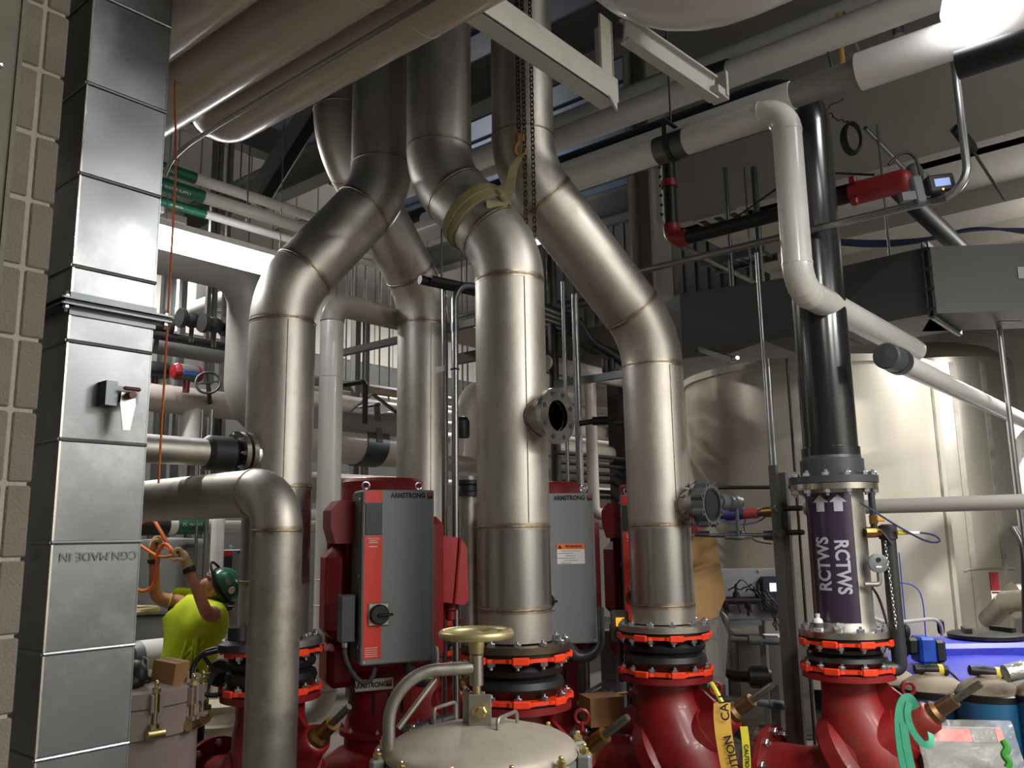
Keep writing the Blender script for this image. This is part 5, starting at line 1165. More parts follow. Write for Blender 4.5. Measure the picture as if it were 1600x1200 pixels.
for s_ in (-1, 1): MB().bar(a+V((0, s_*.215, 0)), a+V((0, s_*.16, .36)), .07, .012, up=AY).build('strap', M_STEELG, t)
MB().tube([a+V((0, -.2, .36)), a+V((0, .2, .36))], .018, 10).build('cross_bolt', M_GALVD, t)
MB().bar(a+V((-.35, -.1, .22)), a+V((.0, -.1, .47)), .05, .012).bar(a+V((.0, -.1, .47)), a+V((.35, -.1, .30)), .05, .012).build('spring_arm', M_STEELG, t)
# conduits with the bend
q = P(694, 650, 6.1); solo('conduit', MB().tube([(q.x, q.y, .0), (q.x, q.y, vz(690, 448, q))], .019, 16), M_COND, 'straight steel conduit left of the one with a bend, beside the middle riser', 'conduit')
q = P(711, 650, 6.0); zt4 = vz(712, 440, q); zc4 = vz(711, 640, q)
t = thing('conduit', 'steel conduit bending over at its top, just left of the middle riser', 'conduit', (q.x, q.y, 0))
MB().tube(fil([(q.x, q.y, 0), (q.x, q.y, zt4), (q.x+.9, q.y-.1, zt4)], .16), .025, 18).build('conduit_run', M_COND, t)
MB().lathe([(.025, -.035), (.029, -.035), (.029, .035), (.025, .035)], (q.x, q.y, vz(711, 512, q)), AZ, 18).build('coupling', M_GALV, t)
cz = vz(711, 577, q); 
for x_, r_ in ((0, .03),): MB().tube([V((q.x, q.y, cz))+(RT*math.cos(k*.42)+FH*math.sin(k*.42))*r_ for k in range(16)], .005, 6, False).build('clamp', M_DARK, t)
q2 = P(684, 578, 6.082); tg = MB().prism([(-.045, -.03), (.05, -.008), (.05, .034), (-.045, .012)], q2, RT, AZ, .003); o = solo('paper_tag', tg, M_PAPER, 'small white tag clamped to the left conduit beside the farthest riser', 'tag')
t = thing('dark_tubes', 'pair of dark open tube ends above the straight conduit', 'tubes', P(668, 432, 6.2))
MB().tube([P(690, 437, 6.15), V((P(690, 437, 6.15).x, P(690, 437, 6.15).y, ZC-.01))], .007, 6).build('rod', M_COND, t)
for dx in (0, .075): a = P(656, 437, 5.95)+RT*dx; MB().lathe([(.028, .0), (.034, 0), (.034, .5), (.0, .5), (.0, .02), (.028, .02)], a, (FH*.55+RT*.8-AZ*.04), 18).build('tube', M_DARK, t)
# right of the conduits
a = P(745, 615, 7.6); t = thing('tee_pipe', 'white elbowed pipe between the conduits and the middle riser', 'pipe', a); MB().tube(fil([a+AX*.8, a, a-AX*.12-AZ*.15, a-AX*.2-AZ*.6], .12), .12, 24).build('pipe_jacket', M_WP2, t)
q = P(722, 668, 6.6); solo('end_plug', MB().lathe([(0, 0), (.055, .0), (.06, .02), (.06, .13), (.04, .16), (0, .17)], q-AZ*.08, AZ, 20), M_RUB, 'black rounded cap between the conduits and the middle riser', 'cap')
q = P(733, 850, 6.5); t = thing('clamp_pipe', 'steel pipe with a black grooved clamp between the conduits and the middle riser', 'pipe', (q.x, q.y, 0)); zc5 = vz(733, 765, q)
MB().tube([(q.x, q.y, 0), (q.x, q.y, zc5+.1)], .065, 24).build('pipe_spool', M_SS2, t); MB().lathe([(.066, -.05), (.09, -.05), (.09, -.02), (.07, -.01), (.07, .03), (.09, .04), (.09, .07), (.066, .07)], (q.x, q.y, zc5), AZ, 24).build('clamp', M_RUB, t)
# ---------------------------------------------------------------- between the middle and right risers
post('conduit', 'thinner of two steel conduits above the controller with the warning label', 'conduit', 884, 440, 800, 6.9, .016, M_COND, zf=0)
post('conduit', 'thicker of two steel conduits above the controller with the warning label', 'conduit', 903, 460, 800, 6.9, .03, M_COND, zf=0)
post('dark_pipe', 'dark vertical pipe just right of the middle riser', 'pipe', 866, 400, 800, 7.6, .045, M_DARK, zf=0)
q = P(925, 700, 7.5); run('insulated_pipe', 'narrow white vertical pipe turning level behind the rightmost bare riser', 'pipe', [(q.x, q.y, vz(924, 592, q)), (q.x, q.y, vz(926, 803, q)), (q.x+.9, q.y-.2, vz(926, 803, q)), (q.x+.9, q.y-.2, 0)], .052, M_WP2, .07)
for k, (v, d, r, m) in enumerate(((585, 8.2, .075, M_WP2), (618, 8.9, .12, M_WP2), (650, 9.0, .06, M_WP2), (676, 8.6, .07, M_WP2), (708, 8.4, .085, M_WP2), (818, 8.6, .06, M_BEIGE))):
    a = P(930, v, d); t = thing('level_pipe', ['topmost', 'second', 'third', 'fourth', 'fifth', 'lowest'][k]+' white level pipe in the gap between the two right risers', 'pipe', a); MB().tube([along(a, AX, 850), along(a, AX, 985)+AX*.5], r, 22).build('pipe_jacket', m, t)
for k, v in enumerate((713, 727, 740, 752, 768, 777)):
    a = P(930, v, 8.0+.12*k); solo('dark_bar', MB().tube([along(a, AX, 868), along(a, AX, 985)+AX*(1.6 if k == 5 else .5)], .020, 10), M_DARK, ['topmost', 'second', 'third', 'fourth', 'fifth', 'lowest'][k]+' thin dark level pipe low between the two right risers', 'pipe')
q = P(968, 700, 8.6); post('dark_post', 'dark steel post close behind the rightmost bare riser', 'post', 968, 580, 900, 8.6, .07, M_DARK, True, zf=0)
a = P(900, 596, 7.1); t = thing('strut_rail', 'galvanised strut rail level with the open flange, between the right risers', 'strut rail', a); MB().bar(along(a, -AY, 868), along(a, -AY, 985), .05, .06).build('channel', M_GALV, t); lq_ = along(a, -AY, 984); MB().bar(V((lq_.x, lq_.y, 0)), lq_, .05, .05).build('leg', M_GALV, t)
a = P(905, 662, 6.6); run('black_hose', 'black rubber hose level between the open flange and the rightmost riser', 'hose', [a, P(940, 656, 6.6), P(965, 662, 6.5), P(990, 660, 6.4)], .021, M_RUB, .06)
q = P(938, 658, 6.58); solo('hose_sleeve', MB().tube([P(926, 658, 6.59), P(950, 657, 6.57)], .034, 16), M_RUB, 'thicker black sleeve on the hose beside the open flange', 'sleeve')
t = thing('hose_bundle', 'bundle of thick black hoses curving down behind the slanted right riser', 'hoses', P(900, 510, 7.4))
for k in range(4):
    d = 7.3+.07*k; MB().tube(smooth([P(845, 478+9*k, d+.3), P(880, 492+7*k, d), P(905, 500+9*k, d), P(922, 535+5*k, d), P(955, 552-2*k, d), P(985, 575, d)], 3), .04, 12).build('hose', M_RUB, t)
for k, u in enumerate((938, 948)): q = P(u+8, 575, 7.3); solo('dark_lug', MB().lathe([(.02, 0), (.03, .02), (.03, .12), (.02, .14)], q-AZ*.05, AZ, 12), M_DARK, ['left', 'right'][k]+' one of two dark lugs hanging under the black hose bundle', 'lug')
t = thing('dark_pipe', 'dark pipe with fittings passing behind the slanted right riser', 'pipe', P(880, 475, 7.8)); a = P(852, 484, 7.6); MB().tube([a, P(930, 470, 7.9)], .05, 16).lathe([(.07, -.05), (.07, .05)], P(872, 481, 7.65), (RT*.9+FH*.3), 16).build('pipe_spool', M_DARK, t)
# low clutter between valves
t = thing('carton', 'brown carton with torn flap low between the two right valves', 'box', P(940, 1100, 6.0)); q = P(940, 1108, 5.95); MB().box(q, .24, .2, .18, (rot2(RT, .3), rot2(FH, .3), AZ)).build('carton_body', mat('brown_carton', (150, 112, 72)), t); MB().bar(P(914, 1092, 6.05), P(980, 1082, 6.1), .05, .01).build('flap', M_CARD, t); MB().box((q.x, q.y, (q.z-.09)/2), .18, .16, q.z-.09).build('stand', M_DARK, t)
t = thing('metal_bracket', 'small light grey metal frame lying on the carton between the valves', 'frame', P(935, 1075, 6.2))
for a, b in (((914, 1083), (943, 1067)), ((943, 1067), (955, 1085)), ((920, 1088), (950, 1072))): MB().bar(P(*a, 6.15), P(*b, 6.15), .03, .015).build('frame_bar', M_GREY, t)
post('grey_post', 'dark grey square post low behind the rubber joint of the middle riser', 'post', 898, 1010, 1200, 6.6, .05, M_GREYD, True, zf=0)
post('pale_post', 'pale grey panel post left of the rightmost rubber joint', 'post', 958, 985, 1080, 7.0, .07, M_GREY, True, zf=0)
run('flex_conduit', 'grey flexible conduit looping below the controller with the warning label', 'conduit', [P(885, 985, 6.0), P(893, 1020, 6.0), P(925, 1040, 6.0), P(936, 1000, 6.05), P(934, 950, 6.1)], .042, M_GPVC, .12)
t = thing('orange_light_box', 'grey control box with an orange lit square left of the rightmost riser', 'control box', P(970, 975, 5.75)); q = P(968, 978, 5.8); MB().box(q, .11, .09, .2, (RT, FH, AZ), bev=.008).build('box_body', M_GREYD, t); MB().box(q-FH*.046+AZ*.03, .055, .006, .055, (RT, FH, AZ)).build('lit_square', mat('amber_light', (250, 170, 40), .4, emit=(255, 170, 40), es=.8), t); MB().tube([q-AZ*.1, q-AZ*.35-RT*.0], .02, 10).build('stub_conduit', M_GPVC, t)
# dark valve body by the strainer
t = thing('ball_valve', 'small steel hose fitting lying behind the strainer lid, left of the yoke', 'fitting', P(650, 1140, 4.2)); a, b = P(628, 1148, 4.15), P(705, 1122, 4.25); d_ = (b-a).normalized()
MB().lathe([(.0, .0), (.03, 0), (.036, .02), (.036, .06), (.028, .07), (.028, .13), (.036, .14), (.036, .19), (.024, .2), (.024, .27), (0, .27)], a, d_, 18).build('fitting_body', M_DARK, t)
# ================================================================ details at the right
# level conduits along Y below the bulkhead
a = P(1000, 424, 5.9); ca = V(a); ec = along(a, -AY, 1500)
q = V((ec.x, ec.y-.05, ec.z)); zt5 = vz(1518, 70, q)
t = thing('conduit', 'long steel conduit running level to the right and bending up past the lit meter', 'conduit', q)
MB().tube(fil([a+AY*.35, q, (q.x, q.y, zt5+1.5)], .16, 10), .023, 16).build('conduit_run', M_COND, t)
MB().lathe([(.023, -.04), (.027, -.04), (.027, .04), (.023, .04)], q+AY*.16, AY, 16).build('coupling', M_GALV, t)
a = P(1120, 395, 6.2); 
c0 = P(1065, 385, 7.2); c1 = along(c0, AX, 1195); solo('conduit', MB().tube([c0, c1], .024, 14), M_COND, 'shiny steel conduit slanting right behind the level one, above the grey duct end', 'conduit')
# dark sprinkler pipe with red fittings
q = P(1048, 330, 6.7); zb6 = vz(1052, 377, q); 
t = thing('sprinkler_pipe', 'black sprinkler pipe with red grooved fittings under the bulkhead', 'pipe', (q.x, q.y, zb6))
MB().tube([(q.x, q.y, zb6+.1), (q.x, q.y, zb6+.85)], .054, 22).build('pipe_spool', M_BLACKM if 'M_BLACKM' in globals() else M_RUB, t)
ye = along(V((q.x, q.y, zb6)), -AY, 1368).y
MB().tube([(q.x, q.y-.1, zb6), (q.x, ye, zb6)], .056, 22).build('pipe_spool', M_RUB, t)
M_FIT = mat('red_fitting', (128, 28, 28), .45, var=.1)
MB().tube(fil([(q.x, q.y, zb6+.14), (q.x, q.y, zb6), (q.x, q.y-.14, zb6)], .1), .068, 22).build('elbow_fitting', M_FIT, t)
MB().lathe([(.056, -.03), (.07, -.03), (.07, .03), (.056, .03)], (q.x, q.y, vz(1048, 288, q)), AZ, 22).build('coupling', M_FIT, t)
rq = V((q.x, ye-.02, zb6)); MB().tube([rq+AY*.19, rq-AY*.17], .08, 24).ell(rq-AY*.17, .08, .06, .08).build('tee_fitting', M_FIT, t)
for s_ in (-1, 1): MB().box(rq+V((-.06, .15, -.08*s_)), .05, .05, .05, bev=.008).build('fitting_lug', M_FIT, t)
b6 = along(rq, AX, 1482); MB().tube([rq-AY*.1, b6-AY*.1], .072, 22).build('branch_pipe', M_RUB, t)
MB().tube(fil([(q.x, q.y-.5, zb6+.03), (q.x, q.y-1.1, zb6+.28), (q.x, ye, zb6+.1)], .3), .008, 6).build('cable', M_RUB, t)
# perforated strut beside it
q = P(1032, 315, 6.9); t = thing('perforated_strut', 'pale perforated strut channel beside the black sprinkler drop', 'strut channel', (q.x, q.y, vz(1032, 345, q))); z0, z1 = vz(1032, 348, q), vz(1032, 255, q)
MB().box((q.x, q.y, (z0+z1)/2+.1), .05, .05, z1-z0+.2).build('channel', M_STEELW, t)
for k in range(7): MB().lathe([(.014, 0), (.014, .002)], V((q.x, q.y, z0+.06+k*.085))-FH*.037, -FH, 10).build('slot_hole', M_HOLE, t)
# ceiling diffuser and wall plates under the soffit
t = thing('air_diffuser', 'small black slotted air diffuser in the pale soffit, right of sprinkler drop', 'diffuser', PZ(1137, 348, ZBK-.02)); a = PZ(1137, 348, ZBK-.02)
MB().box(a, .62, .5, .02).build('frame', M_CONC, t)
for k in range(3): MB().box(a+V((0, -.17+k*.17, -.013)), .5, .07, .012).build('slot', M_HOLE, t)
# cable tray with rods in the gap left of the white drop pipe
t = thing('cable_tray', 'dark cable tray on thin rods left of the dropping white pipe', 'cable tray', P(1160, 420, 7.8)); a = P(1105, 418, 8.0); b = along(a, -AY, 1205)
for s_ in (-1, 1): MB().bar(a+AX*.15*s_, b+AX*.15*s_, .02, .07).build('rail', M_GALVD, t)
for k in range(8): c = a.lerp(b, (k+.5)/8); MB().bar(c-AX*.15, c+AX*.15, .02, .02).build('rung', M_GALVD, t)
for u, w_ in ((1141, .022), (1187, .03), (1172, .01)): q = P(u, 400, 7.4); solo('strut_post', MB().tube([(q.x, q.y, vz(u, 450, q)), (q.x, q.y, ZBK)], w_, 10), M_GALVD, {1141: 'thick grey strut hanging left of the cable tray end', 1187: 'grey strut hanging nearest to the dropping white pipe', 1172: 'thin rod hanging between two grey struts by the cable tray'}[u], 'strut')
# coiled black hose, instrument, bullet camera, cables
q = P(1333, 214, 6.6); t = thing('hose_coil', 'black coiled cable hanging on the bulkhead right of the black riser', 'cable coil', q)
X_, Y_, Z_ = frame((-.6, -.75, .1))
for k in range(4): MB().tube([q + V((0, 0, 0)) + (RT*math.cos(2*math.pi*j/24)*(.062+.006*k) + AZ*math.sin(2*math.pi*j/24)*(.13+.006*(k % 2)) + FH*.015*k) for j in range(25)], .012, 8, False).build('coil_turn', M_RUB, t)
MB().tube(wav([q+AZ*.13, q+AZ*.16-RT*.12, q+AZ*.24-RT*.2, q+AZ*.34-RT*.05], .02, 2), .006, 6).build('cable', M_RUB, t)
cc = P(1352, 200, 6.4); c2 = along(cc, AX, 1448); solo('conduit', MB().tube([cc, c2], .018, 12), M_GALVD, 'dull conduit slanting down from the black cable coil to the meter', 'conduit')
q = along(ca, -AY, 1470)+AZ*.085; t = thing('meter', 'dark electronic meter with a lit bluish screen above the long conduit', 'meter', q); bX = (RT*.98+AZ*.12).normalized(); bZ = bX.cross(-FH)*-1; bZ = (AZ - bX*AZ.dot(bX)).normalized(); bY = bZ.cross(bX)
MB().box(q, .155, .07, .105, (bX, bY, bZ), bev=.01).build('meter_case', M_DARK, t)
MB().box(q-bY*(-.0) + bY*(-.037) if bY.dot(FH) > 0 else q+bY*.037, .088, .004, .045, (bX, bY, bZ)).build('screen', mat('lcd_screen', (120, 140, 190), .3, emit=(130, 150, 205), es=.6), t)
MB().lathe([(.006, 0), (.006, .003)], q-FH*.036-AZ*.042, -FH, 8).build('indicator', mat('amber_lamp', (250, 200, 60), .4, emit=(255, 200, 60), es=1.5), t)
MB().box(q-bX*.13-AZ*.02, .06, .06, .17, (bX, bY, bZ), bev=.01).box(q-bX*.19-AZ*.05, .08, .05, .05, (bX, bY, bZ)).build('bracket', M_GREYD, t)
MB().tube(smooth([q-bX*.1+AZ*.06, q-bX*.12+AZ*.2, q-bX*.2+AZ*.23, q-bX*.28+AZ*.16], 2), .009, 8).build('cable', M_RUB, t)
t = thing('conduit_fitting', 'cluster of grey conduit fittings left of the lit meter', 'fitting', P(1428, 270, 5.7)); q = P(1428, 270, 5.7)
MB().ell(q, .06, .06, .07).box(q+RT*.06-AZ*.06, .09, .07, .12, bev=.02).lathe([(.03, 0), (.035, .02), (.035, .12), (.03, .13)], q-RT*.03+AZ*.02, RT-AZ*.7, 14).build('fitting_body', M_GREYD, t)
q = P(1505, 215, 5.8); t = thing('bullet_camera', 'dark tube shaped camera pointing up left beside the vertical conduit', 'camera', q); d_ = (P(1492, 196, 5.8)-P(1522, 235, 5.9)).normalized()
MB().lathe([(0, .09), (.035, .09), (.042, .1), (.042, -.1), (.03, -.14), (0, -.145)], q, d_, 20).build('camera_body', M_DARK, t); MB().tube([q+AZ*-.04, q-AZ*.32], .008, 8).tube([q-d_*.1, V((XBK+.02, q.y, q.z-.05))], .012, 8).build('mount', M_DARK, t)
t = thing('blue_cable', 'sagging bundle of blue cables above the grey duct, right of the black riser', 'cables', P(1380, 375, 7.2))
for k in range(4): MB().tube(smooth([P(1290, 374+2*k, 7.1), P(1380, 378+3*k, 7.15), P(1460, 372+k, 7.2), P(1520, 358-2*k, 7.2), P(1620, 358+3*k, 7.2)], 3), .012, 8).build('cable', mat('blue_cable', (36, 44, 84), .5), t)
# black pipe at the right top corner and tan rods
a = P(1470, 104, 4.55); b = P(1640, 48, 4.35); b.z = a.z; b.x = a.x
a = PX(1528, 92, 4.75); solo('dark_pipe', MB().tube([a+AY*.1, a-AY*3], .075, 24), M_RUB, 'dark pipe at the top right corner under the bright jar lamp', 'pipe')
a = PX(1590, 42, 5.0); solo('dark_pipe', MB().tube([a+AY*.05, a-AY*3], .1, 24), M_RUB, 'dark thick pipe touching the right border beside the bright jar lamp', 'pipe')
for k, (u0, v0, u1, v1, m, r) in enumerate(((1309, 33, 1317, 92, mat('yellow_rod', (196, 160, 84), .5), .018), (1283, 50, 1300, 100, M_GALV, .012), (1318, 30, 1343, 78, mat('pink_rod', (168, 128, 120), .5), .01), (1292, 70, 1335, 88, M_GALV, .01))):
    solo('support_rod', MB().tube([P(u0, v0-12, 5.9), P(u1, v1+6, 5.9)], r, 10), m, ['thick yellow rod above the bare grey pipe stretch at top right', 'pale slanting rod left of the yellow rod at top right', 'pinkish slanting rod right of the yellow rod at top right', 'pale cross rod behind the yellow rod at top right'][k], 'rod')
q = P(1401, 20, 6.0); solo('hanger_post', MB().tube([(q.x, q.y, vz(1401, 55, q)), (q.x, q.y, ZC)], .04, 14), M_GALV, 'shiny steel post above the white pipe left of the bright jar lamp', 'post')
# jar lamp
jl = P(1516, 18, 4.15); t = thing('jar_lamp', 'glaring white jar lamp hanging at the top right corner', 'light', jl)
MB().lathe([(.0, -.16), (.05, -.152), (.1, -.12), (.135, -.06), (.145, .02), (.12, .12)], jl, AZ, 28).build('jar', mat('lit_jar', (255, 255, 255), .4, emit=(250, 248, 255), es=LAMP_JAR if 'LAMP_JAR' in globals() else 22), t)
MB().lathe([(.12, .11), (.13, .12), (.13, .2), (.06, .24), (.02, .26)], jl, AZ, 28).build('lamp_head', M_GREYD, t); MB().tube([jl+AZ*.25, V((jl.x, jl.y, ZC-.01))], .012, 8).build('stem', M_COND, t)
# ---------------------------------------------------------------- posts and conduits left of the black riser
q = P(1222, 930, 5.75); t = thing('strut_post', 'dark strut post standing left of the purple labelled spool', 'post', (q.x, q.y, 0)); zt6 = vz(1222, 727, q)
MB().box((q.x, q.y, zt6/2), .05, .05, zt6).box(V((q.x, q.y, zt6/2))+RT*.06, .04, .05, zt6-.1).build('channel', M_STEELG, t)
for v in (795, 832): 
    zz = vz(1235, v, q); MB().tube([(q.x, q.y, zz), V((q.x, q.y, zz))+RT*.12-FH*.15], .018, 10).build('clamp_rod', M_DARK, t); MB().lathe([(.03, 0), (.03, .03)], V((q.x, q.y, zz))-FH*.03, -FH, 12).build('clamp_nut', M_GALV, t)
for k, (u, v0, r) in enumerate(((1196, 395, .013), (1207, 560, .02), (1238, 560, .010))): post('conduit', ['leftmost thin', 'thicker middle', 'rightmost thin dark'][k]+' conduit rising left of the black riser', 'conduit', u, v0, 800, 6.0, r, M_COND if k < 2 else M_DARK, zf=0)
# grey control board with lit controller
q = P(1180, 930, 7.0); t = thing('control_board', 'grey backboard with valves and a dark lit controller, left of the strut post', 'panel', (q.x, q.y, .02)); zb7, zt7 = vz(1180, 970, q), vz(1180, 888, q)
n_ = rot2(-FH, R_(-6)); X_ = rot2(RT, R_(-6))
MB().box((q.x, q.y, (zb7+zt7)/2), .62, .03, zt7-zb7, (X_, n_, AZ), bev=.006).build('board', M_GREY, t)
for s_ in (-.28, .05, .28): MB().box(V((q.x, q.y, zt7/2-.02))-n_*.04+X_*s_, .05, .05, zt7-.05).build('leg', M_STEELG, t)
c = P(1210, 928, 6.93); MB().box(c, .20, .1, .27, (X_, n_, AZ), bev=.01).build('controller_case', mat('dark_navy_case', (30, 34, 48), .4), t)
MB().box(c+n_*.053-X_*.0+AZ*.055, .085, .004, .065, (X_, n_, AZ)).build('screen', mat('lit_screen', (200, 214, 224), .3, emit=(205, 220, 232), es=.9), t)
for k in range(3): MB().box(c+n_*.052-X_*.06-AZ*(.01+.025*k), .05-.012*k, .002, .012, (X_, n_, AZ)).build('key_row', M_GALVD, t)
MB().prism([(-.016, 0), (.016, 0), (0, .028)], P(1187, 893, 6.96), X_, AZ, .002).build('warning_triangle', mat('amber_sticker', (190, 140, 50), .5), t)
c = P(1160, 938, 6.85)
MB().tube([c-X_*.16, c+X_*.14], .03, 14).build('manifold', M_DARK, t)
for k in range(4): 
    b = c+X_*(-.13+.085*k); MB().lathe([(.02, 0), (.026, .02), (.026, .06), (.012, .07), (.012, .12)], b, AZ*(1 if k % 2 else -1), 12).build('manifold_valve', M_DARK, t)
    MB().bar(b-AZ*.02-n_*-.03, b-AZ*.09-n_*-.04+X_*.02, .012, .008).build('valve_lever', M_GALVD, t)
rn = random.Random(8)
for k in range(5): MB().tube(wav([c+X_*(-.1+.07*k)+AZ*.08, c+X_*(.02+.05*k)+AZ*(.16-.04*k)+n_*.05, P(1205+4*k, 960, 6.85), P(1212+3*k, 985, 6.85)], .015, k), .006, 6).build('cable', M_RUB, t)
MB().box(P(1150, 972, 6.8), .36, .2, .03, (X_, n_, AZ)).build('shelf', M_GREYD, t)
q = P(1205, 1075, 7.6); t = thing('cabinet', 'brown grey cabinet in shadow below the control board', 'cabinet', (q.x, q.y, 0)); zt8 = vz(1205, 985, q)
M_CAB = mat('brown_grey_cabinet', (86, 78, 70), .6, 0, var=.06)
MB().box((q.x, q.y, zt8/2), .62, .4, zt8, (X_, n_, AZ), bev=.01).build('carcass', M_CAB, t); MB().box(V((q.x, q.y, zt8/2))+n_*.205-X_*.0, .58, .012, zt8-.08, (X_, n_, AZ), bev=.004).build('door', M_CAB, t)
solo('white_tray', MB().box(P(1215, 993, 6.75), .2, .14, .012, (X_, n_, AZ)), M_PAPER, 'small pale tray on the shadowed cabinet under the controller', 'tray')
# black elbowed drain pipe with ribbed cap, level pipe with fittings
run('black_pipe', 'black elbowed plastic pipe beside the cardboard sheet, ending in a ribbed cap', 'pipe', [P(1098, 960, 6.3), P(1131, 958, 6.25), P(1137, 1056, 6.15), P(1176, 1058, 6.0)], .036, M_RUB, .07)
q = P(1186, 1058, 5.95); t = thing('ribbed_cap', 'black ribbed coupling behind the brass stem of the tape hung valve', 'coupling', q); d_ = (RT*.95-FH*.2)
MB().lathe([(.04, -.07), (.065, -.06), (.065, .06), (.05, .08), (0, .085)], q, d_, 18).build('coupling_body', M_RUB, t)
for k in range(6): a_ = k*math.pi/3; x_, y_, z_ = frame(d_); MB().bar(q+(x_*math.cos(a_)+y_*math.sin(a_))*.066-z_*.05, q+(x_*math.cos(a_)+y_*math.sin(a_))*.066+z_*.05, .018, .018).build('rib', M_RUB, t)
t = thing('level_pipe', 'grey level pipe with two unions in front of the shadowed cabinet', 'pipe', P(1160, 998, 6.5)); a, b = P(1108, 996, 6.5), P(1222, 1003, 6.4); MB().tube([a, b], .019, 14).build('pipe_spool', M_GREYD, t)
for u in (1180, 1205): c = P(u, 1000.5, 6.43); MB().lathe([(.02, -.05), (.034, -.045), (.034, .045), (.02, .05)], c, b-a, 16).build('union', M_GREYD, t)
t = thing('pipe_stand', 'flat strut upright with a crossing grey rod behind the tape hung valve', 'stand', P(1213, 1140, 6.2)); q = P(1214, 1140, 6.2); MB().box((q.x, q.y, vz(1214, 1070, q)/2), .06, .02, vz(1214, 1070, q), (RT, FH, AZ)).build('upright', M_GALVD, t)
MB().tube([P(1130, 1092, 6.1), P(1236, 1103, 6.1)], .024, 14).lathe([(.03, -.05), (.03, .05)], P(1213, 1101, 6.1), P(1236, 1103, 6.1)-P(1130, 1092, 6.1), 14).build('cross_rod', M_GREYD, t)
solo('plastic_film', MB().prism([(0, 0), (.12, .02), (.16, .35), (.06, .62), (.0, .55)], P(1106, 1075, 6.08), RT, AZ, -.012), mat('clear_film', (180, 178, 172), .3, 0, coat=.4, bump=.8, bscale=22, alpha=.35), 'crumpled clear plastic film hanging under the cardboard sheet', 'plastic film')
# ---------------------------------------------------------------- fittings on the right of the labelled spool
M_DPV = mat('dark_grey_pvc', (44, 46, 48), .4)
xo = p5.x+.12
t = thing('drain_pipe', 'dark grey plastic drain pipe with brass valve, hanging right of the labelled spool', 'pipe', P(1400, 1045, 5.15))
q = P(1397, 940, 5.15); zq0, zq1 = vz(1402, 1045, q), vz(1388, 835, q)
MB().tube(fil([(q.x, q.y, zq1), (q.x, q.y, zq0), V((q.x, q.y, zq0))-RT*.10], .035), .042, 20).build('pipe_run', M_DPV, t)
MB().lathe([(.042, -.03), (.052, -.025), (.052, .05), (.03, .06)], (q.x, q.y, zq1), AZ, 20).build('adapter', M_DPV, t)
v0_ = P(1352, 832, 5.15); v1_ = V((q.x, q.y, zq1+.07))
MB().tube([v0_, V((v1_.x, v1_.y, v0_.z))], .024, 14).lathe([(.032, -.03), (.032, .03)], v0_+RT*.03, RT, 8).lathe([(.036, -.03), (.036, .03)], v0_+RT*.13, RT, 8).lathe([(.03, -.02), (.03, .02)], v0_+RT*.07, RT, 12).build('brass_valve', M_BRASS, t)
MB().bar(v0_+RT*.07-FH*.04+AZ*.02, v0_+RT*.13-FH*.06-AZ*.07, .02, .006).build('lever', M_SSB, t)
MB().tube([v0_+RT*.055, v0_+RT*.055+AZ*.24], .02, 12).build('riser_tube', M_DPV, t); MB().lathe([(.026, 0), (.026, .05)], v0_+RT*.055+AZ*.05, AZ, 8).build('valve_body', M_BRASS, t)
MB().box(v0_+RT*.09+AZ*.075-FH*.02, .05, .02, .025, (RT, FH, AZ), bev=.006).build('yellow_handle', mat('yellow_handle', (206, 150, 40), .5), t)
t = thing('tagged_cable', 'dark blue cable loop with yellow tag right of the labelled spool', 'cable', P(1420, 832, 5.1))
MB().tube(smooth([P(1345, 786, 5.1), P(1375, 805, 5.05), P(1412, 828, 5.05), P(1450, 848, 5.1), P(1472, 847, 5.15), P(1462, 836, 5.15), P(1438, 832, 5.1), P(1400, 832, 5.1)], 3), .006, 8).build('cable', mat('navy_cable', (36, 44, 90), .4), t)
MB().lathe([(.014, 0), (.014, .05)], P(1402, 832, 5.08), RT, 12).build('yellow_tag', mat('yellow_tag', (214, 190, 50), .5), t); MB().lathe([(.01, 0), (.01, .075)], P(1416, 833, 5.08), RT, 12).build('clear_sleeve', M_PAPER, t)
q = P(1372, 880, 5.1); t = thing('pressure_gauge', 'round grey pressure switch with a black hole, right of the labelled spool', 'gauge', q); n_ = (-FH-RT*.2).normalized()
MB().lathe([(.0, -.03), (.05, -.03), (.055, -.02), (.055, .015), (.046, .02), (0, .02)], q, n_, 28).build('gauge_body', M_GREY, t); MB().lathe([(.014, .02), (.014, .024)], q+AZ*.02, n_, 14).build('hole', M_RUB, t); MB().box(q-AZ*.02+n_*.021, .036, .004, .01, (RT, n_, AZ)).build('maker_plate', M_PAPER, t)
MB().tube(fil([q-AZ*.05, q-AZ*.12, q-AZ*.12-RT*.09], .02), .014, 12).build('pipe_leg', M_SS2, t)
lkm = MB().tube([V((.006*math.cos(2*math.pi*k/10), 0, .012*math.sin(2*math.pi*k/10))) for k in range(11)], .0022, 5, False).mesh('chain_link', M_SSB)
q0_ = P(1383, 848, 5.05); t = thing('lockout_chain', 'thin shiny chain hanging from the brass valve lever', 'chain', q0_)
for k in range(26): inst(lkm, 'chain_link', t, q0_-AZ*(.019*k)+RT*.0008*k, AZ, 1, AX if k % 2 else AY)
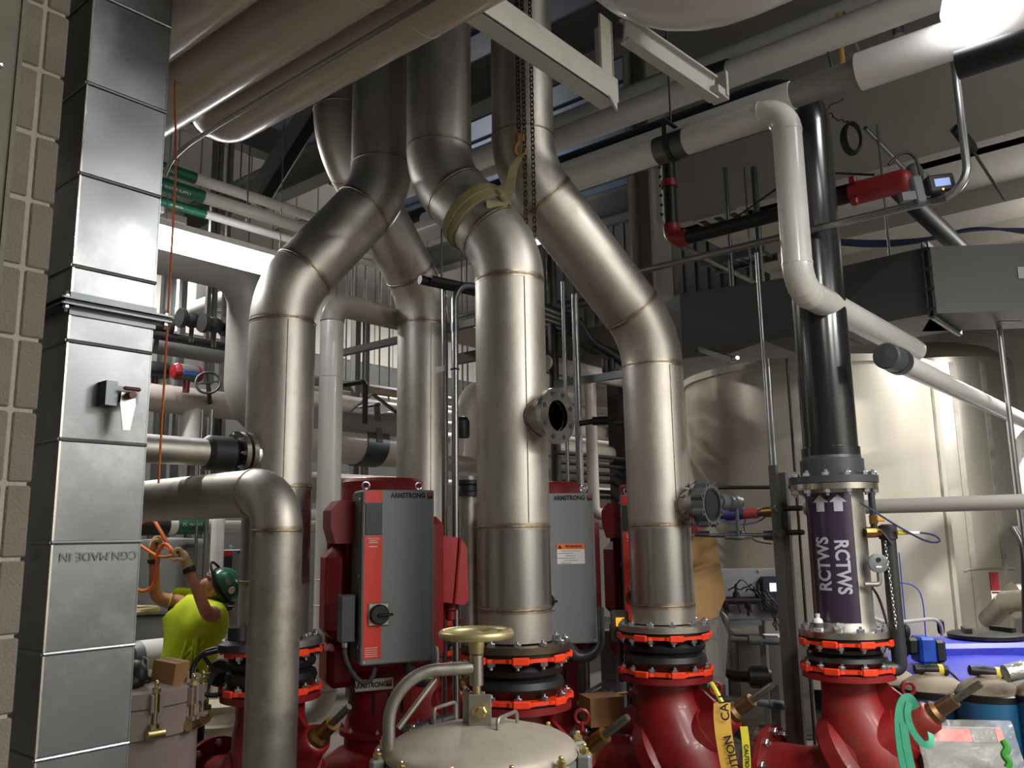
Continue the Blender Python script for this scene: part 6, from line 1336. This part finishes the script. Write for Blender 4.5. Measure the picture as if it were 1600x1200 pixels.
# blue tank with pump, lid and sticker
tq = P(1530, 1040, 7.2); t = thing('blue_tank', 'big royal blue plastic tank with a black screw lid at lower right', 'tank', (tq.x, tq.y, 0)); zT = vz(1530, 1062, P(1530, 1062, 6.6)); RB = .87
M_BLUE = mat('blue_plastic', (54, 62, 180), .42, 0, var=.03, bump=.03, bscale=40)
MB().lathe([(RB-.06, 0), (RB, .05), (RB, zT-.07), (RB-.02, zT-.02), (RB-.08, zT+.01), (RB*.75, zT+.045), (RB*.4, zT+.075), (0, zT+.085)], (tq.x, tq.y, 0), AZ, 64).build('tank_body', M_BLUE, t, ang=60)
lidc = PZ(1541, 993, zT+.2); lidc = P(1541, 1000, 7.6); zL = zT+.16
bb_ = V((lidc.x, lidc.y, zL-.09)) + FH*.05
MB().box(bb_+RT*-.1-FH*.12, 1.15, .55, .2, (RT, FH, AZ), bev=.035).build('raised_deck', M_BLUE, t)
MB().lathe([(.29, .015), (.3, .02), (.3, .05), (.27, .062), (0, .07)], V((lidc.x, lidc.y, zL)), AZ, 44).build('screw_lid', M_RUB, t)
for s_ in (-1, 1): MB().bar(V((lidc.x, lidc.y, zL+.085))+RT*.19*s_-FH*.1, V((lidc.x, lidc.y, zL+.085))+RT*.12*s_+FH*.12, .05, .035).build('lid_grip', M_RUB, t)
c = P(1452, 1010, 6.95); MB().lathe([(.04, 0), (.05, .01), (.05, .04), (.0, .045)], V((c.x, c.y, zT+.055)), AZ, 20).build('bung', M_RUB, t)
sq = P(1473, 1046, 1); r_ = ray(1473, 1046); 
def on_cyl(u, v, c, r):
    d = ray(u, v); o = EYE-V((c.x, c.y, EYE.z)); A = d.x**2+d.y**2; B = 2*(o.x*d.x+o.y*d.y); C = o.x**2+o.y**2-r*r; tt = (-B-math.sqrt(B*B-4*A*C))/(2*A); return EYE+d*tt
p_ = on_cyl(1473, 1047, tq, RB+.002); nn = V((p_.x-tq.x, p_.y-tq.y, 0)).normalized(); xx = AZ.cross(nn)
stk = MB().box(p_, .066, .006, .066, (xx, nn, AZ)).build('sticker', mat('tan_sticker', (168, 164, 150), .5), t)
MB().prism([(-.028, .008), (.028, .026), (.028, .014), (-.028, -.004)], p_+nn*.004, xx, AZ, .001).prism([(-.028, .028), (-.006, .028), (-.028, .014)], p_+nn*.004, xx, AZ, .001).build('sticker_mark', mat('navy_ink', (30, 34, 80), .5), stk)
MB().prism([(-.028, -.012), (.028, .006), (.028, -.004), (-.028, -.022)], p_+nn*.004, xx, AZ, .001).build('sticker_mark', mat('red_ink', (170, 40, 40), .5), stk)
p_ = on_cyl(1597, 1062, tq, RB+.004); nn = V((p_.x-tq.x, p_.y-tq.y, 0)).normalized(); xx = AZ.cross(nn)
pl = MB().box(p_, .13, .008, .14, (xx, nn, AZ)).build('notice_plate', mat('pale_notice', (160, 158, 152), .5), t); put_text('B', .05, M_INK, pl, p_+nn*.006+xx*.02-AZ*.03, xx, AZ)
# metering pump on the blue tank
q = P(1434, 968, 7.0); q.z = zT+.17; t = thing('metering_pump', 'blue and black metering pump standing on the blue tank', 'pump', (q.x, q.y, zT+.06)); X_, n_ = RT, -FH
MB().box(q+RT*.02, .13, .2, .2, (X_, n_, AZ), bev=.02).build('blue_housing', mat('pump_blue', (24, 80, 178), .35), t)
MB().box(q-RT*.085+AZ*.03, .09, .16, .13, (X_, n_, AZ), bev=.02).box(q+RT*.125-AZ*.01, .09, .16, .17, (X_, n_, AZ), bev=.02).lathe([(.06, 0), (.06, .05), (.03, .06)], q-RT*.12, -RT, 16).build('black_end', M_RUB, t)
MB().lathe([(.02, 0), (.03, .03), (.03, .07), (.015, .1)], q-RT*.1+AZ*.09, AZ, 14).build('head_valve', M_RUB, t)
MB().tube(smooth([q-RT*.1+AZ*.18, q-RT*.1+AZ*.5, q-RT*.1+AZ*.75], 2), .005, 8).tube(smooth([q+RT*.05+AZ*.1, q+RT*.06+AZ*.4, q+RT*.0+AZ*.5, q-RT*.16+AZ*.52], 3), .005, 8).build('blue_tube', mat('blue_tube', (50, 70, 170), .35), t)
t = thing('grey_hose', 'pale grey hose arching from the labelled spool over the blue tank', 'hose', P(1430, 970, 6.0))
MB().tube(smooth([P(1325, 966, 5.25), P(1358, 963, 5.3), P(1385, 974, 5.6), P(1430, 970, 6.1), P(1462, 966, 6.5), P(1471, 978, 6.6), P(1472, 992, 6.65)], 3), .013, 12).build('hose', mat('pale_hose', (176, 176, 170), .4), t); MB().lathe([(.02, 0), (.026, .02), (.026, .09), (.018, .1)], P(1471, 990, 6.65), AZ, 14).build('hose_end', M_RUB, t)
solo('brown_hose', MB().tube(smooth([P(1358, 912, 5.2), P(1372, 930, 5.25), P(1382, 960, 5.3), P(1389, 988, 5.4)], 3), .008, 8), mat('brown_hose', (84, 62, 50), .5), 'thin brown hose hanging right of the labelled spool', 'hose')
# water softener vessels
M_TEAL = mat('teal_blue_vessel', (36, 92, 132), .4, 0, var=.06, vscale=3); M_SAND = mat('sandy_dome', (146, 134, 116), .8, 0, var=.08, vscale=8)
for k, (u, d, zt_v, r, lb) in enumerate(((1390, 6.25, 1074, .2, 'teal pressure vessel mostly hidden behind the dusty red valve'), (1459, 5.85, 1087, .205, 'teal pressure vessel behind the steel rod of the dusty valve'), (1547, 5.5, 1093, .19, 'teal pressure vessel in the open, second from the right edge'), (1645, 5.3, 1098, .2, 'teal pressure vessel cut by the right edge'))):
    q = P(u, 1090, d); zb8 = vz(u, zt_v, P(u, zt_v, d-r)); t = thing('pressure_vessel', lb, 'vessel', (q.x, q.y, 0))
    MB().lathe([(r-.03, 0), (r, .04), (r, zb8-.02)], (q.x, q.y, 0), AZ, 40).build('vessel_body', M_TEAL, t)
    MB().lathe([(r+.004, -.03), (r+.006, .006), (r-.004, .012)], (q.x, q.y, zb8), AZ, 40).build('band', M_RUB, t)
    MB().lathe([(r-.002, .008), (r*.9, .04), (r*.65, .075), (r*.3, .095), (0, .1)], (q.x, q.y, zb8), AZ, 40).build('dome', M_SAND, t, ang=60)
    hq = V((q.x, q.y, zb8+.125)); MB().lathe([(.06, -.035), (.06, -.015), (.05, -.01)], hq, AZ, 22).build('head_base', M_SAND, t)
    if k in (1, 2):
        d_ = (RT-AZ*.12*(1 if k == 2 else .2)+FH*-.1).normalized(); MB().lathe([(.0, -.11), (.03, -.105), (.03, -.04), (.036, -.03), (.036, .1), (0, .105)], hq, d_, 18).build('head_valve', M_RUB, t)
        MB().lathe([(.0368, .04), (.0372, .04), (.0372, .07), (.0368, .07)], hq, d_, 18).build('yellow_band', mat('yellow_tag', (214, 190, 50)), t)
        if k == 2: MB().lathe([(.034, .1), (.034, .15), (.02, .18), (0, .185)], hq, d_, 16).build('cap', mat('ivory_cap', (200, 190, 160), .5), t)
        else: MB().tube(smooth([hq+d_*.1, hq+d_*.16-AZ*.05, hq+d_*.2-AZ*.14], 2), .008, 8).build('lead', M_RUB, t)
    if k == 3: MB().tube([hq-RT*.32-FH*.1+AZ*.02, hq-RT*.12-FH*.1+AZ*.06], .05, 16).build('foil_sleeve', mat('foil', (196, 196, 196), .25, 1, bump=.8, bscale=40), t); MB().tube([hq-RT*.12-FH*.1+AZ*.06, hq+AZ*.1], .045, 16).build('black_hose', M_RUB, t)
# wrapped grey controller lying in front of them
q = P(1512, 1182, 5.0); t = thing('wrapped_controller', 'grey controller with a red striped front lying wrapped in clear film, lower right', 'controller', q); bX = (RT*.99-AZ*.03).normalized(); bN = (-FH*.9+AZ*.42).normalized(); bZ = (bN - bX*bN.dot(bX)).normalized(); bY = bZ.cross(bX)
MB().box(q-bZ*.1, .47, .32, .2, (bX, bY, bZ), bev=.01).build('controller_case', M_GREYD, t)
for x0, x1, m in ((-.17, .05, M_RSTR), (.19, .23, M_RSTR), (.055, .185, M_DISP)): MB().box(q+bX*(x0+x1)/2+bY*.11+bZ*.002, x1-x0, .07, .006, (bX, bY, bZ)).build('front_stripe', m, t)
for i in range(4):
    for j in range(2): MB().box(q+bX*(.075+.03*i)+bY*(.095+.03*j)+bZ*.006, .014, .012, .003, (bX, bY, bZ)).build('key', M_GREY, t)
MB().lathe([(.02, 0), (.02, .012), (.01, .016)], q-bX*.21+bY*.12, bZ, 16).build('knob', M_GREY, t)
fm = MB(); nx, ny = 14, 10; vs_ = []; rn = random.Random(12)
for j in range(ny+1):
    for i in range(nx+1):
        x_, y_ = -.26+.55*i/nx, .19-.42*j/ny; vs_.append(q+bX*x_+bY*y_+bZ*(.012+rn.uniform(0, .012)+.02*max(0, x_-.2)))
fm.add(vs_, [(j*(nx+1)+i, j*(nx+1)+i+1, (j+1)*(nx+1)+i+1, (j+1)*(nx+1)+i) for j in range(ny) for i in range(nx)]); fm.build('film_wrap', mat('clear_wrap', (200, 196, 186), .18, 0, alpha=.28, coat=.5, bump=.4, bscale=30), t, ang=80)
MB().box(V((q.x, q.y, 0))+AZ*(q.z-.2)/2-bZ*.06, .4, .4, max(q.z-.26, .1), (RT, FH, AZ)).build('pallet_block', mat('brown_carton', (150, 112, 72)), t)
solo('green_tie', MB().tube(smooth([P(1568, 1158, 4.85), P(1575, 1170, 4.82), P(1567, 1180, 4.82), P(1578, 1190, 4.8), P(1574, 1200, 4.8)], 2), .02, 8), mat('green_tie', (54, 140, 44), .5), 'bright green plastic tie at the corner of the wrapped controller', 'tie')
# caution tape on the right valve, green strap on the dusty one
def ribbon(nm, label, cat, pts, wv_, m, th=.003):
    ps = smooth(pts, 2); vs_, fs = [], []
    for p in ps: vs_ += [p-wv_/2, p+wv_/2]
    fs = [(2*i, 2*i+1, 2*i+3, 2*i+2) for i in range(len(ps)-1)]
    n_ = (ps[-1]-ps[0]).cross(wv_).normalized()*th; k = len(vs_)
    mb = MB().add(vs_+[v+n_ for v in vs_], fs+[tuple(i+k for i in reversed(f)) for f in fs]+[(2*i, 2*i+2, k+2*i+2, k+2*i) for i in range(len(ps)-1)]+[(2*i+3, 2*i+1, k+2*i+1, k+2*i+3) for i in range(len(ps)-1)])
    o = mb.build(nm, m, None, 60); o['label'] = label; o['category'] = cat; return o
M_TAPE = mat('caution_tape', (206, 162, 64), .4, 0, var=.04, coat=.3); M_TAPEY = mat('caution_tape_bright', (214, 206, 56), .4)
d4 = dep(bs4)-.10; dT = 5.02
tape = ribbon('caution_tape', 'yellow caution tape hanging over the red valve under the rightmost riser', 'tape', [P(1128, 1098, dT), P(1128, 1125, dT-.02), P(1133, 1165, dT-.03), P(1146, 1230, dT-.02)], RT*.095, M_TAPE)
def tape_text(body, u, v, par, size, ang):
    o_ = P(u, v, dT-.045); Xd = rot2(AZ, 0); up_ = (AZ*math.cos(ang)+RT*math.sin(ang)).normalized(); yd = (-RT*math.cos(ang)+AZ*math.sin(ang)).normalized()
    put_text(body, size, M_INK, par, o_, up_, yd, offset=.0012)
tape_text('CAU', 1132, 1106, tape, .066, R_(-5)); tape_text('CAUTION', 1147, 1190, tape, .062, R_(-12))
t2_ = ribbon('caution_tape', 'second, brighter strip of caution tape hanging behind the boss of the red valve', 'tape', [P(1162, 1135, 5.25), P(1166, 1165, 5.25), P(1168, 1230, 5.25)], RT*.045, M_TAPEY)
put_text('CAUTION', .034, M_INK, t2_, P(1167, 1185, 5.24), -AZ, RT, offset=.001)
solo('tape_twist', MB().tube(smooth([P(1112, 1068, 5.1), P(1118, 1078, 5.05), P(1128, 1098, dT)], 2), .014, 8), M_TAPEY, 'twisted yellow tape end knotted to the red eye bolt', 'tape')
M_STRAP = mat('green_strap', (64, 158, 124), .6, 0, var=.1, vscale=30)
def loop_strap(label, pts, w_):
    ps = smooth(pts, 3); vs_ = []; fs = []
    for i, p in enumerate(ps):
        tg = (ps[min(i+1, len(ps)-1)]-ps[max(i-1, 0)]).normalized(); sd = tg.cross((FH*.9+RT*.1).normalized()).normalized()*w_/2
        vs_ += [p-sd, p+sd, p+sd+FH*.006, p-sd+FH*.006]
    for i in range(len(ps)-1):
        for j in range(4): fs.append((4*i+j, 4*i+(j+1) % 4, 4*i+4+(j+1) % 4, 4*i+4+j))
    return solo('green_strap', MB().add(vs_, fs), M_STRAP, label, 'strap', ang=40)
dS = 4.72
loop_strap('wide green strap looped over the boss of the dusty red valve', [P(1422, 1230, dS), P(1409, 1170, dS), P(1405, 1120, dS), P(1412, 1093, dS), P(1423, 1092, dS), P(1430, 1108, dS+.04)], .055)
loop_strap('narrow green strap end hanging in a loop beside the wide one', [P(1421, 1098, dS-.01), P(1417, 1115, dS-.01), P(1424, 1140, dS-.01), P(1440, 1162, dS-.01), P(1452, 1166, dS-.01), P(1457, 1158, dS), P(1454, 1145, dS+.06)], .034)
loop_strap('inner green strap tail hanging below the dusty valve boss', [P(1412, 1130, dS-.005), P(1417, 1170, dS-.005), P(1432, 1230, dS-.005)], .04)
# ---------------------------------------------------------------- chain hoist and tan sling at the middle riser
lk = MB().tube(fil([(0, 0, -.017), (.011, 0, -.017), (.011, 0, .017), (-.011, 0, .017), (-.011, 0, -.017), (0, 0, -.017)], .009, 3), .0038, 6, False).mesh('chain_link', M_CHAIN)
hk = P(813, 228, 4.8); t = thing('chain_hoist', 'rusty chain hoist hook with two chains hanging before the right risers', 'chain hoist', hk)
def chain(u, v0, v1, d):
    q = P(u, (v0+v1)/2, d); z0, z1 = vz(u, v1, q), vz(u, v0, q); k = 0; z = z1
    while z > z0: inst(lk, 'chain_link', t, (q.x, q.y, z), AZ, 1, AX if k % 2 else AY); z -= .0285; k += 1
chain(818, -60, 355, 4.8); chain(831, -60, 372, 4.82); 
q = P(811, 210, 4.8)
for k in range(34): inst(lk, 'chain_link', t, (q.x, q.y, q.z+.0285*k), AZ, 1.05, AX if k % 2 else AY)
M_HOOK = mat('rusty_hook', (150, 106, 62), .6, .4, var=.2, vscale=20)
MB().box(hk+AZ*.055, .055, .04, .06, (RT, FH, AZ), bev=.012).build('hook_block', M_HOOK, t); MB().tube(smooth([hk+AZ*.03, hk+AZ*.0-RT*.03, hk-AZ*.045-RT*.035, hk-AZ*.07, hk-AZ*.045+RT*.03, hk-AZ*.02+RT*.03], 2), .012, 10).build('hook', M_HOOK, t)
M_SLING = mat('tan_sling', (134, 126, 88), .8, 0, var=.08, vscale=30)
t = thing('tan_sling', 'tan fabric sling choked around the bend of the middle riser and hung on the hook', 'sling', hk)
mid = V((3.70, 3.11, 3.34)).lerp(V((3.555, 3.55, 3.90)), .42); ax_m = (V((3.555, 3.55, 3.90))-V((3.70, 3.11, 3.34))).normalized()
MB().lathe([(RS+.004, -.03), (RS+.014, -.026), (RS+.014, .026), (RS+.004, .03)], mid, ax_m, 44).lathe([(RS+.012, -.004), (RS+.022, .0), (RS+.022, .05), (RS+.012, .054)], mid+ax_m*.012, (ax_m+V((.05, 0, -.05))).normalized(), 44).build('choke_loop', M_SLING, t)
e_ = P(792, 318, 4.72)
vs_ = []; 
for p, w_ in ((hk-AZ*.06-RT*.0, .03), (P(802, 262, 4.74), .05), (P(796, 298, 4.72), .055), (P(788, 322, 4.72), .05), (P(760, 318, 4.68), .05)): vs_ += [p-RT*w_/2 if p.z > e_.z else p+AZ*w_/2, p+RT*w_/2 if p.z > e_.z else p-AZ*w_/2]
k = len(vs_); fs = [(2*i, 2*i+1, 2*i+3, 2*i+2) for i in range(k//2-1)]
MB().add(vs_+[v+FH*.012 for v in vs_], fs+[tuple(j+k for j in reversed(f)) for f in fs]+[(2*i, 2*i+2, k+2*i+2, k+2*i) for i in range(k//2-1)]+[(2*i+3, 2*i+1, k+2*i+1, k+2*i+3) for i in range(k//2-1)]).build('sling_leg', M_SLING, t)
# vertical hose bundle, steel branch and stickers by the far right tank
q = P(1597, 900, 7.5); t = thing('black_hose', 'black hoses hanging down at the right edge beside the domed tank', 'hoses', q)
for k in range(4): MB().tube(smooth([P(1582+4*k, 825, 8.2), P(1598+3*k, 850-4*k, 8.0), P(1600+3*k, 900, 8.0), P(1602+3*k, 1080, 8.0)], 3), .022, 10).build('hose', M_RUB, t)
t = thing('flanged_branch', 'bare steel branch with flange at the right border above the blue tank', 'pipe', P(1590, 945, 8.4)); a = P(1570, 940, 8.6); MB().tube([P(1545, 968, 9.0), P(1572, 940, 8.6)], .1, 20).tube([a, P(1640, 935, 8.0)], .1, 20).build('pipe_spool', M_SS2, t); MB().lathe([(.17, -.03), (.17, .03)], P(1588, 938, 8.5), RT, 28).build('flange', M_SSB, t)
p_ = on_cyl(1554, 908, tB, 1.205); nn = V((p_.x-tB.x, p_.y-tB.y, 0)).normalized(); xx = AZ.cross(nn); t = tkB
MB().box(p_, .11, .01, .22, (xx, nn, AZ)).build('red_sticker', mat('red_sticker', (150, 40, 46), .5), t)
o = MB().box(p_-AZ*.18, .13, .01, .12, (xx, nn, AZ)).build('white_sticker', M_PAPER, t)
MB().box(p_-AZ*.14+nn*.006, .11, .002, .02, (xx, nn, AZ)).build('sticker_print', M_RED, o)
pp_ = [on_cyl(u, v, tB, 1.22) for u, v in ((1508, 893), (1512, 890), (1545, 889), (1585, 888))]
MB().tube(pp_, .012, 8).build('hoop_rod', M_SS2, t)
# fixtures for the added strip lamps, out of view
for i, (x, y, z, p) in enumerate(LAMPS):
    t = thing('added_strip_light', ['strip lamp ahead right of the viewer', 'strip lamp over the viewer', 'strip lamp behind the viewer', 'strip lamp right of the viewer', 'strip lamp in the tank bay beyond the right edge', 'strip lamp at the far wall behind the duct', 'strip lamp over the far white pipes', 'strip lamp far left behind the duct', 'strip lamp high over the right side of the room'][i]+', unseen and added for light', 'light', (x, y, z), 'added strip lamps')
    MB().box((x, y, z+.02), 1.4, .2, .1, bev=.01).build('housing', M_WHITE, t)
    for dx in (-.6, .6): MB().tube([(x+dx*(.1 if i == 0 else 1), y, z+.07), (x+dx*(.1 if i == 0 else 1), y, 4.17 if i == 0 else ZC)], .005, 6).build('hanger_wire', M_COND, t)

# ---------------------------------------------------------------- small fittings around the strut post
t = thing('sample_pipe', 'blue sleeved pipe with red tape running level from the grey valve to the strut post', 'pipe', P(1180, 800, 6.0)); a, b = P(1128, 806, 6.3), P(1226, 798, 5.85); d_ = (b-a).normalized(); L_ = (b-a).length
MB().tube([a, b], .026, 14).build('pipe_spool', mat('brown_old_pipe', (92, 78, 66), .6, .4, var=.2), t)
MB().lathe([(.03, .0), (.042, .03), (.036, L_*.38), (.028, L_*.4)], a, d_, 18).build('blue_sleeve', mat('blue_sleeve', (36, 48, 118), .6, bump=.3, bscale=40), t)
for f, m_ in ((.5, mat('red_tape', (176, 64, 48), .6)), (.78, M_BRASS)): MB().lathe([(.028, -.06), (.036, -.05), (.036, .05), (.028, .06)], a+d_*L_*f, d_, 16).build('tape_band', m_, t)
t = thing('union_pipe', 'grey level pipe with three unions, just under the blue sleeved pipe', 'pipe', P(1160, 836, 6.0)); a, b = P(1076, 837, 6.35), P(1238, 836, 5.8); MB().tube([a, b], .015, 12).build('pipe_spool', M_COND, t)
for u in (1100, 1150, 1206): c = P(u, 836.6, 6.27-(u-1100)*.0034); MB().lathe([(.016, -.06), (.03, -.055), (.034, 0), (.03, .055), (.016, .06)], c, b-a, 14).build('union', M_GALVD, t)
a, b = P(1124, 762, 6.6), P(1240, 761, 6.0); solo('black_pipe', MB().tube([a, b], .014, 12), M_RUB, 'thin black pipe running level behind the valve of the rightmost bare riser', 'pipe')
t = thing('blue_wire', 'drooping blue wire under the blue sleeved pipe', 'wire', P(1165, 820, 6.1)); MB().tube(smooth([P(1128, 812, 6.1), P(1148, 820, 6.1), P(1180, 818, 6.1), P(1200, 806, 6.1), P(1212, 770, 6.0)], 3), .005, 6).build('wire', mat('blue_tube', (50, 70, 170)), t)
MB().tube(smooth([P(1166, 808, 6.1), P(1160, 826, 6.1), P(1178, 846, 6.1), P(1206, 850, 6.0)], 3), .004, 6).build('wire', M_RUB, t)
# bottle and rag on the flange of the labelled spool
zf5 = z5b+.037; q = p5 + (-FH*.12 - RT*.215).normalized()*.225; bq_ = V((q.x, q.y, zf5))
t = thing('white_bottle', 'small white plastic bottle standing on the flange of the labelled spool', 'bottle', bq_)
MB().lathe([(.026, 0), (.028, .005), (.028, .06), (.022, .07), (.012, .076), (.012, .082)], bq_, AZ, 18).build('bottle_body', M_PAPER, t); MB().lathe([(.014, .082), (.014, .1), (0, .101)], bq_, AZ, 14).build('cap', M_WHITE, t); MB().lathe([(.0285, .02), (.0285, .048)], bq_, AZ, 18).build('bottle_label', M_GREYD, t)
q = p5 + (-FH*.2 - RT*.10).normalized()*.225; rn = random.Random(3); rg = MB()
for k in range(6): rg.ell(V((q.x, q.y, zf5+.02))+V((rn.uniform(-.025, .025), rn.uniform(-.025, .025), rn.uniform(0, .022))), .026, .02, .018, None, 8, 6)
solo('crumpled_rag', rg, mat('grey_rag', (150, 148, 142), .9, bump=.5, bscale=60), 'small crumpled grey rag on the flange of the labelled spool', 'rag', kind='thing')
# white vertical pipe at the right border
q = P(1597, 760, 8.7); solo('white_post_pipe', MB().tube([(q.x, q.y, 0), (q.x, q.y, vz(1590, 655, q))], .075, 20), M_WHITE, 'white vertical pipe cut by the right border below the clamped white pipe', 'pipe')
